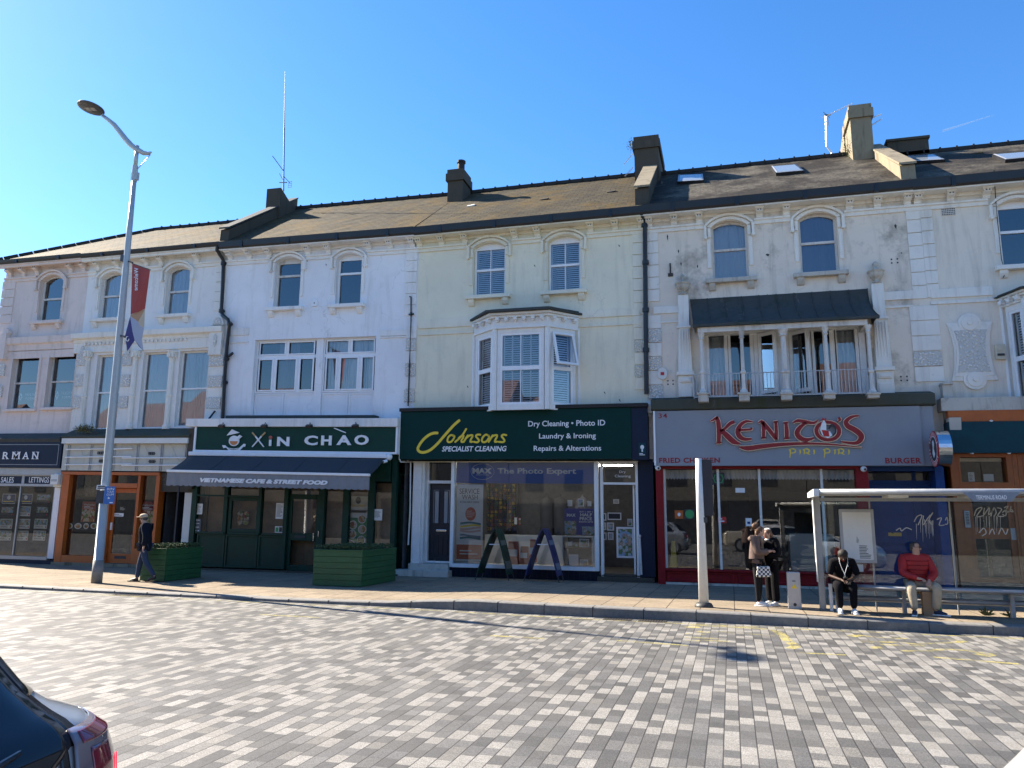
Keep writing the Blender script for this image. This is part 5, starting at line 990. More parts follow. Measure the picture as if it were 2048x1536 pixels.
m.stroke(S([(805, 318), (803, 368)]), .075, .54, .57); m.stroke(S([(1315, 225), (1360, 243), (1408, 262)]), .03, .54, .57); m.stroke(S([(660, 375), (735, 290)]), [.03, .045], .54, .57); m.stroke(S([(752, 375), (685, 290)]), [.03, .045], .535, .565)
m.build('raised_lettering', MT['white'], t, True); m = MB(); m.stroke(S([(735, 290), (765, 260)]), .045, .54, .57); m.stroke(S([(685, 290), (660, 260)]), .045, .535, .565); m.build('chopstick_ends', pm('tan wood', (.45, .30, .14)), t, True)
x, z = A(*zp(808, 300), .54); m = MB(); m.fp([(x+.062*cos(i*pi/8), z+.05*sin(i*pi/8)) for i in range(16)], .54, .575); m.build('dot', flat('muted red', (.35, .09, .07)), t, True)
m = MB(); m.fp(S([(498, 235), (558, 262), (455, 285)]), .53, .56); cx, cz = A(*zp(513, 327), .54); m.fp([(cx+.19*cos(i*pi/12), cz+.165*sin(i*pi/12)) for i in range(24)], .53, .555); m.fp(S([(530, 300), (560, 280), (578, 292), (548, 318)]), .53, .562)
L = S([(418, 362), (440, 362), (465, 382), (510, 390), (555, 383), (590, 350), (606, 352)]); R_ = S([(428, 385), (450, 380), (468, 400), (510, 410), (560, 402), (588, 372), (600, 375)]); m.strip(L, R_, .53, .55); o = m.build('bowl_logo', MT['white'], t, True)
m = MB(); m.fp([(cx+.145*cos(i*pi/12), cz-.01+.125*sin(i*pi/12)) for i in range(12, 25)], .555, .56); m.build('soup', pm('orange soup', (.55, .2, .06)), o, True)
m = MB(); L = S([(470, 391), (510, 397), (550, 391)]); m.stroke(L, .02, .55, .553); m.build('ribbon_print', MT['green_sign'], o, True)
for k, px in enumerate((432, 772, 1130, 1497)):
    x, z = A(*zp(px, 205), .7); t = thing('floodlight', ('first', 'second', 'third', 'fourth')[k]+' small black floodlight from the left above the cafe sign', 'floodlight', (x, D-.6, wz(x, z)), 'floodlights above the cafe sign'); m = MB(); m.obox((x, D-.82, z-.03), (.10, 0, 0), (0, .05, .03), (0, -.02, .035)); m.build('housing', MT['black'], t, True, bevel=.01)
    m = MB(); m.tube([(x-.03, D-.78, z), (x-.06, D-.68, z+.10), (x-.05, D-.6, z+.02)], .01, 6); m.tube([(x+.06, D-.8, z), (x-.02, D-.62, z+.01)], .012, 5); m.build('bracket', MT['black'], t, True)
# awning
zc0, zc1 = (AZ(382, 913, .6)+AZ(775, 912, .6))/2, (AZ(382, 906, .6)+AZ(780, 905, .6))/2; xa0, xa1 = AX(382, 912, .55), AX(772, 912, .55)
pe = .6; best = None
while pe < 3.2:
    z_ = AZ(333, 946, pe); e = abs(AX(333, 946, pe)-xa0); best = min(best, (e, pe)) if best else (e, pe); pe += .02
PE = min(best[1], 2.2); zfr = (AZ(335, 946.5, PE)+AZ(740, 945, PE))/2; zvb = (AZ(337, 974, PE)+AZ(735, 973.5, PE))/2; xb0, xb1 = AX(334, 947, PE), AX(740, 946, PE)
t = thing('awning', 'dark grey retractable awning lettered VIETNAMESE CAFE & STREET FOOD above the cafe', 'awning', ((xa0+xa1)/2, D-.5, wz(-12.5, zc0)))
MT['awn'] = pm('charcoal awning canvas', (.035, .042, .05), .85, var=.12, scale=3); MT['val_bounce'] = pm('grey valance with bounce light', (.21, .22, .24), .85, var=.08)  # valance cloth made paler: bounced light is put into its colour
m = MB(); m.fb(xa0-.03, xa1+.05, zc0-.02, zc1, .40, .66); m.build('cassette', MT['white'], t, True, bevel=.02); m = MB(); n = 24
G = [[(xa0+(xa1-xa0)*i/n+((xb0-xa0)+(xb1-xb0-xa1+xa0)*i/n)*j/8, D-.6-(PE-.6)*j/8, zc0+(zfr-zc0)*j/8-.05*sin(pi*j/8)) for j in range(9)] for i in range(n+1)]
m.grid(G, flip=True)
o = m.build('canopy', MT['awn'], t, True, smooth=True); md = o.modifiers.new('solid', 'SOLIDIFY'); md.thickness = .004
m = MB()
for i in (5, 10, 15, 20): m.tube([(p[0], p[1], p[2]+.005) for p in G[i]], .006, 4)
m.build('seams', MT['awn'], t, True)
m = MB(); m.fb(xb0, xb1, zfr-.035, zfr+.035, PE-.04, PE+.04); m.build('front_bar', MT['upvc'], t, True, bevel=.01); m = MB(); n = 240; hv = zfr-.036
for i in range(n):
    a, b = xb0+.01+(xb1-xb0-.02)*i/n, xb0+.01+(xb1-xb0-.02)*(i+1)/n; ya = D-PE+.012*sin(a*21)+.01*sin(a*9+1); yb_ = D-PE+.012*sin(b*21)+.01*sin(b*9+1); za, zb_ = (zvb-.03*abs(sin(pi*(a-xb0)/.21)), zvb-.03*abs(sin(pi*(b-xb0)/.21)))
    m.quad((a, ya-.0, za), (b, yb_, zb_), (b, yb_*.3+(D-PE)*.7, hv), (a, ya*.3+(D-PE)*.7, hv))
m.build('valance', MT['val_bounce'], t, True, smooth=True); m = MB(); ptext(m, 'VIETNAMESE CAFE & STREET FOOD', zp(240, 622), zp(1260, 680), PE+.025, .002, shear=.22, bold=.07); m.build('lettering', MT['white'], t, True)
for x in (xb0+.35, xb1-.35): m = MB(); m.tube([(x+(.3 if x < -13 else -.3), D-.5, zc0-.15), (x, D-1.4, zfr-.05), (x, D-PE+.03, zfr)], .025, 6); m.build('arm', MT['offwhite'], t, True)
# joinery
fr = MB(); zh = zc0-.03; zs = AZ(500, 1067, d); zb = .04
Z = lambda y: AZ(*zp(700, y), d)
X = lambda x, y=900: AX(*zp(x, y), d)
def jb(a, b, ya, yb, d0=-.0, d1=d): fr.fb(X(a, (ya+yb)/2), X(b, (ya+yb)/2), Z(yb), Z(ya), d-.16, d1)
yb_all = 1348; jb(163, 203, 460, yb_all); jb(432, 462, 460, 1078); jb(708, 732, 460, 1078); jb(908, 938, 460, yb_all, d1=d+.02); jb(1185, 1232, 460, yb_all, d1=d+.02); jb(1378, 1424, 460, yb_all); jb(1578, 1628, 460, yb_all); jb(1765, 1802, 460, yb_all)
for a, b in ((203, 432), (462, 708), (732, 908)): jb(a, b, 1064, 1080, d1=d+.03)
for a, b in ((203, 432), (462, 708)): jb(a, b, 766, 780)
for a, b in ((203, 908), (1232, 1378), (1424, 1578), (1628, 1765)): jb(a, b, 460, 630 if a > 1600 else 690, d1=d-.01)
jb(938, 1185, 460, 560); jb(1232, 1378, 1188, yb_all, d1=d-.01); jb(1424, 1578, 1188, yb_all, d1=d-.01); jb(1628, 1765, 1150, yb_all, d1=d-.01); so_ = fr.build('shopfront', MT['green'], B.t, True, bevel=.005)
m = MB(); z0 = Z(yb_all)
for a, b in ((203, 428), (434, 692), (698, 908)): xa, xb = X(a, 1200), X(b, 1200); m.fb(xa, xb, z0, Z(1080), d-.16, d-.05); m.frame(xa, xb, z0, Z(1080)-.002, .06, d-.05, d-.02)
m.build('stall_riser', MT['green'], B.t, True, bevel=.005)
m = MB(); m.frame(X(462), X(708), Z(1064), Z(782), .10, d-.10, d-.03); m.build('opening_light', MT['green'], B.t, True, bevel=.005)
glazing(B, [(X(203), X(432), Z(1064), Z(780)), (X(203), X(432), Z(766), Z(690)), (X(462), X(708), Z(766), Z(690)), (X(475), X(695), Z(1050), Z(795)), (X(732), X(908), Z(1064), Z(690)), (X(1232), X(1378), Z(1188), Z(690)), (X(1424), X(1578), Z(1188), Z(690)), (X(1628), X(1765), Z(1150), Z(630))], d-.08)
dx0, dx1 = X(942), X(1182); m = MB(); m.fb(dx0, dx0+.10, .05, Z(745), d-.13, d-.07); m.fb(dx1-.10, dx1, .05, Z(745), d-.13, d-.07); m.fb(dx0+.1, dx1-.1, Z(785), Z(745), d-.13, d-.07); m.fb(dx0+.1, dx1-.1, Z(1115), Z(1055), d-.13, d-.07); m.fb(dx0+.1, dx1-.1, .05, Z(1312), d-.13, d-.07); do = m.build('door', MT['green'], B.t, True, bevel=.005)
glazing(B, [(dx0+.08, dx1-.08, Z(1055), Z(785)), (dx0+.08, dx1-.08, Z(1312), Z(1115))], d-.10, 'door_pane', par=do); glazing(B, [(dx0, dx1, Z(745), Z(560))], d-.10)
for a in (X(1150), X(1200)): m = MB(); m.fb(a-.02, a+.02, Z(1118) if a < X(1180) else Z(1078), Z(1052) if a < X(1180) else Z(1035), d-.07 if a < X(1180) else d+.02, d-.04 if a < X(1180) else d+.04); m.build('handle', MT['chrome'], do, True)
m = MB(); m.fb(X(1000), X(1085), Z(1095), Z(1076), d-.07, d-.06); m.build('letter_plate', MT['ink'], do, True)
MT['reflection_brown'] = pm('brown paving reflection', (.30, .20, .13), .8, var=.25, scale=3)  # brown sheet behind the panes paints in the mirrored sunlit paving
slab('reflection_sheet', B, 'reflection_brown', X(203), X(1765), Z(1330), Z(640), d-.42, d-.40); interior(B, xl, xr, 0, zh, d-.2)
slab('head_board', B, 'green', xl, xr, zh-.02, z0+3.6, 0, .30)
slab('doorstep', B, 'stone_dark', xl, xr, -.05, .045, 0, d+.10)
# recessed side door between cafe and cleaner
slab('passage_door', B, 'green', AX(794, 1000, -.1), AX(817, 1000, -.1)+.1, .02, AZ(805, 986, -.1), -.3, -.22); m = MB(); xa, xb = AX(794, 970, -.1), AX(817, 970, -.1)+.1; m.fb(xa, xb, AZ(805, 918, 0), 3.6, -.1, .15); m.frame(xa, xb, AZ(805, 985, -.1), AZ(805, 946, -.1), .07, -.3, -.2); m.build('passage_fanlight', MT['green'], B.t, True); glazing(B, [(xa, xb, AZ(805, 985, -.1), AZ(805, 946, -.1))], -.25); slab('passage_back', B, 'room', xa, xb, AZ(805, 985, -.1), 3.4, -.6, -.5)
# papers in the cafe windows
poster('notice', 'white sheet in the left cafe window above the open sign', 'notice', zp(200, 828), zp(257, 915), d-.075, lambda m, *a: lines(m, a[0]+.03, a[1]-.04, a[2]+.05, a[3]-.04, a[4], 8, 0, .3)); poster('notice', 'white menu sheet in the window left of the cafe door', 'notice', zp(852, 823), zp(910, 952), d-.075, lambda m, *a: lines(m, a[0]+.03, a[1]-.04, a[2]+.05, a[3]-.04, a[4], 12, 0, .3)); poster('notice', 'white letter in the rightmost cafe window', 'notice', zp(1634, 872), zp(1696, 964), d-.075, lambda m, *a: lines(m, a[0]+.03, a[1]-.04, a[2]+.08, a[3]-.05, a[4], 9, 0, .3))
def op(m, x0, x1, z0, z1, dd):
    for i, ch in enumerate('OPEN'): h = (z1-z0)/4; put_text(m, ch, x0+.05, x1-.05, z1-h*(i+1)+.04, z1-h*i-.03, dd, dd+.003, 2, bold=.03)
poster('open_sign', 'tall narrow sign reading OPEN downwards in the left cafe window', 'sign', zp(188, 948), zp(243, 1062), d-.075, op, 'room_grey'); poster('sticker_sheet', 'green and white stickers low in the window left of the cafe door', 'sticker', zp(842, 1010), zp(900, 1062), d-.075, lambda m, x0, x1, z0, z1, dd: (m.fb(x0+.02, (x0+x1)/2-.01, z0+.02, z1-.03, dd, dd+.002, 6), m.fb((x0+x1)/2+.01, x1-.02, z0+.02, z1-.02, dd, dd+.002, 0)))
MT['photo'] = MT['food']
def menu(m, x0, x1, z0, z1, dd):
    w_, h = x1-x0, z1-z0; m.fp([(x0, z1-h*.32), (x1, z1-h*.32), (x1, z1-h*.27), (x0+w_*.75, z1-h*.37), (x0+w_*.5, z1-h*.42), (x0+w_*.25, z1-h*.37), (x0, z1-h*.27)][::-1], dd, dd+.0005, 2)
    m.fb(x0, x1, z0, z1-h*.42, dd, dd+.002, 6); put_text(m, 'XIN CHAO', x0+.1*w_, x1-.1*w_, z1-h*.21, z1-h*.16, dd, dd+.003, 3, bold=.02); m.fp([(x0+w_*.5+w_*.13*cos(i*pi/8), z1-h*.08+w_*.15*sin(i*pi/8)) for i in range(16)], dd, dd+.003, 0)
    for u, v in ((.72, .44), (.3, .56), (.75, .64), (.28, .74), (.72, .85), (.25, .94)): m.fp([(x0+w_*(u+.2*cos(i*pi/8)), z1-h*v+w_*.19*sin(i*pi/8)) for i in range(16)], dd+.002, dd+.004, 2); m.fp([(x0+w_*(u+.16*cos(i*pi/8)), z1-h*v+w_*.15*sin(i*pi/8)) for i in range(16)], dd+.004, dd+.006, 4)
poster('menu_banner', 'tall green and cream menu banner with bowls of food in the cafe window', 'banner', zp(1426, 768), zp(1574, 1186), d-.20, menu, 'paper'); poster('menu_sheet', 'dark menu sheet of dishes in the opening cafe window', 'poster', zp(540, 890), zp(632, 1000), d-.2, lambda m, x0, x1, z0, z1, dd: [m.fp([(x0+(x1-x0)*(.25+.5*(k % 2))+.1*cos(i*pi/8), z0+(z1-z0)*(.2+.3*(k//2))+.085*sin(i*pi/8)) for i in range(16)], dd, dd+.002, 4) for k in range(6)], 'ink'); MT['photo'] = keep
x, z = A(779, 914, .6); t = thing('security_camera', 'white dome camera under the right end of the cafe awning box', 'camera', (x, D-.6, wz(x, z)), 'cameras on the shopfronts'); m = MB(); m.ell((x, D-.62, z), .10, .08, .10); m.build('dome', MT['white'], t, True, smooth=True); m = MB(); m.tube([(x-.05, D-.68, z-.12), (x-.1, D-.8, z-.16)], .045); m.build('lens', MT['white'], t, True); m = MB(); m.tube([(x-.1, D-.801, z-.16), (x-.103, D-.81, z-.162)], .03); m.build('lens_glass', MT['ink'], t, True)
# ---------------------------------------------------------------- dry cleaner
d = .0; B = B4
zp = lambda x, y: (790+x/4, 800+y/4)
PJ = .42; X = lambda x, y=900, dep=0.0: AX(*zp(x, y), dep); Z = lambda y, x=1000, dep=0.0: AZ(*zp(x, y), dep)
x0, x1 = X(40, 70, PJ), X(2022, 60, PJ); zt = (AZ(800, 815.5, PJ)+AZ(1295, 807.5, PJ))/2; zb = (Z(470, 100, PJ)+Z(477, 1900, PJ))/2; zcap = (Z(84, 60, PJ)+Z(66, 1900, PJ))/2; xs = X(1890, 300, PJ); xc = (x0+x1)/2
t = thing('shop_sign', 'deep green fascia sign with the yellow script word Johnsons and white service lines', 'sign', (xc, D-PJ, wz(xc, zb)), 'fascia signs above the shops')
m = MB(); m.fb(x0+.03, xs, zb, zcap-.003, .02, PJ); m.build('board', MT['jgreen'], t, True, bevel=.01); m = MB(); m.fb(x0, x1, zcap, zt, .0, PJ+.05); m.build('capping', MT['black_rough'], t, True); m = MB(); m.fb(xs+.002, x1-.02, zb-.02, zcap-.003, .0, PJ-.03); m.build('end_board', MT['navy'], t, True)
S = lambda pts, dep=PJ: [A(*zp(*p), dep) for p in pts]
def curve(pts, n=6):
    o = []
    for i in range(len(pts)-1):
        p0 = pts[max(i-1, 0)]; p1 = pts[i]; p2 = pts[i+1]; p3 = pts[min(i+2, len(pts)-1)]
        for k in range(n):
            u = k/n; o.append(tuple(.5*(2*p1[j]+(p2[j]-p0[j])*u+(2*p0[j]-5*p1[j]+4*p2[j]-p3[j])*u*u+(3*p1[j]-p0[j]-3*p2[j]+p3[j])*u**3) for j in (0, 1)))
    return o+[pts[-1]]
zq = lambda x, y: (820+x/6.048, 830+y/6.048); Q = lambda pts: [A(*zq(*p), PJ) for p in pts]
m = MB(); L = curve(Q([(330, 218), (285, 220), (225, 245), (160, 300), (110, 370), (95, 415), (125, 448), (180, 450), (250, 420), (330, 350), (400, 270), (470, 190), (540, 115), (595, 68)])); m.stroke(L, .080, PJ, PJ+.008)
def dots(L, w_, d):
    for q in (L[0], L[-1]): m.fp([(q[0]+w_*cos(i*pi/6), q[1]+w_*sin(i*pi/6)) for i in range(12)], PJ, d)
dots(L, .040, PJ+.0075)
for k, pts in enumerate(([(530, 255), (500, 242), (468, 265), (453, 305), (465, 328), (500, 322), (530, 285), (538, 258), (522, 246)], [(680, 170), (625, 255), (548, 326)], [(590, 280), (625, 252), (648, 250), (640, 280), (622, 310), (630, 328), (655, 320)], [(700, 247), (672, 290), (652, 325)], [(675, 285), (715, 252), (752, 243), (755, 262), (735, 300), (732, 325), (755, 323)], [(850, 238), (815, 238), (798, 258), (820, 285), (835, 310), (815, 330), (775, 325)], [(950, 252), (920, 238), (885, 265), (870, 305), (885, 328), (920, 322), (950, 285), (956, 258), (942, 246)], [(1000, 247), (975, 290), (952, 325)], [(975, 285), (1010, 252), (1050, 243), (1052, 265), (1030, 305), (1030, 325), (1055, 322)], [(1165, 244), (1130, 238), (1110, 256), (1130, 285), (1145, 310), (1125, 328), (1075, 325)])): L = curve(Q(pts)); m.stroke(L, .054, PJ, PJ+.009+.0003*k); dots(L, .027, PJ+.0085+.0003*k)
m.build('script_lettering', MT['yellow'], t, True)
for txt, a, b, sh, bo in (('SPECIALIST CLEANING', (377, 371), (893, 410), .2, .02), ('Dry Cleaning • Photo ID', (1066, 168), (1682, 218), 0, .012), ('Laundry & Ironing', (1153, 268), (1607, 318), 0, .012), ('Repairs & Alterations', (1110, 366), (1650, 418), 0, .012)): m = MB(); ptext(m, txt, zp(*a), zp(*b), PJ, .006, shear=sh, bold=bo); m.build('lettering', MT['white'], t, True)
poster('parking_notice', 'small blue notice with a white ticket symbol at the dark end of the green fascia', 'sign', zp(1948, 342), zp(2008, 450), PJ-.02, lambda m, x0, x1, z0, z1, dd: (m.fp([((x0+x1)/2+.05*cos(i*pi/8), z1-.12+.06*sin(i*pi/8)) for i in range(16)], dd, dd+.002, 2), m.fb((x0+x1)/2-.02, (x0+x1)/2+.02, z0+.12, z1-.16, dd, dd+.002, 2), lines(m, x0+.02, x1-.02, z0+.02, z0+.09, dd, 2, 2)), 'teal')
m = MB(); a = [onY(*zp(*p), D-PJ+.02) for p in ((43, 118), (40, 300), (36, 470), (45, 495))]; b = [onY(*zp(*p), D-.06) for p in ((125, 500), (120, 900), (105, 1160))]; m.tube(a+b, .022, 6); m.build('downpipe', MT['offwhite'], B.t)
zh = zb+.03; slab('lintel', B, 'white_wood', X(110, 490), X(1945, 490), zb-.03, 3.6, 0, -.2)
# house door on the left
fr = MB(); zd0 = Z(1285, 300, -.35); xl = X(140, 900, 0); xj0, xj1, xj2 = X(210, 900, -.05), X(255, 900, -.3), X(450, 900, -.3)
fr.fb(xl, xj0, .12, zb-.031, -.1, .02); fr.fb(xj0+.002, xj1, .12, zb-.031, -.34, -.06); zf0, zf1 = Z(668, 350, -.3), Z(645, 350, -.3); fr.fb(xj1+.002, xj2+.1, zf0, zf1, -.36, -.24); fr.fb(xj1+.002, xj1+.06, zd0, zf0, -.36, -.24); fr.fb(xj1+.002, xj2+.1, zd0-.05, zd0, -.36, -.2); fr.fb(xj1+.002, xj1+.05, zf1, zb-.031, -.36, -.26)
fr.build('door_frame', MT['white_wood'], B.t, True); m = MB(); a, b = xj1+.07, xj2+.02; m.fb(a, b, zd0+.02, zf0-.01, -.42, -.36)
for u in (.18, .58): m.frame(a+(b-a)*u, a+(b-a)*(u+.25), zd0+1.05, zf0-.2, .03, -.36, -.34); m.frame(a+(b-a)*u, a+(b-a)*(u+.25), zd0+.15, zd0+.75, .03, -.36, -.34)
do = m.build('door', MT['recess'], B.t, True, bevel=.008); m = MB(); zz = Z(1045, 370, -.36); m.fb(X(330, 1045, -.36), X(412, 1045, -.36), zz-.035, zz+.035, -.36, -.335); m.build('letter_plate', MT['chrome'], do, True, bevel=.01)
for px in (330, 415): m = MB(); m.fb(X(px-22, 850, -.36), X(px+22, 850, -.36), Z(985, px, -.36), Z(720, px, -.36), -.361, -.356); m.build('door_light', MT['glass_roof'], do, True)
glazing(B, [(xj1+.05, xj2+.1, zf1, zb-.03)], -.33); slab('hall', B, 'room', xj1, xj2+.1, 0, zb, -1.2, -1.1)
m = MB(); m.fb(X(-10, 1350, .3), X(432, 1350, .3), -.05, Z(1362, 200, .35), -.1, .38); m.fb(X(110, 1310, .1), X(432, 1310, .1), 0, Z(1308, 200, .12), -.4, .14); m.build('doorstep', MT['trim_dirty'], B.t, True, bevel=.012)
# display window
wx0, wx1 = X(470, 900, .06), X(1596, 900, .06); zs = Z(1322, 1000, .06); zpl = Z(1352, 1000, .08)
for a, b in ((wx0-.10, wx0), (wx1, wx1+.11)): m = MB(); m.fb(a, b, zpl, zb-.031, -.14, .08); m.build('window_post', MT['white_wood'], B.t, True, bevel=.006)
m = MB(); m.fb(wx0, wx1, zpl, zs, -.14, .09); m.build('window_sill', MT['upvc'], B.t, True); slab('plinth', B, 'tile_dark', wx0-.12, wx1+.12, -.05, zpl-.002, -.1, .05)
zband = Z(667, 1000, -.02); glazing(B, [(wx0, wx1, zs, zb-.03)], -.02)
m = MB(); m.fb(wx0+.02, wx1-.02, zband, zb-.035, -.05, -.035); t = m.build('window_banner', pm('bright blue banner', (.012, .10, .42), .5, var=.05, spec=.2), None, True); tag(t, 'blue banner reading MAX The Photo Expert across the top of the cleaner window', 'banner')
m = MB(); ptext(m, 'The Photo Expert', zp(820, 545), zp(1450, 605), -.035, .004, bold=.022); ptext(m, 'MAX', zp(620, 545), zp(775, 590), -.035, .004, bold=.06); ptext(m, 'SPIELMANN', zp(650, 594), zp(748, 604), -.035, .003); cx, cz = A(*zp(700, 573), -.035); m.strip([(cx+.36*cos(i*pi/20), cz+.235*sin(i*pi/20)) for i in range(41)], [(cx+.35*cos(i*pi/20), cz+.226*sin(i*pi/20)) for i in range(41)], -.035, -.032)
m.build('lettering', MT['white'], t, True)
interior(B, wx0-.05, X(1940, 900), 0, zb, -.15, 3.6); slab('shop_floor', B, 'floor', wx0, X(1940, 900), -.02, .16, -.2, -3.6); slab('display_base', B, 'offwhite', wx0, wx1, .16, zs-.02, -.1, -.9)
slab('counter', B, 'offwhite', X(720, 1050, -1.6), X(1350, 1050, -1.6), .2, 1.15, -1.6, -2.2)
MT['threads'] = photo_mat('coloured thread reels', [(.28, .20, .02), (.03, .04, .14), (.14, .03, .03), (.02, .08, .04), (.02, .02, .03)], 10)
m = MB(); 
for i in range(7):
    for j in range(11): x = X(715, 800, -3.0)+i*.15; z = 1.25+j*.14; m.fb(x, x+.09, z, z+.10, -3.3, -3.2)
m.fb(X(705, 800, -3), X(705, 800, -3)+1.1, 1.18, 2.9, -3.4, -3.31, 1); tag(m.build('thread_rack', [MT['threads'], MT['ink']], None, True), 'rack of coloured thread reels on the cleaner back wall', 'rack')
for k, (px, w_) in enumerate(((1215, .5), (1325, .4), (1500, .5))):
    x = X(px, 800, -2.4); m = MB(); z1 = 2.3; m.lathe(x, D+2.4, [(.02, z1+.12), (.03, z1+.05), (.20, z1-.05), (.24, z1-.3), (.22, z1-.9), (.26, z1-1.25)], 10); tag(m.build('garment', MT['ink' if k < 2 else 'curtain_dark'], None, True, smooth=True), ('leftmost', 'middle', 'rightmost')[k]+' dark garment hanging inside the cleaner', 'garment', 'garments hanging in the cleaner')
MT['tube'] = None
mt_, t_, b_ = newmat('added lit tube'); b_.inputs['Emission Color'].default_value = (1, .97, .9, 1); b_.inputs['Emission Strength'].default_value = 7; MT['tube'] = mt_
for k, (px, dd_) in enumerate(((760, -.9), (1000, -1.7), (1300, -.9), (1750, -1.3))):  # strong tubes, mostly out of sight, added to light the shop interior
    x = X(px, 600, dd_); z = zb-.05; m = MB(); m.fb(x-.55, x+.55, z-.03, z+.01, dd_, dd_-.07); tag(m.build('added_tube_light', MT['tube'], None, True), 'lit tube light on the cleaner ceiling '+('above the SERVICE WASH banner', 'above the counter', 'above the violet photo gift board', 'inside the open doorway')[k], 'ceiling light', 'ceiling lights in the cleaner')
def bannerdraw(m, x0, x1, z0, z1, dd):
    w_, h = x1-x0, z1-z0; put_text(m, 'SERVICE', x0+.1*w_, x0+.86*w_, z1-.125*h, z1-.055*h, dd, dd+.003, 0); put_text(m, 'WASH', x0+.2*w_, x0+.8*w_, z1-.20*h, z1-.135*h, dd, dd+.003, 0); put_text(m, 'AVAILABLE HERE', x0+.12*w_, x0+.85*w_, z1-.245*h, z1-.222*h, dd, dd+.003, 0)
    m.fp([(x0+w_*(.54+.2*cos(i*pi/10)), z1-h*.39+w_*.24*sin(i*pi/10)) for i in range(20)], dd, dd+.002, 1); lines(m, x0+.38*w_, x0+.72*w_, z1-.44*h, z1-.34*h, dd+.002, 4, 2, .25)
    for i, ci in enumerate((7, 8, 2, 9, 9, 3, 7)): z = z0+h*(.28+.032*i); m.strip(*[[(x0+w_*(.15+.78*u/8), z+q+.012*h*sin(u*.5+i)) for u in range(9)] for q in (.026*h, 0)], dd, dd+.002+i*.0002, ci)
    m.fb(x0+.02*w_, x1-.02*w_, z0+.02*h, z0+.21*h, dd, dd+.002, 1); lines(m, x0+.15*w_, x1-.12*w_, z0+.07*h, z0+.15*h, dd+.002, 2, 2, .35)
x0, x1, z0, z1 = R4(zp(497, 675), zp(697, 1290), -.12); t = thing('roller_banner', 'tall white SERVICE WASH banner with folded laundry inside the cleaner window', 'banner', ((x0+x1)/2, D+.12, wz(x0, z0))); m = MB(); m.fb(x0, x1, z0, z1, -.13, -.12); m.build('sheet', MT['white'], t, True); m = MB(); bannerdraw(m, x0, x1, z0, z1, -.12)
m.build('print', [MT['ink'], flat('coral print', (.55, .12, .06)), MT['white'], MT['yellow'], MT['photo'], MT['blue'], MT['grn'], flat('teal fold', (.05, .18, .22)), flat('blue fold', (.10, .2, .3)), flat('pink fold', (.6, .4, .36))], t, True)
m = MB(); m.fb(x0-.02, x1+.02, z0-.08, z0, -.2, -.05); m.build('base', MT['alu'], t, True)
x0, x1, z0, z1 = R4(zp(1356, 866), zp(1592, 1080), -.15); t = thing('display_board', 'purple blue HALF PRICE photo gift board on the display shelf', 'sign', ((x0+x1)/2, D+.15, wz(x0, z0))); m = MB(); m.fb(x0, x1, z0, z1, -.17, -.15); m.build('board', flat('violet blue', (.045, .05, .28)), t, True); m = MB(); h = z1-z0; w_ = x1-x0
for txt, a, b, u, v in (('MAX', .08, .38, .68, .8), ('BUY 1, GET 1', .52, .96, .84, .9), ('HALF', .54, .94, .70, .82), ('PRICE', .52, .94, .55, .67), ('PHOTO GIFTS', .50, .97, .46, .52)): put_text(m, txt, x0+a*w_, x0+b*w_, z0+u*h, z0+v*h, -.15, -.146, bold=.03)
m.build('lettering', MT['white'], t, True); m = MB(); m.fb(x0, x0+.4*w_, z0, z0+.52*h, -.149, -.143); m.fb(x0+.6*w_, x1, z0, z0+.32*h, -.149, -.143); m.build('photo_prints', MT['photo'], t, True)
x0, x1, z0, z1 = R4(zp(1338, 1085), zp(1585, 1345), -.2); t = thing('display_shelf', 'white open display shelf with cards and gifts at the right of the cleaner window', 'shelf', ((x0+x1)/2, D+.4, wz(x0, z0))); m = MB(); h = z1-z0
for a in (x0, x1-.03): m.fb(a, a+.03, z0, z1, -.6, -.2)
m.build('side_panel', MT['white_wood'], t, True)
for k, zz in enumerate((z1-.04, z0+h*.58, z0+.02)): m = MB(); m.fb(x0+.03, x1-.03, zz, zz+.035, -.6, -.2); m.build('shelf', MT['wood_brown' if k == 1 else 'white_wood'], t, True)
rn = random.Random(3)
for k, (a, b, c_, e, mt) in enumerate(((1390, 1467, 1235, 1340, 'white'), (1475, 1552, 1110, 1178, 'paper'), (1380, 1418, 800, 850, 'white'), (1462, 1510, 790, 852, 'white'), (1540, 1570, 810, 850, 'white'), (1480, 1545, 1275, 1340, 'offwhite'), (1375, 1420, 1130, 1175, 'photo'), (1425, 1462, 1140, 1178, 'photo'), (950, 980, 935, 1000, 'threads'), (985, 1010, 940, 1000, 'kred'))):
    x0, x1, z0, z1 = R4(zp(a, c_), zp(b, e), -.28 if k < 8 else -1.8); m = MB(); q = -.28 if k < 8 else -1.8; m.fb(x0, x1, z0, z1, q-.02, q); m.fb(x0+.02, x1-.02, z0+.02, z1-.02, q, q+.003, 1)
    tag(m.build('gift_frame', [MT[mt], MT['photo' if k % 2 else 'paper']], None, True), ('white bottle like card on the lowest shelf', 'white card with a heart picture on the middle shelf', 'left small frame on top of the violet board', 'middle small frame on top of the violet board', 'right small frame on top of the violet board', 'pale round gift at the lower right of the shelf', 'left photo gift on the middle shelf', 'second photo gift on the middle shelf', 'coloured packet on the counter', 'red packet on the counter')[k], 'gift', 'small gifts displayed in the cleaner window')
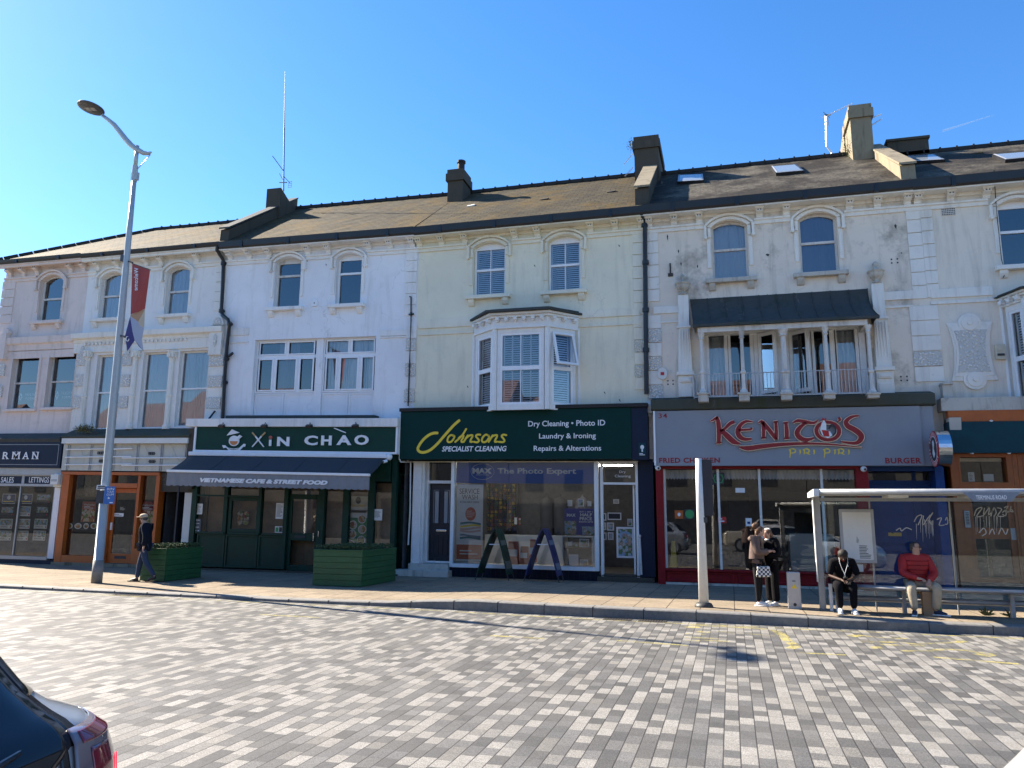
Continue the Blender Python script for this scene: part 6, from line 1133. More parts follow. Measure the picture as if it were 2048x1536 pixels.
for k, (a, b, c_, e) in enumerate(((900, 990, 1130, 1315), (1000, 1070, 1170, 1315), (1075, 1130, 1115, 1300))):
    x0, x1, z0, z1 = R4(zp(a, c_), zp(b, e), -.35); m = MB(); m.add([(x0, D+.30, z0), (x1, D+.30, z0), (x1, D+.45, z0), (x0, D+.45, z0), (x0+.03, D+.34, z1), (x1-.03, D+.34, z1), (x1-.03, D+.42, z1), (x0+.03, D+.42, z1)], [(0, 1, 5, 4), (1, 2, 6, 5), (2, 3, 7, 6), (3, 0, 4, 7), (4, 5, 6, 7)]); m.fb(x0+.03, x1-.03, z0+(z1-z0)*.35, z0+(z1-z0)*.65, -.295, -.29, 1)
    tag(m.build('laundry_bag', [pm('coral bag', (.5, .14, .09), .7), MT['white']], None, True), ('left', 'middle', 'right')[k]+' coral laundry bag standing low in the cleaner window', 'bag', 'laundry bags in the cleaner window')
# open shop door on the right
ux0, ux1 = X(1645, 900, .0), X(1940, 900, .0); m = MB(); zf0 = Z(668, 1750, 0); m.fb(ux0, ux0+.07, .12, zb-.031, -.12, .02); m.fb(ux1-.04, ux1+.03, .12, zb-.031, -.12, .02); m.fb(ux0+.07, ux1-.04, zf0-.03, zf0+.03, -.12, .02); m.fb(ux0+.07, ux1-.04, zb-.09, zb-.031, -.12, .02); m.build('door_frame', MT['white_wood'], B.t, True)
glazing(B, [(ux0+.07, ux1-.04, zf0+.03, zb-.09)], -.06); m = MB(); ptext(m, 'Dry', zp(1795, 565), zp(1845, 590), -.055, .003); ptext(m, 'Cleaning', zp(1758, 598), zp(1885, 625), -.055, .003); m.build('window_lettering', MT['white'], B.t, True)
x, y = ux1-.1, D+.1; m = MB(); hl = 1.0
for u0, u1, v0, v1 in ((0, .07, .2, zf0-.04), (hl-.07, hl, .2, zf0-.04), (.07, hl-.07, zf0-.12, zf0-.04), (.07, hl-.07, .2, .42)): m.box(x-.03, x+.015, y+u0, y+u1, v0, v1)
do = m.build('open_door', MT['white_wood'], B.t, True); m = MB(); m.quad((x, y+.06, .4), (x, y+hl-.06, .4), (x, y+hl-.06, zf0-.1), (x, y+.06, zf0-.1)); m.build('pane', MT['glass_shop'], do, True)
def fr_(m, x0, x1, z0, z1, dd): m.fb(x0+.05, x1-.05, z0+.05, z1-.05, dd, dd+.002, 4)
x0, x1, z0, z1 = R4(zp(1770, 1015), zp(1915, 1265), -.5); t = thing('framed_picture', 'large pale framed picture standing inside the open cleaner doorway', 'picture', ((x0+x1)/2, D+.5, wz(x0, z0))); m = MB(); m.frame(x0, x1, z0, z1, .05, -.53, -.49); m.build('frame', MT['white'], t, True); m = MB(); m.fb(x0+.05, x1-.05, z0+.05, z1-.05, -.53, -.51); m.build('picture', MT['photo'], t, True)
for k, (a, b, c_, e) in enumerate(((1660, 1690, 905, 965), (1655, 1690, 980, 1040), (1697, 1752, 980, 1045), (1660, 1692, 1060, 1120), (1702, 1748, 1058, 1120), (1745, 1792, 793, 830), (1700, 1810, 900, 960), (1858, 1900, 950, 1010))):
    x0, x1, z0, z1 = R4(zp(a, c_), zp(b, e), -.9); m = MB(); m.fb(x0, x1, z0, z1, -.93, -.9); m.fb(x0+.03, x1-.03, z0+.03, z1-.03, -.9, -.897, 1); tag(m.build('picture_frame', [MT['white' if k % 2 == 0 else 'offwhite'], MT['photo' if k % 3 else 'ink']], None, True), 'small picture frame %s on the rack inside the open cleaner door' % ('at the upper left', 'second down on the left', 'second down in the middle', 'at the lower left', 'at the lower middle', 'alone near the top', 'widest, above the middle', 'at the right edge')[k], 'picture', 'picture frames inside the cleaner door')
slab('pier', B, 'navy', X(1955, 900, .02), B5.xl+.12, .15, zb+.02, -.2, .04); m = MB(); m.fb(ux0-.1, B5.xl+.1, -.05, .13, -.3, .12); m.fb(ux0, ux1+.1, .13, .19, -.3, .02); m.build('doorstep', MT['stone_dark'], B.t, True, bevel=.012)
m = MB(); xa = X(1952, 1110, .05); p0, p1 = onY(*zp(1958, 1105), D-.06), onY(*zp(1972, 1398), D-.10); m.tube([p0, p1], .028, 8); m.ell((p0.x, p0.y, p0.z+.05), .04, .04, .05); tag(m.build('door_prop', MT['old_wood'], None), 'flaking white pole leaning at the foot of the cleaner doorway', 'pole')
# ---------------------------------------------------------------- piri piri takeaway
d = .30; B = B5; zp = lambda x, y: (1280+x/3.2, 690+y/3.2); PK = .50
X = lambda x, y=1000, dep=d: AX(*zp(x, y), dep); Z = lambda y, x=900, dep=d: AZ(*zp(x, y), dep)
x0, x1 = AX(1311, 870, PK), AX(1871, 870, PK); zt = (Z(412, 100, PK)+Z(400, 1880, PK))/2; zb = (Z(772, 110, PK)+Z(772, 1820, PK))/2; xs = X(1805, 600, PK); xc = (x0+x1)/2
m = MB(); prof_x(m, x0-.1, x1+.06, [(0, zt+.02), (PK+.02, zt+.02), (PK+.05, zt+.05), (PK+.04, zt+.30), (.1, zt+.42), (0, zt+.42)]); m.build('lead_ledge', MT['mossy'], B.t, True)
t = thing('shop_sign', 'grey fascia sign with KENITO\'S in red letters edged in chrome and PIRI PIRI in yellow', 'sign', (xc, D-PK, wz(xc, zb)), 'fascia signs above the shops'); m = MB(); m.fb(x0, xs, zb, zt, .02, PK); m.build('board', MT['kgrey'], t, True); m = MB(); m.fb(xs+.003, x1, zb, zt, .02, PK-.05); m.build('end_board', MT['kgrey'], t, True); m = MB(); m.fb(x0-.05, x0-.002, zb, zt, .02, PK+.02); m.build('edging', MT['white'], t, True)
S = lambda pts, dep=PK: [A(*zp(*p), dep) for p in pts]
LET = [([(493, 462), (502, 500), (506, 560), (504, 625)], [.06, .10, .10, .08]), ([(450, 490), (475, 478), (497, 462)], [.02, .05, .06]), ([(484, 630), (524, 626)], [.03, .03]), ([(604, 492), (575, 505), (545, 535), (512, 552)], [.08, .08, .06, .05]), ([(520, 545), (560, 585), (600, 620), (642, 634)], [.08, .13, .12, .03]),
       ([(724, 494), (680, 490), (645, 512), (626, 550), (636, 585), (668, 604), (714, 602)], [.02, .06, .08, .11, .11, .08, .04]), ([(630, 546), (708, 541), (712, 530)], [.05, .05, .02]),
       ([(756, 500), (782, 492), (790, 540), (790, 596)], [.02, .07, .08, .07]), ([(776, 598), (806, 596)], [.03, .03]), ([(784, 494), (830, 550), (872, 608)], [.08, .09, .06]), ([(852, 494), (882, 490)], [.03, .03]), ([(868, 492), (872, 560), (874, 606)], [.06, .07, .05]),
       ([(932, 498), (938, 550), (938, 598)], [.06, .09, .08]), ([(918, 500), (950, 494)], [.03, .03]), ([(922, 602), (956, 598)], [.03, .03]),
       ([(976, 500), (1010, 486), (1060, 494), (1110, 500), (1140, 480)], [.02, .07, .08, .06, .02]), ([(1062, 498), (1022, 530), (1004, 565), (1024, 596), (1066, 608), (1112, 596)], [.05, .09, .11, .11, .08, .04]),
       ([(1270, 465), (1278, 480), (1262, 492)], [.05, .05, .02]), ([(1398, 454), (1352, 462), (1318, 490), (1328, 520), (1378, 548), (1412, 580), (1406, 612), (1370, 630), (1284, 620)], [.03, .06, .09, .11, .12, .12, .10, .07, .03]),
       ([(634, 654), (690, 662), (780, 650), (900, 638), (1040, 632), (1200, 636), (1420, 656)], [.03, .11, .10, .08, .06, .04, .012])]
ms = MB(); mr = MB()
for pts, w_ in LET:
    c = curve(S(pts), 5); n = len(c)-1; ww = [w_[min(int(i/n*(len(w_)-1)), len(w_)-2)]*(1-(i/n*(len(w_)-1)) % 1)+w_[min(int(i/n*(len(w_)-1))+1, len(w_)-1)]*((i/n*(len(w_)-1)) % 1) if i < n else w_[-1] for i in range(n+1)]
    ms.stroke(c, [v*1.12+.035 for v in ww], PK+.01, PK+.05); mr.stroke(c, [max(.012, v*1.12) for v in ww], PK+.05, PK+.058)
cx, cz = A(*zp(1200, 552), PK); E_ = lambda rx, rz: [(cx+rx*cos(i*pi/16), cz+rz*sin(i*pi/16)) for i in range(33)]
ms.strip(E_(.335, .285), E_(.20, .165), PK+.01, PK+.049); mr.strip(E_(.315, .265), E_(.22, .185), PK+.05, PK+.057)
ms.build('chrome_edging', MT['chrome'], t, True); mr.build('raised_lettering', pm('red perspex', (.25, .008, .014), .35), t, True)
m = MB(); m.fp(S([(1175, 480), (1160, 505), (1150, 545), (1165, 580), (1200, 598), (1230, 580), (1215, 555), (1190, 545), (1190, 505)]), PK+.06, PK+.066); o = m.build('cockerel', MT['white'], t, True); m = MB(); m.fp(S([(1160, 545), (1175, 585), (1210, 588), (1205, 550)]), PK+.066, PK+.069); m.fp(S([(1160, 482), (1168, 466), (1178, 478), (1188, 466), (1190, 486)]), PK+.06, PK+.067); m.build('cockerel_red', MT['red'], o, True); m = MB()
for r_ in (0, 1): m.stroke(curve(S([(1205, 540-r_*6), (1222, 522-r_*10), (1246, 530-r_*6), (1250, 560), (1232, 582)])), .035-.01*r_, PK+.067+.002*r_, PK+.07+.002*r_)
m.build('cockerel_tail', MT['ink'], o, True)
MT['kprint'] = flat('dark red print', (.26, .012, .02))
for txt, a, b in (('FRIED CHICKEN', (122, 722), (512, 754)), ('BURGER', (1568, 722), (1802, 758)), ('34', (118, 438), (174, 468))): m = MB(); ptext(m, txt, zp(*a), zp(*b), PK, .005, bold=.03 if txt != '34' else .01, space=1.1); m.build('lettering', MT['kprint'], t, True)
m = MB()
for i, (a, ch) in enumerate(((955, 'P'), (1018, 'I'), (1045, 'R'), (1108, 'I'), (1175, 'P'), (1240, 'I'), (1265, 'R'), (1330, 'I'))):
    w_ = {'P': 50, 'R': 48, 'I': 8}[ch]; m.stroke(S([(a+6, 670), (a+8, 690), (a+4, 722 if ch == 'P' else 700)]), [.04, .03, .02], PK, PK+.004)
    if ch != 'I': m.stroke(curve(S([(a-4, 672), (a+20, 664), (a+w_-10, 674), (a+w_-16, 688), (a+12, 692)])), [.02]*6+[.03]*14+[.02]*5, PK, PK+.0045)
    if ch == 'R': m.stroke(S([(a+20, 690), (a+w_-4, 702)]), [.03, .02], PK, PK+.004)
m.build('yellow_lettering', MT['yellow'], t, True)
# round projecting sign
px0 = A(1882, 898, .0); x = AX(1880, 898, .85); z = AZ(1880, 898, .85); t = thing('projecting_sign', 'round red and white cockerel sign with a polished rim projecting from the takeaway', 'sign', (x, D-.85, wz(x, z))); 
def disc(name, xa, xb, r, mat, bev=0, m_=None):
    m = MB(); n = 32; vs = [(xx, D-.85+r*cos(i*2*pi/n), z+r*sin(i*2*pi/n)) for xx in (xa, xb) for i in range(n)]; m.add(vs, [tuple(range(n)), tuple(range(2*n-1, n-1, -1))]+[(i, i+n, (i+1) % n+n, (i+1) % n) for i in range(n)]); return m.build(name, MT[mat] if isinstance(mat, str) else mat, t, True)
rr = .44; disc('rim', x-.12, x+.16, rr, 'chrome'); disc('face', x-.135, x-.121, rr*.97, 'red'); disc('inner_face', x-.142, x-.136, rr*.66, 'ink'); disc('white_ring', x-.139, x-.1355, rr*.70, 'white')
m = MB(); P2 = lambda pts, xx: [(xx, D-.85-a*.44, z+b*.44) for a, b in pts]; vs = P2([(.1, .5), (.25, .3), (.1, .0), (.3, -.3), (0, -.5), (-.25, -.25), (-.1, .1), (-.15, .4)], x-.144); m.add(vs, [tuple(range(8))]); m.build('cockerel', MT['white'], t, True)
m = MB(); rn = random.Random(2)
for k in range(22):
    a = radians(20+k*14.5); c = (x-.137, D-.85-.83*rr*cos(a), z+.83*rr*sin(a)); h = .05
    if 9 < k < 11: continue
    m.obox(c, (.001, 0, 0), (0, -.012*sin(a)-.0*h, -.012*cos(a)), (0, -.045*cos(a), .045*sin(a)))
m.build('ring_lettering', MT['white'], t, True); m = MB(); m.fb(x-.03, x+.03, z-.03, z+.03, .0, .42); m.build('bracket', MT['iron'], t, True)
for k, (px, py) in enumerate(((1316, 936), (1727, 938))):
    x, z = A(px, py, .4); t = thing('security_camera', 'small white dome camera at the '+('left', 'right')[k]+' corner under the grey takeaway sign', 'camera', (x, D-.42, wz(x, z)), 'cameras on the shopfronts'); m = MB(); m.ell((x, D-.42, z), .075, .075, .075); m.build('dome', MT['white'], t, True, smooth=True); m = MB(); m.ell((x+.02, D-.475, z-.01), .032, .03, .032); m.build('lens', MT['ink'], t, True, smooth=True)
# red joinery
fr = MB(); xl0, xl1 = X(105, 1000), X(152, 1000); xr0, xr1 = X(1392, 1000), X(1472, 1000); zst = Z(1437, 500); fr.fb(xl0, xl1, 0, zb-.003, -.1, d+.04); fr.fb(xr0, xr1, 0, zb-.003, -.1, d+.04); fr.fb(xl1, xr0, zb-.07, zb-.003, -.1, d+.03); fr.fb(xl1, xr0, zst-.06, zst, -.1, d+.06); fr.fb(xl1, xr0, .06, zst-.062, -.1, d-.02)
for a, b in ((xl1+.03, X(600, 1460)), (X(630, 1460), X(980, 1460)), (X(1000, 1460), xr0-.03)): fr.frame(a, b, .08, zst-.08, .05, d-.02, d+.01)
fr.build('shopfront', MT['kred'], B.t, True, bevel=.006); slab('sill_stone', B, 'trim_dirty', xl0, xr1, -.05, .058, -.1, d+.03)
for a in (160, 505, 770, 1170): m = MB(); xx = X(a, 1000, d-.1); m.fb(xx-.03, xx+.03, zst, zb-.07, d-.16, d-.08); m.build('glazing_bar', MT['offwhite'], B.t, True)
xs_ = [X(a, 1000, d-.1) for a in (160, 505, 770, 1170)]
glazing(B, [(xs_[i]+.03, (xs_[i+1]-.03 if i < 3 else xr0), zst, zb-.07) for i in range(4)], d-.12); m = MB(); n = 60
for i in range(n): a, b = xl1+(xr0-xl1)*i/n, xl1+(xr0-xl1)*(i+1)/n; m.fp([(a, zb-.09), (b, zb-.09), (b, zb-.30), ((a+b)/2, zb-.345), (a, zb-.30)], d-.25, d-.245-.006*(i % 2))
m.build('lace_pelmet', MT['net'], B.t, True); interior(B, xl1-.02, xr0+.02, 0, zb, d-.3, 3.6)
slab('shop_counter', B, 'offwhite', X(955, 1200, -1.2), X(1240, 1200, -1.2), .1, 1.35, -1.2, -1.9); slab('menu_board', B, 'ink', X(800, 930, -2.5), X(1150, 930, -2.5), 2.0, 2.55, -2.9, -2.85); slab('door_screen', B, 'room', X(560, 1000, -1.8), X(700, 1000, -1.8), 0, 2.4, -2.0, -1.9)
def octo(m, x0, x1, z0, z1, dd):
    cx, cz, r = (x0+x1)/2, (z0+z1)/2, (x1-x0)/2
    for k in (0, 1): P3 = [(cx+r*(1 if i % 2 == 0 else .86)*cos(i*pi/8), cz+r*(1 if i % 2 == 0 else .86)*sin(i*pi/8)) for i in range(17)]
    m.strip(P3, [(cx+(a-cx)*.82, cz+(b-cz)*.82) for a, b in P3], dd, dd+.003, 6); lines(m, cx-r*.5, cx+r*.5, cz-r*.25, cz+r*.25, dd, 2, 6, .5)
for nm, lb, tl, br, dr, bs in (('window_sign', 'green eight pointed ring sign in the upper takeaway window', (465, 818), (540, 893), octo, 'ink'), ('sticker', 'orange square sticker in the lower left takeaway window', (222, 1058), (278, 1112), lambda m, *a: m.fp([((a[0]+a[1])/2+.04*cos(i*pi/6), (a[2]+a[3])/2+.05*sin(i*pi/6)) for i in range(12)], a[4], a[4]+.002, 2), 'orange'), ('sticker', 'round green sticker beside the orange square sticker', (285, 1050), (350, 1115), lambda m, *a: m.fp([((a[0]+a[1])/2+(a[1]-a[0])*.46*cos(i*pi/8), (a[2]+a[3])/2+(a[1]-a[0])*.46*sin(i*pi/8)) for i in range(16)], a[4], a[4]+.002, 6), 'ink'), ('sticker', 'small red and white sticker right of the grey post', (495, 1100), (553, 1140), lambda m, *a: lines(m, a[0]+.02, a[1]-.04, a[2]+.02, a[3]-.02, a[4], 2, 2), 'red'), ('notice', 'white notice with blue marks in the takeaway window', (675, 1108), (717, 1160), lambda m, *a: m.fb(a[0]+.04, a[1]-.04, a[2]+.06, a[3]-.09, a[4], a[4]+.002, 5), 'paper'), ('notice', 'white strip notice high in the takeaway window', (610, 915), (672, 945), None, 'paper')):
    poster(nm, lb, 'sticker' if nm != 'notice' else 'notice', zp(*tl), zp(*br), d-.11, dr, bs)
x0, x1, z0, z1 = R4(zp(190, 1255), zp(240, 1420), d-.5); t = thing('wet_floor_sign', 'yellow folding floor sign just inside the takeaway window', 'floor sign', ((x0+x1)/2, D-d+.5, wz(x0, .1))); m = MB()
for s_ in (-1, 1): m.add([(x0, D-d+.5+s_*.18, z0), (x1, D-d+.5+s_*.18, z0), (x1-.05, D-d+.5+s_*.02, z1), (x0+.05, D-d+.5+s_*.02, z1)], [(0, 1, 2, 3)])
m.build('panel', MT['yellow'], t, True)
# blue flat entrance
bx0, bx1 = X(1475, 1000), X(1905, 1000); bx2 = X(1962, 1000); fr = MB(); fr.fb(bx1, bx2, 0, zb-.003, -.4, d); fr.fb(bx0+.003, bx1, Z(812, 1700, -.2), zb-.003, -.3, d-.08); dd = -.3; zr = Z(880, 1600, dd); zr2 = Z(866, 1600, dd); bm0, bm1 = X(1745, 900, dd), X(1770, 900, dd)
fr.fb(bx0+.003, bx1, zr-.05, zr2, dd-.06, dd); fr.fb(bm0, bm1, 0, zr-.05, dd-.06, dd); fr.fb(bm0, bm1, zr2, Z(812, 1700, -.2), dd-.06, dd); fr.fb(bx0+.003, bx1, 0, .15, dd-.06, dd); fr.build('entrance_frame', MT['blue'], B.t, True); m = MB(); m.fb(bx0+.01, bm0-.003, .15, zr-.052, dd-.05, dd-.02)
for u, v in ((.3, 1.0), (1.15, 1.95)): m.frame(bx0+.15, bm0-.15, u, v, .05, dd-.02, dd)
do = m.build('door', MT['blue'], B.t, True); m = MB(); zz = Z(1212, 1630, dd); m.fb(X(1590, 1212, dd), X(1675, 1212, dd), zz-.045, zz+.045, dd-.02, dd-.008); m.build('letter_plate', pm('brass', (.5, .36, .12), .3, .8), do, True)
m = MB(); m.fb(bm1+.003, bx1-.003, .15, zr-.052, dd-.05, dd-.02); m.build('side_panel', MT['blue'], B.t, True); glazing(B, [(bx0, bm0, zr2, Z(812, 1700, -.2)), (bm1, bx1, zr2, Z(812, 1700, -.2))], dd-.03); slab('hall', B, 'room', bx0, bx1, 0, zb, -.7, -.6); slab('doorstep', B, 'stone_dark', bx0, bx2, -.05, .10, -.3, d)
m = MB(); x, z = A(1896, 790, .2); m.fb(x-.12, x+.10, z-.3, z+.25, 0, .25); m.fb(x-.14, x+.12, z+.25, z+.31, 0, .3); m.fb(x-.10, x+.10, z-.95, z-.31, 0, .22); prof_x(m, x-.10, x+.16, [(0, z-.6), (.5, z-.6), (.42, z-1.2), (.15, z-1.5), (0, z-1.5)]); m.build('console_block', MT['trim_dirty'], B6.t, True, bevel=.01)
# ---------------------------------------------------------------- orange and teal front
d = .30; B = B6; zp = lambda x, y: (1628+x/3.2, 800+y/3.2); X = lambda x, y=1000, dep=d: AX(*zp(x, y), dep); Z = lambda y, x=1000, dep=d: AZ(*zp(x, y), dep)
xl, xr = X(862, 300), B.xr; z1 = Z(65, 1000, .45); z2, z3, z4 = Z(138, 1000, .45), Z(338, 1000, .45), Z(350, 1000, .45)
slab('lead_ledge', B, 'trim_dirty', xl-.1, xr, z1+.003, z1+.32, 0, .40); t = thing('shop_sign', 'orange and teal boarded fascia without writing above the orange shopfront', 'sign', (xl+1, D-.4, wz(xl, z3)), 'fascia signs above the shops'); m = MB(); m.fb(xl+.02, xr, z2, z1, .02, .42); m.build('top_board', MT['orange'], t, True, bevel=.01); m = MB(); m.fb(xl, xr, z3, z2-.003, .02, .46); m.build('board', MT['teal'], t, True)
m = MB()
for k in range(7): x = xl+.15+k*.78; m.lathe(x, D-.44, [(.03, z2-.01), (.045, z2+.02), (.0, z2+.04)], 8); x += .3; m.lathe(x, D-.44, [(.03, z3-.03), (.045, z3-.005), (.0, z3)], 8)
m.build('bulbs', MT['white'], t, True)
fr = MB(); zd = Z(568, 1100); px1 = X(968, 900); px2 = X(1322, 900); zpl = Z(1168, 1100)
n = int((px1-xl)/.11)
for k in range(n): a = xl+(px1-xl)*k/n; fr.fb(a+.004, a+(px1-xl)/n-.004, zpl, z3-.005, -.05, d)
fr.fb(xl, px1, zpl, z3-.005, -.1, d-.012)
a = px2
while a < xr: fr.fb(a+.004, a+.106, zpl, z3-.005, -.05, d); a += .11
fr.fb(px2, xr, zpl, z3-.005, -.1, d-.012); fr.fb(px1, px2, Z(366, 1100), z3-.005, -.1, d); fr.fb(px1, px2, zd, Z(527, 1100), -.1, d); fr.fb(px1, px1+.05, Z(527, 1100), Z(366, 1100), -.1, d); fr.fb(px2-.12, px2, Z(527, 1100), Z(366, 1100), -.1, d); fr.build('boarded_front', MT['orange_boards'], B.t, True)
glazing(B, [(px1+.05, px2-.12, Z(527, 1100), Z(366, 1100))], .12); dr = MB(); qx0, qx1 = X(1010, 900), X(1305, 900); dr.fb(px1, qx0-.003, zpl, zd-.003, -.1, d-.02); dr.fb(qx1+.003, px2, zpl, zd-.003, -.1, d-.02); dr.frame(qx0, qx1, zpl, zd-.003, .11, .1, .2); dr.fb(qx0+.11, qx1-.11, Z(890, 1150), Z(818, 1150), .1, .2); dr.fb(qx0+.11, qx1-.11, zpl+.11, Z(1142, 1150), .1, .2); do = dr.build('door', MT['orange_boards'], B.t, True); glazing(B, [(qx0+.11, qx1-.11, Z(818, 1150), zd-.11), (qx0+.11, qx1-.11, Z(1142, 1150), Z(890, 1150))], .15, 'door_pane', par=do); m = MB(); m.fb(X(1268, 850), X(1300, 850), Z(895, 1280), Z(820, 1280), .2, .23); m.build('push_plate', MT['alu'], do, True)
slab('plinth', B, 'stone_dark', xl, xr, -.05, zpl-.003, -.1, d+.02); interior(B, px1, xr, 0, z3, 0, 3); m = MB(); x, z = A(*zp(977, 762), d); m.fb(x-.05, x+.06, Z(816, 977), Z(710, 977), d, d+.05); 
for k in range(8): zz = Z(722+k*10, 977); m.fb(x-.03, x+.04, zz-.012, zz+.008, d+.05, d+.055, 1)
tag(m.build('intercom', [MT['alu'], MT['ink']], None, True), 'tall grey door entry panel on the orange boards behind the shelter', 'intercom')
poster('notice', 'left white notice in the small window of the orange boarded front', 'notice', zp(984, 462), zp(1030, 522), .1, lambda m, *a: lines(m, a[0]+.02, a[1]-.03, a[2]+.03, a[3]-.03, a[4], 5, 0, .3)); poster('notice', 'right white notice in the small window of the orange boarded front', 'notice', zp(1083, 474), zp(1152, 520), .1)
# ================================================================ street furniture
MT['lamp_grey'] = pm('grey painted steel', (.40, .42, .42), .45, .2, var=.08); MT['lamp_dark'] = pm('dark grey steel', (.07, .075, .08), .5, .3, var=.1); MT['post_white'] = pm('white painted post', (.70, .70, .67), .5, var=.08)
pb = onP(193, 1166); YL = pb.y; top = onY(274, 297, YL); slv = onY(272, 352, YL)
t = thing('street_lamp', 'tall tapering grey street lamp with a curved arm and round flat head', 'street lamp', tuple(pb))
def lerp(a, b, u): return a+(b-a)*u
m = MB(); axis = lambda z: Vector((lerp(pb.x, top.x, (z-pb.z)/(top.z-pb.z)), YL, z)); zz = [pb.z-.02, .56, .561, 3, 6, 9, slv.z]; m.tube([axis(z) for z in zz], [.125, .122, .112, .105, .092, .075, .062], 16); m.build('pole', MT['lamp_grey'], t, smooth=True)
m = MB(); m.tube([axis(pb.z-.01), axis(.55)], [.129, .126], 16); m.build('pole_base', pm('grey base coat', (.17, .17, .165), .7, var=.25), t, smooth=True)
m = MB(); m.tube([axis(slv.z-.16), axis(slv.z+.30)], .075, 14); m.box(axis(slv.z).x-.07, axis(slv.z).x+.12, YL-.05, YL+.05, slv.z-.12, slv.z+.1); m.build('sleeve', MT['lamp_grey'], t, smooth=False)
m = MB(); m.tube([axis(slv.z+.2), axis(top.z+.08)], .055, 12); m.build('upper_tube', MT['lamp_grey'], t, smooth=True)
def ap(px, py, dy): return onY(px, py, YL+dy*.15)
arm = [ap(303, 304, .26), ap(297, 307, .20), ap(287, 306, .10), ap(274, 299, 0), ap(262, 290, -.1), ap(250, 277, -.2), ap(240, 264, -.3), ap(228, 249, -.42), ap(217, 240, -.52), ap(205, 231, -.60)]
m = MB(); m.tube(arm, [.02, .05, .065, .075, .075, .075, .072, .066, .058, .05], 10); m.build('arm', MT['lamp_grey'], t, smooth=True); m = MB(); m.tube([ap(301, 309, .24), axis(slv.z+.12)], .012, 6); m.build('stay', MT['lamp_grey'], t)
hc = ap(182, 216, -.85); ad = (arm[-1]-hc); ad.normalize(); nrm = Vector((.10, .10, 1)).normalized(); u = (ad-nrm*ad.dot(nrm)).normalized(); v = nrm.cross(u); R_ = .36
def ringpts(r, k): return [hc+nrm*k+(u*cos(i*2*pi/28)+v*sin(i*2*pi/28))*r for i in range(28)]
m = MB(); prs = [(.0, -.035), (.30, -.035), (R_*.97, -.02), (R_, .0), (R_*.97, .02), (R_*.6, .05), (0, .06)]
k0 = len(m.v)
for r, k in prs: m.v += [tuple(p) for p in ringpts(max(r, .001), k)]
for i in range(len(prs)-1):
    for j in range(28): m.f.append((i*28+j, (i+1)*28+j, (i+1)*28+(j+1) % 28, i*28+(j+1) % 28)); m.m.append(0)
m.build('lamp_head', MT['lamp_dark'], t, smooth=True); m = MB()
for s_ in (-.5, .5): m.obox(hc-nrm*.038+u*(s_*.17), u*.072, v*.07, nrm*.004)
m.build('led_panel', pm('led lens', (.45, .42, .36), .2), t); m = MB(); c = axis(slv.z-2.35); m.box(c.x-.17, c.x-.07, YL-.05, YL+.05, c.z-.10, c.z+.08); m.build('bracket_box', MT['lamp_dark'], t)
# banner on the pole
MT['b_red'] = pm('banner red', (.36, .055, .04), .7, var=.05); MT['b_tan'] = pm('banner tan', (.46, .26, .14), .7, var=.05); MT['b_beige'] = pm('banner beige', (.52, .44, .33), .7, var=.05); MT['b_blue'] = pm('banner pale blue', (.36, .40, .50), .7, var=.05); MT['b_purple'] = pm('banner purple', (.05, .045, .17), .7, var=.05)
bz = lambda X, Y: (X/4, 440+Y/4)
bp = onY(*bz(1060, 360), YL); t = thing('street_banner', 'red Welcome banner with a purple swallow tail hanging from the street lamp', 'banner', tuple(bp))
def bpt(X, Y): px, py = bz(X, Y); return onY(px, py, YL-.02-.10*sin((X-1040)/160*2.4+(Y-350)/300))
def bpoly(pts, mt, off=0):
    m = MB(); q = [bpt(*p) for p in pts]
    if off: q = [p+Vector((0, -off, 0)) for p in q]
    m.add(q, [tuple(range(len(q)))]); return m
for nm, mt, pts in (('red_panel', 'b_red', [(1058,348),(1045,755),(1105,733),(1160,710),(1200,400)]), ('tan_panel', 'b_tan', [(1045,757),(1042,768),(1105,815),(1160,712)]), ('beige_panel', 'b_beige', [(1105,815),(1128,850),(1153,860),(1160,713)]), ('pale_blue_panel', 'b_blue', [(1042,769),(1060,890),(1078,962),(1148,1045),(1135,960),(1153,861),(1128,851),(1105,816)]), ('purple_panel', 'b_purple', [(1041,772),(1000,925),(1018,1050),(1077,963),(1059,890)]), ('purple_tail', 'b_purple', [(1078,963),(1110,1010),(1160,1060),(1148,1046)])):
    o = bpoly(pts, mt).build(nm, MT[mt], t); md = o.modifiers.new('solid', 'SOLIDIFY'); md.thickness = .004
m = MB(); vs, fs = text_mesh('Welcome', .12, .01, 1.05)
m.add([bpt(1076+(1-v_)*34-6*u_+0, 383+u_*182)+Vector((0, -.012, 0)) for u_, v_ in vs], fs); m.build('lettering', MT['white'], t); m = MB(); c = bpt(1026, 955); m.tube([bpt(1024+12*cos(a_), 952+18*sin(a_))+Vector((0, -.02, 0)) for a_ in [i*.5 for i in range(11)]], .012, 5); m.build('emblem', MT['white'], t)
m = MB(); m.tube([axis(onY(262, 521, YL).z), bpt(1062, 340)], .02, 6); m.tube([bpt(1056, 347), bpt(1204, 400)], .014, 6); m.tube([axis(onY(250, 670, YL).z), bpt(1002, 935)], .03, 6); m.build('bracket', MT['lamp_dark'], t)
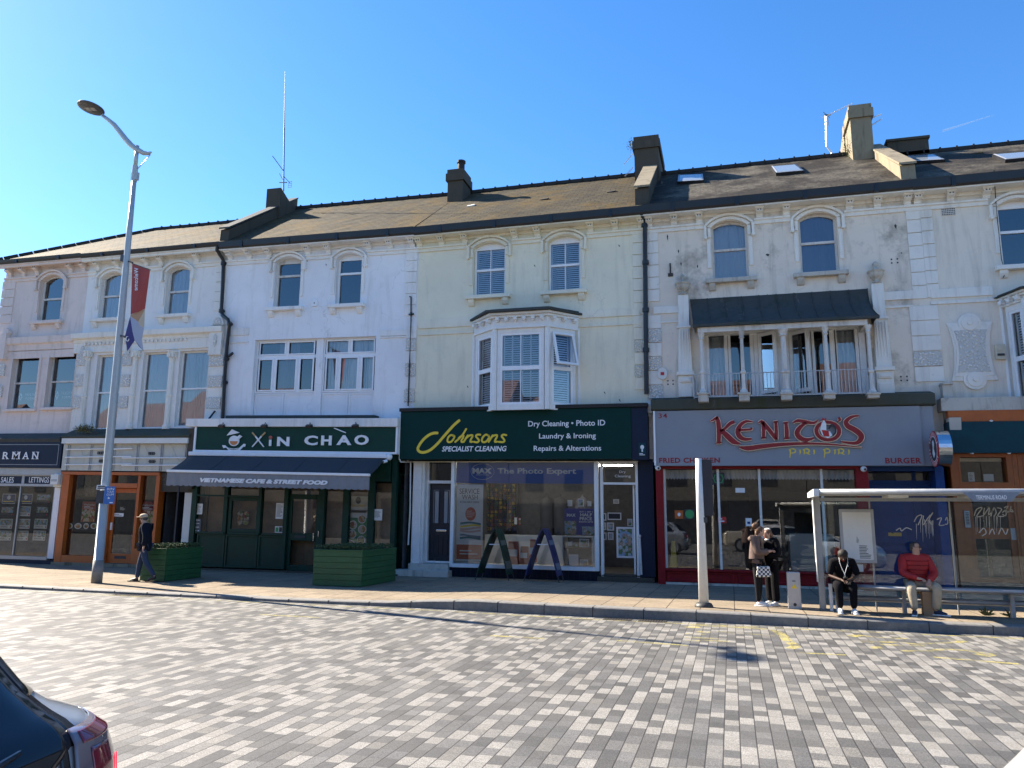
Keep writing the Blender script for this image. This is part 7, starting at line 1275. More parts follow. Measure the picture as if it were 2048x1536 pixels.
# small plates on the lamp
p0, p1 = onY(210, 973, YL-.16), onY(228, 1008, YL-.16); t = thing('street_notice', 'small blue BIN YOUR GUM plate strapped to the street lamp', 'sign', (p0.x, YL-.16, p1.z)); m = MB(); m.box(p0.x, p1.x, YL-.165, YL-.155, p1.z, p0.z); m.build('plate', pm('sign blue', (.02, .13, .42), .45), t); m = MB(); h = p0.z-p1.z; w_ = p1.x-p0.x; D0 = D; D = YL-.166+0
for k, s_ in enumerate(('BIN', 'YOUR', 'GUM')): put_text(m, s_, p0.x+.25*w_, p1.x-.1*w_, p0.z-h*(.20+.16*k), p0.z-h*(.08+.16*k), .001, .004)
m.fp([(p0.x+.4*w_, p0.z-.72*h), (p0.x+.42*w_, p0.z-.58*h), (p0.x+.62*w_, p0.z-.68*h)], 0.001, .004); m.fb(p0.x+.6*w_, p1.x-.1*w_, p1.z+.05*h, p1.z+.10*h, .001, .004); D = D0; m.build('lettering', MT['white'], t)
p0, p1 = onY(194, 970, YL-.15), onY(212, 979, YL-.15); t = thing('street_notice', 'small white two line plate on the street lamp above the dark plate', 'sign', (p0.x, YL-.15, p1.z)); m = MB(); m.box(p0.x, p1.x, YL-.155, YL-.145, p1.z, p0.z); m.build('plate', MT['white'], t); m = MB()
for k in (.3, .7): z = p1.z+(p0.z-p1.z)*k; m.box(p0.x+.03, p1.x-.03, YL-.158, YL-.1555, z-.016, z+.016)
m.build('lettering', MT['ink'], t); p0, p1 = onY(194, 981, YL-.10), onY(203, 1007, YL-.10); m = MB(); m.box(p0.x, p1.x+.04, YL-.11, YL-.10, p1.z, p0.z); tag(m.build('back_plate', MT['ink'], None), 'small dark plate on the left of the street lamp', 'sign')
# bus stop pole with its flag seen edge on
pb2 = onP(1408, 1214); Y2 = pb2.y; tp = onY(1397, 917, Y2); t = thing('bus_stop_pole', 'white bus stop pole on a round black foot with its dark flag seen edge on', 'bus stop', tuple(pb2))
m = MB(); m.tube([(pb2.x, Y2, pb2.z), (lerp(pb2.x, tp.x, .7), Y2, lerp(pb2.z, tp.z, .7)), tuple(tp)], [.095, .072, .062], 14); m.build('pole', MT['post_white'], t, smooth=True); m = MB(); m.lathe(pb2.x, Y2, [(.17, pb2.z-.01), (.17, pb2.z+.02), (.14, pb2.z+.07), (.095, pb2.z+.085)], 18); m.build('foot', pm('black rubber', (.03, .03, .03), .5), t, smooth=True)
a = onY(1413, 919, Y2); b = onY(1413, 1032, Y2); m = MB(); m.box(tp.x+.06, a.x+.09, Y2-.03, Y2+.35, b.z, a.z); m.build('flag', MT['ink'], t, bevel=.01); m = MB(); c = onY(1409, 1040, Y2); m.box(tp.x+.05, c.x+.05, Y2-.05, Y2+.05, c.z-.05, c.z+.05); m.build('flag_bracket', MT['lamp_dark'], t); m = MB(); c = onY(1408, 955, Y2); m.tube([(c.x-.1, Y2, c.z), (c.x+.05, Y2, c.z)], .02); m.build('clamp', MT['lamp_dark'], t)
# grey service pillar
p = onP(1590, 1217); tz = onY(1587, 1144, p.y).z; t = thing('service_pillar', 'narrow pale grey service pillar with a yellow warning triangle beside the shelter', 'service pillar', tuple(p)); m = MB(); m.box(p.x-.115, p.x+.115, p.y-.09, p.y+.09, p.z-.01, tz); m.build('body', pm('pale grey metal', (.48, .47, .44), .5, var=.08), t, bevel=.015)
m = MB(); h = tz-p.z; m.add([(p.x-.045, p.y-.093, p.z+h*.58), (p.x+.045, p.y-.093, p.z+h*.58), (p.x, p.y-.093, p.z+h*.68)], [(0, 1, 2)]); m.box(p.x-.05, p.x+.05, p.y-.0935, p.y-.0905, p.z+h*.56, p.z+h*.58); m.build('warning_label', MT['yellow'], t); m = MB(); m.box(p.x-.03, p.x+.03, p.y-.094, p.y-.088, p.z+h*.75, p.z+h*.772); m.ell((p.x+.0, p.y-.09, p.z+h*.12), .03, .01, .03); m.build('lock', MT['ink'], t)
# bus shelter
q = onP(1646, 1221); q = onY(1645, 1200, q.y+.22); YS = q.y; xs0 = q.x; zs0 = pz(q.x, q.y); zt = onY(1634, 990, YS).z; XE = onY(2048, 1100, YS).x+2.4; t = thing('bus_shelter', 'grey framed glass bus shelter with the road name on its roof edge', 'bus shelter', (xs0, YS, zs0))
FZ = zt-.02
m = MB(); m.box(xs0-.055, xs0+.055, YS-.055, YS+.055, zs0-.02, FZ); m.build('post', MT['alu'], t, bevel=.012); m = MB(); m.box(xs0-.075, xs0-.056, YS-.10, YS+.06, zs0+.5, FZ); m.build('end_trim', MT['post_white'], t)
XP2 = xs0+3.95
m = MB(); m.box(XE-.055, XE+.055, YS-.055, YS+.055, zs0-.02, FZ); m.build('post', MT['alu'], t, bevel=.012)
for i, (a, b) in enumerate(((xs0+.06, xs0+2.30), (xs0+2.32, xs0+4.6), (xs0+4.62, XE-.06))):
    m = MB(); m.box(a, b, YS-.006, YS+.006, zs0+.22, FZ-.10); o = m.build('glass_panel', MT['glass_shelter'], t)
m = MB(); m.box(xs0+.056, XE-.056, YS-.02, YS+.02, FZ-.098, FZ-.03); m.build('top_rail', MT['alu'], t); RD = .95
m = MB(); m.box(xs0-.12, XE+.1, YS-RD, YS+.12, FZ+.002, FZ+.03); m.build('roof', pm('frosted roof sheet', (.55, .54, .48), .4), t); m = MB(); m.tube([(xs0-.05, YS-RD, FZ+.045), (XE+.1, YS-RD, FZ+.045)], .055, 10); m.build('roof_beam', MT['alu'], t, smooth=True); m = MB(); m.tube([(xs0-.02, YS+.1, FZ+.05), (XE+.1, YS+.1, FZ+.05)], .045, 10); m.build('rear_beam', MT['post_white'], t, smooth=True)
m = MB(); m.add([(xs0-.14, YS-RD-.05, FZ-.03), (xs0-.14, YS+.14, FZ-.03), (xs0-.14, YS+.14, FZ+.06), (xs0-.14, YS-RD-.05, FZ+.10), (xs0-.05, YS-RD-.05, FZ-.03), (xs0-.05, YS+.14, FZ-.03), (xs0-.05, YS+.14, FZ+.06), (xs0-.05, YS-RD-.05, FZ+.10)], [(0, 1, 2, 3), (7, 6, 5, 4), (3, 2, 6, 7), (0, 4, 5, 1), (0, 3, 7, 4)]); m.build('end_cap', MT['post_white'], t)
for px in (1790, 1945): 
    c = onY(px, 990, YS-RD*.6); m = MB(); m.box(c.x-.16, c.x+.16, YS-RD*.9, YS-.25, FZ-.05, FZ-.002); m.build('roof_light', MT['post_white'], t); 
# name board
a, b = onY(1926, 985, YS-RD-.07), onY(2042, 1003, YS-RD-.07); m = MB(); y = YS-RD-.07; D0 = D; D = y; m.fp([(a.x, a.z), (b.x, a.z), (b.x-.14, b.z), (a.x+.14, b.z)], -.02, .0); D = D0; o = m.build('name_board', pm('grey name board', (.20, .23, .27), .5), t); m = MB(); a, b = onY(1951, 990.5, y), onY(2014, 999, y); D = y; put_text(m, 'TERMINUS ROAD', a.x, b.x, b.z, a.z, .001, .004, bold=.02); D = D0; m.build('lettering', MT['white'], o)
# seat and rails
zst = onY(1720, 1172, YS-.3).z; m = MB(); m.tube([(xs0+.35, YS-.32, zst-.02), (XE-.1, YS-.32, zst-.02)], .045, 10); m.build('seat_rail', MT['alu'], t, smooth=True); m = MB(); m.box(xs0+.35, XE-.1, YS-.30, YS-.08, zst-.035, zst-.002); m.build('seat', MT['alu'], t); zr = onY(2000, 1206, YS).z; m = MB(); m.tube([(xs0+.1, YS-.05, zr), (XE-.1, YS-.05, zr)], .05, 10); m.build('lower_rail', MT['alu'], t, smooth=True)
for xx in (xs0+1.35, xs0+3.05, xs0+4.6): m = MB(); m.box(xx-.03, xx+.03, YS-.2, YS-.1, zs0-.02, zst-.036); m.build('seat_leg', MT['alu'], t)
a = onP(1664, 1222); b = onY(1657, 1172, a.y); m = MB()
for dx in (0, .10): m.box(a.x-.03+dx, a.x+.025+dx, a.y-.03, a.y+.03, a.z-.02, b.z)
m.box(a.x-.03, a.x+.125, a.y-.03, a.y+.03, b.z, b.z+.04); m.box(a.x+.125, a.x+.7, a.y-.02, a.y+.02, b.z, b.z+.04); m.build('seat_end_frame', MT['post_white'], t)
m = MB()
for px in (1751, 1914): c = onY(px, 1182, YS); m.box(c.x-.012, c.x+.012, YS-.015, YS+.015, zs0-.02, FZ-.1)
for k, (px, w_) in enumerate(((1784, .18), (2046, .2))): pass
m.build('glass_clamps', MT['alu'], t)
# poster case
x0 = onY(1680, 1070, YS-.05).x; x1 = onY(1750, 1070, YS-.05).x; z0, z1 = onY(1718, 1126, YS-.05).z, onY(1712, 1018, YS-.05).z; m = MB(); m.box(x0, x1, YS-.07, YS-.03, z0, z1); o = m.build('poster_case', MT['alu'], t, bevel=.01); D0 = D; D = YS-.07
m = MB(); m.fb(x0+.055, x1-.055, z0+.06, z1-.06, .0005, .004); p_ = m.build('timetable_sheet', MT['offwhite'], o); m = MB(); w_ = x1-x0; h = z1-z0; lines(m, x0+.52*w_, x1-.14*w_, z0+.08*h, z0+.33*h, .004, 9, 0, .42, 4); m.build('timetable_print', MT['ink'], o); m = MB(); m.fp([(x0+.45*w_, z0+.38*h), (x0+.5*w_, z0+.36*h), (x0+.53*w_, z0+.42*h), (x0+.47*w_, z0+.5*h)], .004, .006); m.build('mark', MT['alu'], o); D = D0
x0 = onY(1694, 1142, YS).x; m = MB(); z1 = onY(1700, 1128, YS).z; z0 = onY(1710, 1143, YS).z; m.box(x0, x0+.28, YS-.012, YS-.007, z0, z1); m.build('sticker', MT['offwhite'], t)
# scratched graffiti on the shelter glass
MT['etch'] = pm('scratched white ink', (.45, .47, .48), .8); m = MB(); D0 = D; D = YS
g = lambda X, Y: (lambda p: (p.x, p.z))(onY(1628+X/3.2, 800+Y/3.2, YS))
rn = random.Random(6)
for st in ([(1025, 740), (1040, 700), (1075, 690), (1040, 745), (1085, 740)], [(1090, 690), (1085, 735), (1120, 690), (1118, 735), (1150, 700)], [(1130, 745), (1150, 690), (1165, 720), (1150, 745)], [(1170, 690), (1200, 700), (1175, 740), (1215, 745)], [(1205, 720), (1230, 700), (1225, 740), (1205, 730)], [(1215, 690), (1240, 680), (1222, 715), (1250, 715)], [(1260, 680), (1255, 710), (1275, 715), (1262, 700)],
           [(640, 780), (660, 745), (690, 740), (665, 800)], [(700, 740), (695, 800), (725, 760), (745, 735)], [(760, 720), (735, 770), (760, 800)], [(785, 765), (815, 755), (800, 800), (835, 800)], [(840, 770), (850, 750), (855, 790), (838, 795)], [(865, 745), (878, 760), (862, 770)], [(525, 835), (550, 820), (560, 838), (590, 818), (625, 830)], [(1055, 850), (1085, 820), (1100, 850), (1075, 870)], [(1120, 860), (1140, 825), (1155, 860)], [(1180, 860), (1200, 820), (1225, 860), (1240, 825)]):
    m.stroke(curve([g(*p) for p in st], 5), .016, .008, .010)
for k in range(26):
    X_, Y_ = (rn.uniform(640, 790), rn.uniform(760, 800)) if k < 16 else (rn.uniform(1030, 1260), rn.uniform(740, 760)); l = rn.uniform(30, 120); a_, b_ = g(X_, Y_), g(X_+3, Y_+l); m.stroke([a_, b_], [.010, .003], .008, .0095)
D = D0; m.build('scratched_graffiti', MT['etch'], t)
# weeds by the shelter rail
MT['weed'] = pm('weed leaves', (.07, .08, .03), .8, var=.4)
for k, (px, py) in enumerate(((1972, 1231), (2021, 1234))):
    c = onP(px, py); rn = random.Random(k+3); m = MB()
    for i in range(16): a_ = rn.uniform(0, pi); l = rn.uniform(.08, .2); d_ = Vector((cos(a_), rn.uniform(-.3, .3), sin(a_)*.7+.2)).normalized(); s_ = Vector((-d_.z, 0, d_.x))*.012; m.add([c-s_*.6, c+s_*.6, c+d_*l*.6+s_, c+d_*l, c+d_*l*.6-s_], [(0, 1, 2, 3, 4)])
    tag(m.build('weed', MT['weed'], None), ('spiky weed', 'smaller weed')[k]+' growing from the pavement joint below the shelter rail', 'weed', 'weeds below the shelter rail')
# pavement signs
for k, (ap_, fl, fr_, mt, lb) in enumerate((((992, 1058), (953, 1160), (1016, 1162), 'green', 'dark green folding pavement sign seen from its edge outside the cleaner'), ((1087, 1057), (1050, 1163), (1117, 1165), 'bnavy', 'navy blue folding pavement sign seen from its edge outside the cleaner'))):
    if k == 0: MT['bnavy'] = pm('navy board', (.015, .02, .10), .5, var=.1)
    a, b = onP(*fl), onP(*fr_); Yc = (a.y+b.y)/2+.25; apx = onY(*ap_, Yc-.2); t = thing('pavement_sign', lb, 'pavement sign', ((a.x+b.x)/2, Yc, 0), 'folding pavement signs'); xa, xb = a.x, b.x; zt_ = apx.z; xc = apx.x; W2 = .30
    for s_, xf in ((-1, xa), (1, xb)):
        m = MB(); n = 8; P3 = []
        for i in range(n+1): u_ = i/n; xx = xc+s_*.02+(xf-xc-s_*.02)*(u_**.8 if u_ > 0 else 0); P3.append((xx, zt_-(zt_-.16)*u_+(-.0)))
        for (p, q_), i in zip(zip(P3, P3[1:]), range(n)): m.add([(p[0], Yc-W2, p[1]), (p[0], Yc+W2, p[1]), (q_[0], Yc+W2, q_[1]), (q_[0], Yc-W2, q_[1]), (p[0]-s_*.03, Yc-W2, p[1]), (p[0]-s_*.03, Yc+W2, p[1]), (q_[0]-s_*.03, Yc+W2, q_[1]), (q_[0]-s_*.03, Yc-W2, q_[1])], [(0, 1, 2, 3), (7, 6, 5, 4), (0, 3, 7, 4), (1, 5, 6, 2)])
        o = m.build('panel', MT[mt], t); m = MB(); i0, i1 = 2, 7; m.add([(P3[i0][0]+s_*.004, Yc-W2+.06, P3[i0][1]), (P3[i0][0]+s_*.004, Yc+W2-.06, P3[i0][1]), (P3[i1][0]+s_*.004, Yc+W2-.06, P3[i1][1]), (P3[i1][0]+s_*.004, Yc-W2+.06, P3[i1][1])], [(0, 1, 2, 3)]); m.build('printed_face', pm('faded print', (.16, .19, .26) if k else (.10, .13, .12), .5), o)
        for yy in (Yc-W2+.03, Yc+W2-.03): m = MB(); m.tube([(P3[-1][0]-s_*.02, yy, .17), (xf+s_*.03, yy, .0)], .014, 6); m.build('leg', MT['ink'], t)
    m = MB(); zz = zt_*.70
    for yy in (Yc-W2+.02, Yc+W2-.02): m.bar((lerp(xc, xa, .3), yy, zz), (lerp(xc, xb, .32), yy, zz), .02, .02)
    m.build('spreader', MT['white'], t)
# bucket
p = onP(816, 1134); z = .16; y = p.y+.55; x = onY(816, 1118, y).x; t = thing('bucket', 'dark grey bucket with an orange rim and raised handle on the cleaner step', 'bucket', (x, y, z)); m = MB(); m.lathe(x, y, [(.13, z), (.17, z+.38)], 14); m.build('pail', MT['lamp_dark'], t); m = MB(); m.lathe(x, y, [(.165, z+.37), (.185, z+.38), (.185, z+.41), (.165, z+.41)], 14); m.build('rim', MT['orange'], t); m = MB(); m.tube([(x-.02, y, z+.4), (x-.02, y, z+.62), (x+.03, y, z+.68), (x+.14, y, z+.66), (x+.16, y, z+.4)], .012, 6); m.build('handle', MT['lamp_grey'], t)
m = MB(); a = onP(791, 1146); m.tube([(a.x, a.y, 0), (a.x, a.y, .42), (a.x+.16, a.y+.02, .46)], .016, 6); tag(m.build('short_pipe', MT['lamp_grey'], None), 'thin grey bent pipe rising beside the cleaner step', 'pipe')
# planters with clipped hedges
MT['planter'] = pm('green planter boards', (.018, .085, .03), .5, var=.18); MT['hedge'] = pm('box hedge leaves', (.045, .075, .022), .75, var=.45, scale=25)
def planter(fl, fr_, back_r, ht, label, seed):
    a, b = onP(*fl), onP(*fr_); y0 = min(a.y, b.y); z1 = ht; yb = back_r; t = thing('planter', label, 'planter', ((a.x+b.x)/2, y0, 0), 'green planters outside the cafe'); n = 6; xa, xb = a.x, b.x; m = MB()
    for i in range(n): za, zb_ = z1*i/n+.006, z1*(i+1)/n-.004; m.box(xa, xb, y0, y0+.03, za, zb_); m.box(xb-.03, xb, y0+.031, yb, za, zb_); m.box(xa, xa+.03, y0+.031, yb, za, zb_)
    m.box(xa+.032, xb-.032, y0+.032, yb, 0, z1-.05); m.build('boards', MT['planter'], t); m = MB()
    for (u0, u1, v0, v1) in ((xa-.02, xb+.02, y0-.02, y0+.06), (xa-.02, xa+.05, y0+.06, yb), (xb-.05, xb+.02, y0+.06, yb)): m.box(u0, u1, v0, v1, z1-.003, z1+.025)
    m.build('rim', MT['planter'], t, bevel=.005); rn = random.Random(seed); m = MB()
    for i in range(5200):
        c = Vector((rn.uniform(xa+.02, xb-.02), rn.uniform(y0+.02, yb-.05), z1+.02+.10*rn.random()**.6+.02*sin(6*i)));  d_ = Vector((rn.gauss(0, 1), rn.gauss(0, 1), rn.gauss(.4, .8))).normalized()*.022; s_ = d_.cross(Vector((rn.gauss(0, 1), rn.gauss(0, 1), rn.gauss(0, 1)))).normalized()*.012; m.add([c-d_, c+s_, c+d_, c-s_], [(0, 1, 2, 3)])
    m.build('hedge', MT['hedge'], t)
planter((633, 1170), (722, 1175), 18.95, onY(680, 1101, onP(680, 1172).y).z, 'dark green boarded planter with a low hedge to the right of the cafe door', 1)
planter((279, 1162), (352, 1161), 18.0, onY(310, 1098, onP(310, 1162).y).z, 'dark green boarded planter with a low hedge left of the cafe, behind the walker', 2)
# ---- aerials and the contrail
def yagi(m, c, dirv, L, up=Vector((0, 0, 1)), n=9, w=.28): 
    dirv = dirv.normalized(); s_ = dirv.cross(up).normalized(); m.tube([c-dirv*L*.2, c+dirv*L*.8], .011, 5)
    for i in range(n): p = c+dirv*(-.2+i/(n-1))*L; ww = w*(1-.4*i/n); m.tube([p-s_*ww/2, p+s_*ww/2], .006, 4)
def on(px, py, dep): return onY(px, py, D+dep)
ra = on(567, 382, 3.2); t = thing('mast_aerial', 'tall thin whip aerial with two small antennas on the left dark chimney', 'aerial', tuple(ra), 'rooftop aerials'); m = MB(); m.tube([ra, on(568.5, 255, 3.2)], .028, 6); m.tube([on(568.5, 255, 3.2), on(570, 143, 3.2)], [.022, .006], 6); m.build('mast', MT['lamp_dark'], t); m = MB(); a, b = on(567, 342, 3.2), on(545, 312, 3.1); m.tube([a, b], .016, 5); m.build('antenna', MT['lamp_dark'], t); m = MB(); m.tube([on(567, 352, 3.2), on(580, 366, 3.1)], .014, 5); m.tube([on(559, 365, 3.15), on(574, 365, 3.15)], .02, 5); m.tube([on(559, 347, 3.15), on(566, 360, 3.15)], .012, 5); m.build('antenna', MT['lamp_dark'], t)
c = on(580, 369, 3.1); m = MB()
for dz in (-.12, -.04, .04, .12): m.tube([c+Vector((-.07, 0, dz)), c+Vector((.07, 0, dz))], .008, 4)
m.tube([c+Vector((-.07, 0, -.13)), c+Vector((-.07, 0, .13))], .008, 4); m.tube([c+Vector((.07, 0, -.13)), c+Vector((.07, 0, .13))], .008, 4); m.build('reflector', MT['lamp_grey'], t)
MT['aer'] = pm('bright aluminium tube', (.66, .67, .68), .3, .7, var=.04)
ra = on(1664, 314, 3.7); t = thing('television_aerial', 'bright bent pole aerial left of the tan chimney', 'aerial', tuple(ra), 'rooftop aerials'); m = MB(); m.tube([ra, on(1663, 305, 3.7), on(1653, 293, 3.7), on(1652, 233, 3.7)], .028, 7); m.build('mast', MT['aer'], t); m = MB(); yagi(m, on(1657, 230, 3.7), on(1694, 212, 3.4)-on(1653, 232, 3.8), 1.0, n=10, w=.16); m.build('antenna', MT['aer'], t); m = MB(); c = on(1655, 230, 3.75); m.box(c.x-.1, c.x+.1, c.y-.02, c.y+.02, c.z-.02, c.z+.02); m.tube([c+Vector((-.12, 0, .12)), c+Vector((.06, 0, -.1))], .01, 5); m.tube([c+Vector((.0, 0, -.1)), c+Vector((.02, 0, -.4))], .008, 5); m.build('reflector', MT['lamp_dark'], t)
for lb, pts, dp, dark in (('pair of small bright aerials on the right side of the tan chimney', ((1746, 235, 1764, 228), (1746, 249, 1766, 236)), 3.4, 0), ('pair of small bright aerials on the left side of the broken chimney', ((1262, 312, 1246, 331), (1263, 338, 1248, 354)), 3.2, 1)):
    t = thing('television_aerial', lb, 'aerial', tuple(on(pts[0][0], pts[0][1], dp)), 'rooftop aerials')
    for x0, y0, x1, y1 in pts: a, b = on(x0, y0, dp), on(x1, y1, dp); m = MB(); yagi(m, a, b-a, (b-a).length*1.1, n=9, w=.2); m.build('antenna', MT['aer'], t)
m = MB(); a = CAM+ray(1885, 262)*3.2; b = CAM+ray(1987, 230)*3.2; n = 10
for i in range(n): u0, u1 = i/n, (i+1)/n; m.tube([lerp(a, b, u0), lerp(a, b, u1)], [6*(1-u0*.75), 6*(1-u1*.75)], 6, cap=False)
cm, ct, cb_ = newmat('thin vapour'); tr = N(ct, 'ShaderNodeBsdfTransparent'); mx = N(ct, 'ShaderNodeMixShader'); mx.inputs[0].default_value = .16; cb_.inputs['Base Color'].default_value = (.9, .92, .95, 1); cb_.inputs['Roughness'].default_value = 1; ct.links.new(tr.outputs[0], mx.inputs[1]); ct.links.new(cb_.outputs[0], mx.inputs[2]); ct.links.new(mx.outputs[0], ct.nodes['Material Output'].inputs[0]); tag(m.build('vapour_trail', cm, None, smooth=True), 'short thin white vapour trail high in the blue sky', 'vapour trail')
# ================================================================ the opposite side of the street, seen in the glass
MT['opp'] = stucco('sunlit opposite render', (.22, .20, .17), .4); MT['opp_dark'] = pm('opposite shopfront', (.05, .05, .055), .4, var=.3); MT['opp_roof'] = pm('opposite roof tiles', (.16, .09, .07), .8, var=.3)
o1 = None; OY = -13.0
for k in range(15):
    xa = -121+k*10.5; w_ = 10.45; hh = 8.2+(k*37 % 5)*.35; t = thing('terrace_building', 'plain rendered building number %d along the street behind the viewpoint' % (k+1), 'building', (xa+w_/2, OY, 0), 'buildings behind the viewpoint'); t['label'] = 'plain rendered building with a pitched roof, seen only as a reflection in the shop glass'
    if o1 is None:
        m = MB(); m.box(0, w_, -8, 0, ZR, 8.2); wa = m.build('wall', MT['opp']); m = MB(); m.add([(0, .3, 8.2), (w_, .3, 8.2), (w_, -4, 11.2), (0, -4, 11.2), (0, -8.3, 8.2), (w_, -8.3, 8.2)], [(1, 0, 3, 2), (2, 3, 4, 5), (0, 4, 3), (1, 2, 5)]); rf = m.build('roof', MT['opp_roof']); m = MB(); m.box(.3, w_-.3, -.1, .06, .1, 2.7); sf = m.build('shopfront', MT['opp_dark']); wins = []
        for r_ in (3.6, 6.0):
            for c_ in (1.3, 4.3, 7.3): m = MB(); m.box(c_, c_+1.3, -.05, .02, r_, r_+1.6); wn_ = m.build('window', MT['opp_dark']); wins.append(wn_)
        o1 = [wa, rf, sf]+wins; src = o1
    else: src = [o.copy() for o in o1]; [COL.objects.link(o) for o in src]
    for o in src: o.location = (xa, OY, 0); o.scale = (1, 1, hh/8.2); attach(o, t)
# ================================================================ people
MT['skin'] = pm('light skin', (.50, .30, .22), .55, var=.06, bmp=0); MT['skin_dark'] = pm('dark skin', (.075, .038, .024), .5, var=.06, bmp=0)
MT['navy_cloth'] = pm('dark navy cloth', (.007, .010, .020), .9, var=.3, scale=9, spec=.15, bmp=.9); MT['black_cloth'] = pm('black cloth', (.005, .005, .007), .9, var=.3, scale=9, spec=.15, bmp=.9); MT['jeans'] = pm('blue denim', (.02, .04, .085), .85, var=.25, scale=14, bmp=.9); MT['brown_cloth'] = pm('brown padded cloth', (.115, .072, .058), .75, var=.2, scale=8, bmp=.9); MT['legging'] = pm('grey black leggings', (.010, .010, .012), .8, var=.2, spec=.2); MT['red_cloth'] = pm('red padded cloth', (.40, .018, .02), .6, var=.15, scale=10, bmp=.9); MT['beige_cloth'] = pm('beige trouser cloth', (.42, .36, .26), .85, var=.15, scale=12, bmp=.9); MT['shoe_white'] = pm('white shoe', (.72, .72, .70), .5, var=.06); MT['shoe_dark'] = pm('dark shoe', (.025, .022, .02), .5); MT['shoe_navy'] = pm('navy canvas shoe', (.015, .022, .06), .7); MT['cap'] = pm('beige cap', (.46, .36, .25), .8); MT['hair_brown'] = pm('brown hair', (.12, .062, .03), .6, var=.5, scale=30, bmp=.4); MT['hair_dark'] = pm('dark hair', (.014, .010, .008), .7, var=.5, scale=30, bmp=.4); MT['hair_grey'] = pm('dark greying hair', (.05, .045, .04), .65, var=.5, scale=30, bmp=.4)
m, t, b = newmat('checkered bag'); ck = N(t, 'ShaderNodeTexChecker'); ck.inputs['Scale'].default_value = 26; ck.inputs[1].default_value = (.75, .75, .72, 1); ck.inputs[2].default_value = (.012, .012, .012, 1); t.links.new(obj(t), ck.inputs[0]); t.links.new(ck.outputs[0], b.inputs['Base Color']); MT['checks'] = m
def skin_mesh(pts, edges, radii, sub=2, root=0):
    me = bpy.data.meshes.new('s'); me.from_pydata([tuple(p) for p in pts], edges, []); o = bpy.data.objects.new('s', me); COL.objects.link(o)
    md = o.modifiers.new('skin', 'SKIN'); md.use_smooth_shade = True
    for i, r in enumerate(radii):
        v = me.skin_vertices[0].data[i]; v.radius = r if isinstance(r, (tuple, list)) else (r, r); v.use_root = (i == root)
    sb = o.modifiers.new('sub', 'SUBSURF'); sb.levels = sub; sb.render_levels = sub
    bpy.context.view_layer.update(); ev = bpy.data.meshes.new_from_object(o.evaluated_get(bpy.context.evaluated_depsgraph_get()))
    bpy.data.objects.remove(o); bpy.data.meshes.remove(me)
    for p in ev.polygons: p.use_smooth = True
    return ev
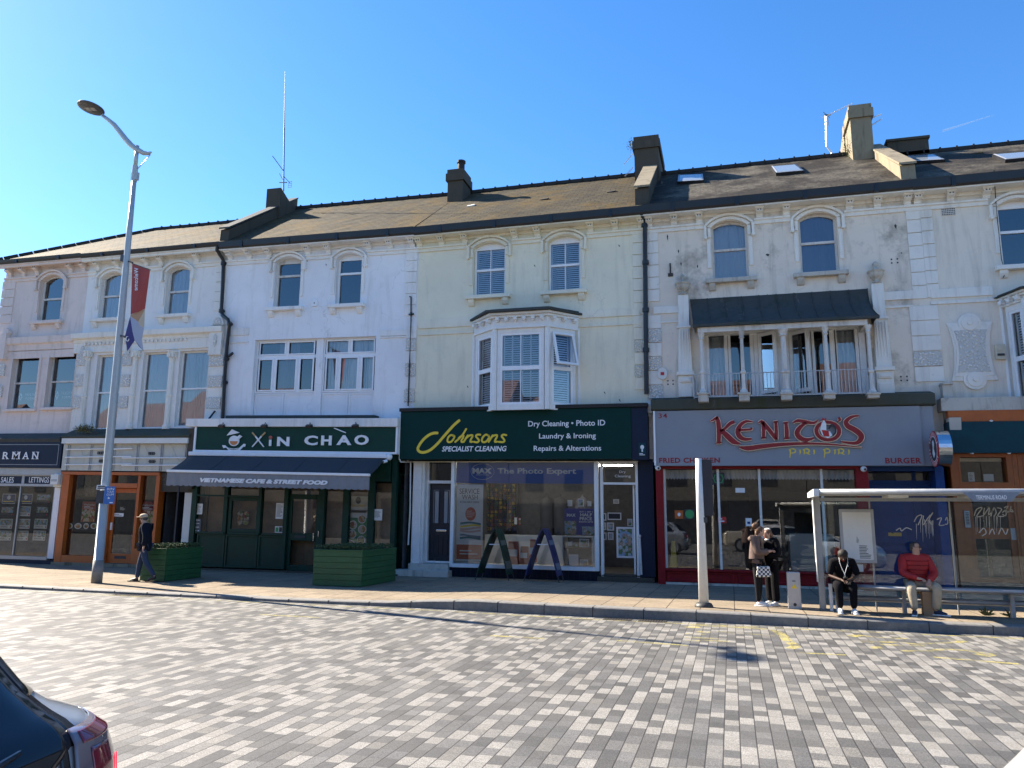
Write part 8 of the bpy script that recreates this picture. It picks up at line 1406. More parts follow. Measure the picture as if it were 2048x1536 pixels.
class Fig:
    def __init__(s, label, loc, yaw, J, sc=1.0, skin='skin'):
        s.J = {k: Vector(v)*sc for k, v in J.items()}; s.sc = sc; s.M = Matrix.Translation(loc) @ Matrix.Rotation(yaw, 4, 'Z'); s.t = thing('person', label, 'person', tuple(loc)); s.body(skin)
    def put(s, me, name, mat, par=None):
        me.transform(s.M); me.materials.clear(); me.materials.append(MT[mat]); o = bpy.data.objects.new(name, me); COL.objects.link(o); attach(o, par or s.t); return o
    def chain(s, names, radii, name, mat, sub=2, extra=()):
        pts, ed, rd, idx = [], [], [], {}
        for path in names:
            for a, b in zip(path, path[1:]):
                for q in (a, b):
                    if q not in idx: idx[q] = len(pts); pts.append(s.J[q] if isinstance(q, str) else Vector(q)*s.sc); r = radii[q]; rd.append(tuple(x*s.sc for x in r) if isinstance(r, tuple) else r*s.sc)
                ed.append((idx[a], idx[b]))
        me = skin_mesh(pts, ed, rd, sub); return s.put(me, name, mat)
    def body(s, skin):
        J = s.J; ext = {}; R = {'pelvis': (.125, .10), 'spine': (.12, .095), 'chest': (.135, .10), 'neck': .05, 'head': (.068, .078), 'crown': (.070, .082), 'top': (.045, .05), 'hipL': .075, 'hipR': .075, 'kneeL': .05, 'kneeR': .05, 'ankL': .034, 'ankR': .034, 'toeL': .028, 'toeR': .028, 'shL': .055, 'shR': .055, 'elL': .032, 'elR': .032, 'wrL': .026, 'wrR': .026, 'pmL': (.030, .016), 'pmR': (.030, .016)}
        paths = [['pelvis', 'spine', 'chest', 'neck', 'head', 'crown', 'top']]
        for k in 'LR':
            paths += [['pelvis', 'hip'+k, 'knee'+k, 'ank'+k, 'toe'+k], ['chest', 'sh'+k, 'el'+k, 'wr'+k, 'pm'+k]]
            w, e = J['wr'+k], J['el'+k]; d = (w-e).normalized(); d = (J.get('hd'+k, w+d)-w).normalized() if 'hd'+k in J else d; J['pm'+k] = w+d*.055*s.sc
            side = d.cross(Vector((0, 0, 1))); side = side.normalized() if side.length > .1 else Vector((1, 0, 0)); curl = d.cross(side).normalized(); curl = curl if curl.z < 0 else -curl
            for i, (off, l) in enumerate(((-.028, .062), (-.010, .074), (.009, .070), (.027, .054))):
                n1, n2, n3 = 'f%s%d' % (k, i), 'g%s%d' % (k, i), 'h%s%d' % (k, i); J[n1] = J['pm'+k]+(d*.030+side*off)*s.sc; J[n2] = J[n1]+(d*l*.5+curl*.012)*s.sc; J[n3] = J[n2]+(d*l*.35+curl*.03)*s.sc; R[n1] = .010; R[n2] = .0088; R[n3] = .0078; paths.append(['pm'+k, n1, n2, n3])
            J['ta'+k] = J['wr'+k]+(d*.03-side*.03)*s.sc; J['tb'+k] = J['ta'+k]+(d*.035-side*.02+curl*.012)*s.sc; R['ta'+k] = .012; R['tb'+k] = .010; paths.append(['pm'+k, 'ta'+k, 'tb'+k])
        s.bodyo = s.chain(paths, R, 'body', skin)
    def face(s, look, hair='hair_brown', glasses=False):
        c = (s.J['head']+s.J['crown'])/2; f = Vector(look).normalized(); r = f.cross(Vector((0, 0, 1))).normalized(); u = r.cross(f); k = s.sc
        m = MB(); n = c+f*.085*k-u*.012*k; m.ell(n, .013*k, .013*k, .02*k); me = s.tomesh(m); s.put(me, 'nose', s.bodyo.data.materials[0].name if 0 else s.skin_key)
        for sg in (-1, 1):
            m = MB(); m.ell(c+f*.076*k+r*sg*.03*k+u*.022*k, .010*k, .010*k, .006*k); s.put(s.tomesh(m), 'eye', 'ink'); m = MB(); m.ell(c+r*sg*.074*k-f*.005*k, .012*k, .012*k, .03*k); s.put(s.tomesh(m), 'ear', s.skin_key)
        m = MB(); m.obox(c+f*.077*k-u*.048*k, r*.022*k, f*.004*k, u*.005*k); s.put(s.tomesh(m), 'mouth', 'kred')
        if glasses:
            m = MB()
            for sg in (-1, 1):
                cc = c+f*.088*k+r*sg*.032*k+u*.022*k; ring = [cc+(r*cos(i*pi/6)*.027+u*sin(i*pi/6)*.02)*k for i in range(13)]; m.tube(ring, .0035*k, 5); m.tube([cc+r*sg*.027*k, c+r*sg*.078*k+u*.02*k], .003*k, 4)
            m.tube([c+f*.09*k-r*.006*k+u*.025*k, c+f*.09*k+r*.006*k+u*.025*k], .003*k, 4); s.put(s.tomesh(m), 'glasses', 'ink')
    def tomesh(s, m):
        me = bpy.data.meshes.new('x'); me.from_pydata([tuple(p) for p in m.v], [], m.f)
        for p in me.polygons: p.use_smooth = True
        return me
    def blob(s, name, mat, els, rough=0, seed=1):
        m = MB(); rn = random.Random(seed)
        for c, rx, ry, rz in els: m.ell(Vector(c)*s.sc, rx*s.sc, ry*s.sc, rz*s.sc, nu=16, nv=10)
        if rough: m.v = [tuple(Vector(p)+Vector((rn.uniform(-1, 1), rn.uniform(-1, 1), rn.uniform(-1, 1)))*rough) for p in m.v]
        return s.put(s.tomesh(m), name, mat)
    def shoes(s, mat, sole='shoe_white'):
        for k in 'LR':
            a, t_ = s.J['ank'+k], s.J['toe'+k]; d = t_-a; d.z = 0; L = d.length; d.normalize(); r = Vector((-d.y, d.x, 0)); sl = (t_-a).normalized(); z0 = min(a.z-.06*s.sc, t_.z-.02*s.sc)
            pts = [a-d*.045*s.sc+Vector((0, 0, -.035*s.sc)), a+d*.03*s.sc+Vector((0, 0, -.02*s.sc)), a+d*.10*s.sc+Vector((0, 0, (t_.z-a.z)*.5-.012*s.sc)), t_+d*.05*s.sc]
            me = skin_mesh(pts, [(0, 1), (1, 2), (2, 3)], [(.042*s.sc, .042*s.sc), (.05*s.sc, .048*s.sc), (.045*s.sc, .038*s.sc), (.036*s.sc, .026*s.sc)], 2); s.put(me, 'shoe', mat)
            m = MB(); zz = -.055; m.obox(((a+t_)/2+d*.01*s.sc+Vector((0, 0, -.0))), d*(L/2+.085*s.sc), r*.042*s.sc, Vector((0, 0, .012*s.sc))); m.v = [(p[0], p[1], p[2]-(((a+t_)/2).z-min(a.z-.062*s.sc, t_.z-.018*s.sc)) ) for p in m.v]; s.put(s.tomesh(m), 'sole', sole)
def stand(h=1.0): return dict(pelvis=(0, 0, .95), spine=(0, 0, 1.13), chest=(0, 0, 1.33), neck=(.01, 0, 1.49), head=(.03, 0, 1.56), crown=(.03, 0, 1.65), top=(.02, 0, 1.70), shL=(0, .17, 1.41), shR=(0, -.17, 1.41), elL=(-.02, .23, 1.13), elR=(-.02, -.23, 1.13), wrL=(.06, .23, .90), wrR=(.06, -.23, .90), hipL=(0, .085, .90), hipR=(0, -.085, .90), kneeL=(.02, .09, .50), kneeR=(.02, -.09, .50), ankL=(0, .09, .085), ankR=(0, -.09, .085), toeL=(.13, .10, .035), toeR=(.13, -.10, .035))
JK = dict(pelvis=(.175, .14), spine=(.165, .135), chest=(.175, .14), neck=.085, shL=.085, shR=.085, elL=.062, elR=.062, wrL=.05, wrR=.05, hem=(.185, .15), hipL=.10, hipR=.10, kneeL=.075, kneeR=.075, ankL=.055, ankR=.055)
# ---- man walking away to the left
J = stand(); J.update(neck=(.05, 0, 1.48), head=(.09, 0, 1.54), crown=(.10, 0, 1.62), top=(.09, 0, 1.67), chest=(.03, 0, 1.33), hipL=(0, .08, .90), hipR=(0, -.08, .90), kneeL=(-.10, .08, .50), ankL=(-.36, .09, .15), toeL=(-.25, .10, .045), kneeR=(.12, -.08, .49), ankR=(.17, -.09, .085), toeR=(.30, -.10, .035), elL=(-.14, .25, 1.15), wrL=(-.10, .26, .90), elR=(.06, -.25, 1.15), wrR=(.24, -.27, .96), hem=(-.02, 0, .72))
p = onP(283, 1164); f = Fig('man in a dark jacket, jeans and a beige cap walking left past the lamp post', (p.x, p.y, p.z+.0), radians(196), J, 1.0); f.skin_key = 'skin'
f.chain([['hem', 'pelvis', 'spine', 'chest', 'neck'], ['chest', 'shL', 'elL', 'wrL'], ['chest', 'shR', 'elR', 'wrR']], {**JK, 'hem': (.20, .17), 'pelvis': (.20, .17), 'spine': (.19, .16), 'chest': (.19, .155), 'elL': .09, 'elR': .09, 'wrL': .075, 'wrR': .075}, 'jacket', 'navy_cloth'); f.chain([['pelvis', 'hipL', 'kneeL', 'ankL'], ['pelvis', 'hipR', 'kneeR', 'ankR']], {**JK, 'pelvis': (.15, .12)}, 'trousers', 'jeans'); f.shoes('shoe_dark', 'shoe_dark'); f.face((1, .1, 0)); f.blob('hair', 'hair_grey', [((.075, 0, 1.60), .088, .082, .07)])
f.blob('cap', 'cap', [((.095, 0, 1.655), .105, .092, .07), ((.205, 0, 1.635), .075, .07, .012)])
# ---- two girls huddled over a phone
J = stand(); J.update(neck=(.05, 0, 1.47), head=(.11, 0, 1.51), crown=(.13, 0, 1.59), top=(.11, 0, 1.65), chest=(.02, 0, 1.32), elL=(.03, .24, 1.12), wrL=(.25, .12, 1.16), elR=(.05, -.24, 1.11), wrR=(.26, -.06, 1.15), hem=(-.02, 0, .86), kneeR=(.0, -.10, .50), kneeL=(.03, .10, .50))
p = onP(1518, 1212); SG = 1.49/1.67
f = Fig('girl in a brown padded jacket and black leggings with a messy brown bun', (p.x, p.y, p.z), radians(-8), J, SG); f.skin_key = 'skin'
f.chain([['hem', 'pelvis', 'spine', 'chest', 'neck'], ['chest', 'shL', 'elL', 'wrL'], ['chest', 'shR', 'elR', 'wrR']], {**JK, 'hem': (.21, .18), 'pelvis': (.22, .18), 'spine': (.20, .17), 'chest': (.19, .16), 'elL': .09, 'elR': .09, 'wrL': .065, 'wrR': .065, 'shL': .10, 'shR': .10}, 'jacket', 'brown_cloth'); f.blob('hood', 'brown_cloth', [((-.07, 0, 1.41), .10, .135, .065)]); f.chain([['pelvis', 'hipL', 'kneeL', 'ankL'], ['pelvis', 'hipR', 'kneeR', 'ankR']], {**JK, 'pelvis': (.16, .14), 'hipL': .105, 'hipR': .105, 'kneeL': .07, 'kneeR': .07, 'ankL': .042, 'ankR': .042}, 'leggings', 'legging'); f.shoes('shoe_white'); f.face((1, 0, -.55)); f.blob('hair', 'hair_brown', [((.085, 0, 1.60), .095, .085, .085), ((-.01, 0, 1.69), .06, .06, .06), ((.02, .02, 1.73), .04, .045, .035), ((.03, 0, 1.53), .05, .08, .06)], rough=.008, seed=3)
m = MB(); m.obox(Vector((.33, .03, 1.20))*SG, Vector((.035, 0, .02))*SG, Vector((0, .036, 0))*SG, Vector((-.003, 0, .006))*SG); me = f.tomesh(m); me.transform(f.M); me.materials.append(MT['ink']); o = bpy.data.objects.new('phone', me); COL.objects.link(o); tag(o, 'dark phone held between the two girls at the bus stop', 'phone')
pb3 = onP(1530, 1214); c0 = onY(1527, 1144, p.y-.22); m = MB(); m.v = []; 
bag = thing('shoulder_bag', 'black and white checkered bag hanging at the hip of the girl in brown', 'bag', tuple(c0)); m.add([tuple(c0+Vector(v)) for v in ((-.14, 0, -.10), (.15, 0, -.09), (.15, .09, -.09), (-.14, .09, -.10), (-.11, .01, .10), (.11, .01, .11), (.11, .07, .11), (-.11, .07, .10))], [(0, 3, 2, 1), (4, 5, 6, 7), (0, 1, 5, 4), (1, 2, 6, 5), (2, 3, 7, 6), (3, 0, 4, 7)]); o = m.build('bag_body', MT['checks'], bag, bevel=.02); m = MB(); m.tube([c0+Vector((-.11, .04, .08)), c0+Vector((-.12, .12, .35)), c0+Vector((-.08, .16, .6))], .012, 5); m.build('strap', MT['ink'], bag)
J = stand(); J.update(neck=(.05, 0, 1.47), head=(.10, 0, 1.52), crown=(.11, 0, 1.60), top=(.10, 0, 1.65), elL=(.02, .25, 1.10), wrL=(.24, .08, 1.12), elR=(.02, -.25, 1.10), wrR=(.24, -.10, 1.14), hem=(0, 0, .82))
p2_ = onP(1541, 1211); p2 = Vector((p2_.x+.06, p.y+.22, pz(p2_.x, p.y+.22))); f = Fig('girl in a black jacket and wide black trousers facing her friend in brown', (p2.x, p2.y, p2.z), radians(222), J, SG*.97); f.skin_key = 'skin'
f.chain([['hem', 'pelvis', 'spine', 'chest', 'neck'], ['chest', 'shL', 'elL', 'wrL'], ['chest', 'shR', 'elR', 'wrR']], {**JK, 'elL': .085, 'elR': .085, 'wrL': .06, 'wrR': .06}, 'jacket', 'black_cloth'); f.chain([['pelvis', 'hipL', 'kneeL', 'ankL'], ['pelvis', 'hipR', 'kneeR', 'ankR']], {**JK, 'ankL': .09, 'ankR': .09, 'kneeL': .09, 'kneeR': .09}, 'trousers', 'black_cloth'); f.shoes('shoe_white'); f.face((1, 0, -.35)); f.blob('hair', 'hair_brown', [((.07, 0, 1.60), .095, .088, .085), ((.02, .06, 1.50), .05, .03, .10), ((.02, -.06, 1.50), .05, .03, .10)], rough=.006, seed=5); f.blob('headband', 'white', [((.075, 0, 1.675), .05, .075, .022)]); f.blob('white_collar', 'white', [((.05, 0, 1.44), .09, .09, .035)])
# ---- seated figures
def sit(): return dict(pelvis=(0, 0, .50), spine=(.03, 0, .68), chest=(.09, 0, .90), neck=(.14, 0, 1.05), head=(.18, 0, 1.11), crown=(.19, 0, 1.20), top=(.18, 0, 1.25), shL=(.09, .18, .98), shR=(.09, -.18, .98), elL=(.16, .24, .72), elR=(.16, -.24, .72), wrL=(.36, .10, .62), wrR=(.36, -.10, .62), hipL=(.05, .10, .48), hipR=(.05, -.10, .48), kneeL=(.45, .13, .52), kneeR=(.45, -.13, .52), ankL=(.44, .12, .085), ankR=(.44, -.12, .085), toeL=(.57, .13, .035), toeR=(.57, -.13, .035))
J = sit(); J.update(chest=(.17, 0, .86), spine=(.06, 0, .67), neck=(.27, 0, 1.00), head=(.34, 0, 1.02), crown=(.38, 0, 1.09), top=(.36, 0, 1.15), shL=(.18, .19, .93), shR=(.18, -.19, .93), elL=(.25, .25, .68), elR=(.25, -.25, .68), wrL=(.42, .08, .62), wrR=(.42, -.08, .62))
p = onP(1697, 1229); zb_ = zst+.03
f = Fig('young man in black clothes with white earphones bent over his phone on the shelter seat', (p.x, p.y+.53, p.z), radians(-90), J, .94, 'skin_dark'); f.skin_key = 'skin_dark'
f.chain([['pelvis', 'spine', 'chest', 'neck'], ['chest', 'shL', 'elL'], ['chest', 'shR', 'elR']], {**JK, 'pelvis': (.17, .14), 'chest': (.185, .145), 'neck': .075, 'elL': .068, 'elR': .068}, 'shirt', 'black_cloth'); f.chain([['pelvis', 'hipL', 'kneeL', 'ankL'], ['pelvis', 'hipR', 'kneeR', 'ankR']], {**JK, 'pelvis': (.16, .13), 'hipL': .11, 'hipR': .11, 'kneeL': .088, 'kneeR': .088, 'ankL': .062, 'ankR': .062}, 'trousers', 'black_cloth'); f.shoes('shoe_white'); f.face((1, 0, -.9)); f.blob('hair', 'hair_dark', [((.35, 0, 1.10), .098, .092, .085)], rough=.004)
m = MB()
for sg in (-1, 1): m.tube([Vector(q)*.94 for q in ((.37, .078*sg, 1.03), (.40, .07*sg, .92), (.40, .03*sg, .80), (.43, .005*sg, .74), (.46, 0, .66))], .0032, 5)
me = f.tomesh(m); f.put(me, 'earphones', 'white'); f.blob('badge', 'white', [((.325, .075, .87), .008, .014, .014)])
m = MB(); m.obox(Vector((.50, 0, .66))*.94, Vector((.05, 0, .015)), Vector((0, .034, 0)), Vector((-.002, 0, .006))); me = f.tomesh(m); me.transform(f.M); me.materials.append(MT['ink']); o = bpy.data.objects.new('phone', me); COL.objects.link(o); tag(o, 'dark phone in the hands of the seated young man in black', 'phone')
J = sit(); J.update(chest=(.05, 0, .90), neck=(.09, 0, 1.06), head=(.12, .0, 1.12), crown=(.12, 0, 1.21), top=(.11, 0, 1.26), shL=(.05, .19, .98), shR=(.05, -.19, .98), kneeR=(.43, -.20, .51), ankR=(.40, -.16, .085), toeR=(.52, -.19, .035), kneeL=(.42, .24, .52), ankL=(.30, .20, .085), toeL=(.36, .32, .035), elL=(.15, .27, .72), elR=(.15, -.27, .72), wrL=(.36, .12, .61), wrR=(.34, -.05, .64), hdL=(.46, .08, .56), hdR=(.46, .05, .63))
p = onP(1845, 1233); f = Fig('older man in a red padded jacket, beige trousers and glasses sitting in the bus shelter', (p.x+.06, p.y+.48, p.z), radians(-90), J, .985); f.skin_key = 'skin'
f.chain([['pelvis', 'spine', 'chest', 'neck'], ['chest', 'shL', 'elL', 'wrL'], ['chest', 'shR', 'elR', 'wrR']], {**JK, 'pelvis': (.185, .17), 'spine': (.18, .165), 'chest': (.175, .15), 'neck': .085, 'elL': .08, 'elR': .08, 'shL': .085, 'shR': .085, 'wrL': .055, 'wrR': .055}, 'jacket', 'red_cloth'); f.chain([['pelvis', 'hipL', 'kneeL', 'ankL'], ['pelvis', 'hipR', 'kneeR', 'ankR']], {**JK, 'pelvis': (.16, .13), 'hipL': .115, 'hipR': .115, 'kneeL': .092, 'kneeR': .092, 'ankL': .07, 'ankR': .07}, 'trousers', 'beige_cloth'); f.shoes('shoe_navy'); f.face((.62, .78, 0), glasses=True); f.blob('hair', 'hair_grey', [((.095, -.012, 1.20), .088, .088, .075), ((.05, -.02, 1.14), .05, .075, .06)], rough=.004)
m = MB()
for z in (.62, .70, .78, .86, .94): m.tube([(Vector((.05+.19*cos(a), .21*sin(a), z))*.985) for a in [i*pi/12-pi/2 for i in range(13)]], .006, 4)
f.put(f.tomesh(m), 'jacket_seams', 'kred')
q = onP(1865, 1231); bx = thing('paper_bag', 'brown paper carrier bag standing between the feet of the man in red', 'bag', tuple(q)); zt_ = onY(1862, 1183, q.y).z; m = MB(); x0, x1 = q.x-.15, q.x+.16; m.box(x0, x1-.11, q.y-.08, q.y+.09, q.z+.0, zt_); m.add([(x1-.108, q.y-.08, q.z), (x1, q.y-.02, q.z), (x1, q.y+.09, q.z), (x1-.108, q.y+.09, q.z), (x1-.118, q.y-.075, zt_), (x1-.01, q.y-.02, zt_-.01), (x1-.01, q.y+.09, zt_), (x1-.118, q.y+.09, zt_)], [(0, 1, 5, 4), (1, 2, 6, 5), (2, 3, 7, 6), (4, 5, 6, 7)]); m.build('bag_body', pm('brown paper', (.34, .22, .12), .75, var=.12), bx); m = MB(); m.tube([(x0+.10, q.y-.05, zt_), (x0+.11, q.y-.02, zt_+.12), (x0+.15, q.y, zt_+.17), (x0+.20, q.y-.02, zt_+.12), (x0+.21, q.y-.05, zt_)], .007, 5); m.build('handle', pm('paper cord', (.5, .42, .3)), bx); m = MB(); m.fb; m.box(x1-.09, x1-.03, q.y-.075, q.y-.05, q.z+.10, q.z+.26); m.build('green_print', MT['grn'], bx)
# ================================================================ cars
def paint(name, col): 
    m, t, b = newmat(name); b.inputs['Base Color'].default_value = rgb(col); b.inputs['Roughness'].default_value = .28; b.inputs['Metallic'].default_value = .35; b.inputs['Coat Weight'].default_value = 1; b.inputs['Coat Roughness'].default_value = .03; return m
MT['silver'] = paint('silver blue car paint', (.42, .46, .50)); MT['carwhite'] = paint('white car paint', (.78, .78, .77)); MT['beigepaint'] = paint('beige truck paint', (.66, .60, .48))
m, t, b = newmat('dark car glass'); b.inputs['Base Color'].default_value = (.006, .008, .012, 1); b.inputs['Roughness'].default_value = .04; MT['carglass'] = m
m, t, b = newmat('red lamp lens'); b.inputs['Base Color'].default_value = (.16, .012, .025, 1); b.inputs['Roughness'].default_value = .12; b.inputs['Coat Weight'].default_value = 1; MT['lens'] = m
m, t, b = newmat('smoked lamp lens'); b.inputs['Base Color'].default_value = (.13, .11, .13, 1); b.inputs['Roughness'].default_value = .1; b.inputs['Coat Weight'].default_value = 1; MT['smoke'] = m
m, t, b = newmat('lit red lamp'); b.inputs['Base Color'].default_value = (.5, .01, .02, 1); b.inputs['Emission Color'].default_value = (1, .015, .03, 1); b.inputs['Emission Strength'].default_value = 1.2; MT['litred'] = m
MT['tyre'] = pm('tyre rubber', (.012, .012, .012), .8); MT['gloss_black'] = pm('gloss black trim', (.01, .01, .012), .15, var=.1, bmp=0)
class Car:
    # stacked rounded-rectangle outline: at height h -> (half width, rear s, front s, corner radius)
    def __init__(s, name, label, x0, y0, heading, mat, prof, cat='car', zb=ZR, hs=1.0):
        s.hs = hs
        s.c, s.sn = cos(heading), sin(heading); s.x0, s.y0, s.zb = x0, y0, zb; s.prof = prof; s.t = thing(name, label, cat, (x0, y0, zb)); s.mat = mat
    def P(s, l, t_, h): return (s.x0+l*s.c-t_*s.sn, s.y0+l*s.sn+t_*s.c, s.zb+h*s.hs)
    def at(s, h):
        pr = s.prof
        for a, b in zip(pr, pr[1:]):
            if h <= b[0]: u = (h-a[0])/(b[0]-a[0]); return [a[i]+(b[i]-a[i])*u for i in range(1, 5)]
        return pr[-1][1:]
    def rear(s, t_, h, off=0):           # surface of the tail at lateral t, height h
        w, r0, f0, cr = s.at(h); a = abs(t_); bow = .06*(a/w)**2
        e = r0+bow+(0 if a < w-cr else cr-sqrt(max(0, cr*cr-(a-(w-cr))**2))); return (e-off, t_, h)
    def outline(s, h, n=14):
        w, r0, f0, cr = s.at(h); o = []
        ts = [w*(-1+2*i/(2*n)) for i in range(2*n+1)]; ts = [w*sin(pi/2*(-1+i/n)) for i in range(2*n+1)]
        for t_ in ts: o.append(s.rear(t_, h))
        for t_ in ts[::-1]:
            a = abs(t_); e = f0-.10*(a/w)**2-(0 if a < w-cr else cr-sqrt(max(0, cr*cr-(a-(w-cr))**2))); o.append((e, t_, h))
        return o
    def hull(s):
        hs = []; 
        for a, b in zip(s.prof, s.prof[1:]): k = max(1, int((b[0]-a[0])/.06)); hs += [a[0]+(b[0]-a[0])*i/k for i in range(k)]
        hs.append(s.prof[-1][0]); m = MB(); L = [s.outline(h) for h in hs]; n = len(L[0])
        for l in L: m.v += [s.P(*p) for p in l]
        for i in range(len(L)-1):
            for j in range(n): m.f.append((i*n+(j+1) % n, i*n+j, (i+1)*n+j, (i+1)*n+(j+1) % n)); m.m.append(0)
        m.f.append(tuple(range(n))); m.m.append(0); m.f.append(tuple((len(L)-1)*n+j for j in range(n-1, -1, -1))); m.m.append(0)
        s.bo = m.build('body', MT[s.mat], s.t, smooth=True); return s.bo
    def patch(s, name, mat, lo, hi, h0, h1, off=.006, nt=24, nh=14, par=None, thick=.004):   # lo/hi: functions of h giving lateral bounds
        m = MB(); G = []
        for j in range(nh+1):
            h = h0+(h1-h0)*j/nh; a, b = lo(h), hi(h); G.append([s.P(*s.rear(a+(b-a)*i/nt, h, off)) for i in range(nt+1)])
        m.grid(G)
        o = m.build(name, MT[mat], par or s.t, smooth=True); md = o.modifiers.new('solid', 'SOLIDIFY'); md.thickness = thick; md.offset = 0; return o
    def side_glass(s, l0, l1, h0, h1):
        for sg in (-1, 1):
            m = MB(); G = []
            for j in range(5):
                h = h0+(h1-h0)*j/4; w = s.at(h)[0]+.004; k = (h-h0)/(h1-h0); G.append([s.P(l0+.25*k+(l1-.45*k-l0-.25*k)*i/10, sg*w, h) for i in range(11)])
            for j in range(4):
                for i in range(10): q = (G[j][i], G[j][i+1], G[j+1][i+1], G[j+1][i]); m.quad(*(q if sg < 0 else q[::-1]))
            m.build('side_window', MT['carglass'], s.t, smooth=True)
    def wheels(s, ls, w, r=.33):
        for l in ls:
            for sg in (-1, 1):
                m = MB(); a = Vector(s.P(l, sg*(w-.20), r)); b = Vector(s.P(l, sg*(w+.01), r)); n = 24; d = (b-a).normalized(); u = Vector((0, 0, 1)); v = d.cross(u); vs = [tuple(p+(u*cos(i*2*pi/n)+v*sin(i*2*pi/n))*r) for p in (a, b) for i in range(n)]; m.add(vs, [tuple(range(n-1, -1, -1)), tuple(range(n, 2*n))]+[(i, (i+1) % n, (i+1) % n+n, i+n) for i in range(n)]); wo = m.build('wheel', MT['tyre'], s.t); m = MB(); b2 = b+d*.006; m.add([tuple(b2+(u*cos(i*2*pi/n)+v*sin(i*2*pi/n))*r*.66) for i in range(n)], [tuple(range(n))]); m.build('rim', MT['alu'], wo)
PS = [(.20, .80, .12, 4.18, .20), (.34, .88, .02, 4.28, .26), (.52, .91, .0, 4.30, .28), (.74, .915, .0, 4.28, .26), (.90, .91, .02, 4.2, .25), (.99, .89, .05, 4.05, .25), (1.045, .84, .10, 3.5, .28), (1.08, .77, .15, 3.2, .30), (1.14, .70, .22, 2.95, .27), (1.36, .62, .46, 2.35, .22), (1.46, .56, .66, 2.0, .22), (1.50, .46, .9, 1.7, .2)]
PR = [(.20, .80, .12, 4.18, .20), (.34, .88, .02, 4.28, .26), (.52, .91, .0, 4.30, .28), (.70, .915, .0, 4.28, .26), (.84, .91, .02, 4.2, .25), (.94, .90, .06, 4.05, .26), (1.02, .86, .12, 3.2, .30), (1.10, .81, .17, 2.95, .27), (1.36, .70, .42, 2.35, .22), (1.46, .64, .62, 2.0, .22), (1.50, .52, .85, 1.7, .2)]
c = Car('car', 'silver hatchback with a dark rear window and red tail lamp at the lower left', -2.02, 1.53, radians(180), 'silver', PS, hs=1.05); c.hull(); T = -1   # car's right-hand side (t<0 after turning) faces the terrace
wl = lambda h: .585-.14*max(0, (h-1.02))/.34-.30*(max(0, (1.02-h)/.14))**2
c.patch('window_frame', 'gloss_black', lambda h: -wl(h)-.05, lambda h: wl(h)+.05, .985, 1.42, .004, nt=30, nh=20)
c.patch('rear_window', 'carglass', lambda h: -wl(h), lambda h: wl(h), .88, 1.40, .010, nt=30, nh=24)
for sg in (-1, 1):
    hw_ = lambda h: c.at(h)[0]-.004
    c.patch('pillar_trim', 'gloss_black', (lambda h: -hw_(h)) if sg < 0 else (lambda h: wl(h)+.03), (lambda h: -wl(h)-.03) if sg < 0 else hw_, 1.12, 1.47, .005)
m = MB(); q = [c.P(.50, t_, 1.40) for t_ in (-.60, .60)]; vs = []
for t_, e in ((-.66, .10), (-.4, .0), (0, -.03), (.4, 0), (.66, .10)): r_ = c.rear(t_*.95, 1.40)[0]; vs += [c.P(r_-.10+e, t_, 1.36-e*.6), c.P(r_+.28, t_*.95, 1.475), c.P(r_+.02, t_, 1.33)]
m.add(vs, [f for i in range(4) for f in ((i*3, i*3+3, i*3+4, i*3+1), (i*3+2, i*3+5, i*3+3, i*3), (i*3+1, i*3+4, i*3+5, i*3+2))]+[(0, 1, 2), (14, 13, 12)]); m.build('spoiler', MT['gloss_black'], c.t, bevel=.01)
for sg in (-1, 1):
    L_ = lambda h: (.52+.10*max(0, (h-.86)/.1)*0, .0)
    lo_in, hi_in = lambda h: .56+.03*(h-.74)/.3, lambda h: c.at(h)[0]-.004
    f_lo = (lambda h: -hi_in(h)) if sg < 0 else lo_in; f_hi = (lambda h: -lo_in(h)) if sg < 0 else hi_in
    lamp = c.patch('tail_lamp', 'smoke', f_lo, f_hi, .74, 1.03, .012)
    seg = lambda a, b: ((lambda h: -(a+(b-a)*1)*1.0), (lambda h: -a)) if sg < 0 else ((lambda h: a), (lambda h: b))
    l0, l1 = seg(.65, .76); c.patch('red_lens', 'lens', l0, l1, .80, .965, .016, par=lamp); l0, l1 = seg(.62, .86); c.patch('upper_strip', 'lens', l0, l1, .985, 1.018, .016, par=lamp); l0, l1 = seg(.80, .835); c.patch('lit_lamp', 'litred', l0, l1, .855, .90, .02, par=lamp, nt=6, nh=5)
    l0, l1 = seg(.525, .56); c.patch('lamp_seam', 'gloss_black', l0, l1, .66, 1.02, .008, nt=4, par=lamp)
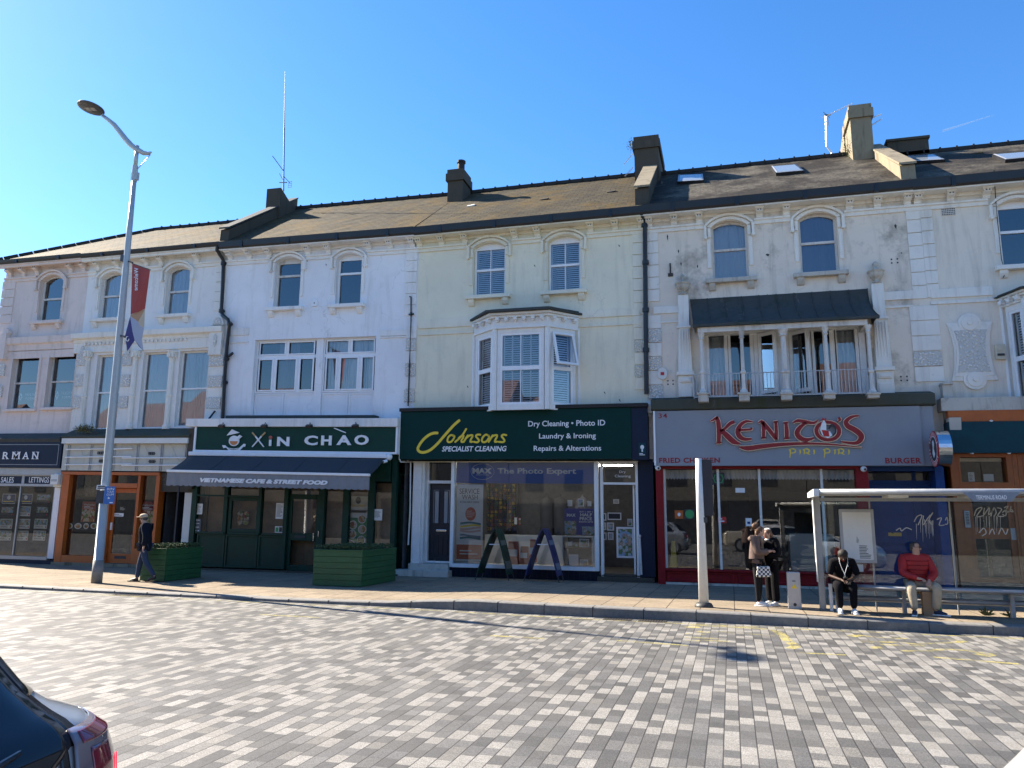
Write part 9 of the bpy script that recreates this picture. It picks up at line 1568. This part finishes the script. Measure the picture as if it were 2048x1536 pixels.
m = MB(); pts = [c.P(*c.rear(t_, h, .03)) for t_, h in ((.0, .97), (-.18, .99), (-.38, 1.02))]; m.tube(pts, [.018, .014, .008], 6); m.build('rear_wiper', MT['gloss_black'], c.t); c.patch('bumper', 'gloss_black', lambda h: -.86, lambda h: .86, .26, .44, .008); c.patch('number_plate', 'yellow', lambda h: -.26, lambda h: .26, .58, .69, .012)
c.side_glass(.75, 2.8, 1.05, 1.36); c.wheels((.75, 3.35), .90)
c = Car('car', 'white car of which only a rounded corner shows at the lower right', 1.0, 2.35, radians(0), 'carwhite', [(a, w, r0, f0, .35) for a, w, r0, f0, _ in PR])
for it in range(60):
    q = [proj(c.P(*p)) for h in (.8, .9, .94, .98, 1.02, 1.06, 1.1, 1.2) for p in c.outline(h)[:29] if (Vector(c.P(*p))-CAM).dot(_fw) > .2]; q = [a for a, b in q if b < 1534]
    e = (min(q) if q else 2600)-2012
    if abs(e) < 1.5: break
    c.x0 -= max(-.3, min(.3, e*.0012))
c.hull(); c.patch('rear_window', 'carglass', lambda h: -.5, lambda h: .5, 1.14, 1.38, .006)
for sg in (-1, 1): c.patch('tail_lamp', 'lens', (lambda h: -.84) if sg < 0 else (lambda h: .60), (lambda h: -.60) if sg < 0 else (lambda h: .84), .66, .85, .01)
c.side_glass(.75, 2.8, 1.05, 1.36); c.wheels((.75, 3.35), .90)
# beige pickup standing behind the viewpoint: it shows as a reflection in the takeaway glass
PRT = [(.30, .84, .05, 5.0, .10), (.5, .90, .0, 5.1, .12), (.95, .92, .0, 5.1, .12), (1.10, .91, .02, 4.9, .14), (1.12, .88, 1.75, 3.85, .18), (1.5, .78, 1.85, 3.45, .16), (1.72, .68, 2.0, 3.2, .16), (1.76, .6, 2.1, 3.0, .15)]
c = Car('pickup_truck', 'beige pickup truck seen only as a reflection in the takeaway window', 4.6, -3.1, radians(180), 'beigepaint', PRT, 'pickup'); c.hull(); c.side_glass(1.95, 3.6, 1.16, 1.66); c.wheels((1.0, 4.1), .92, .37)
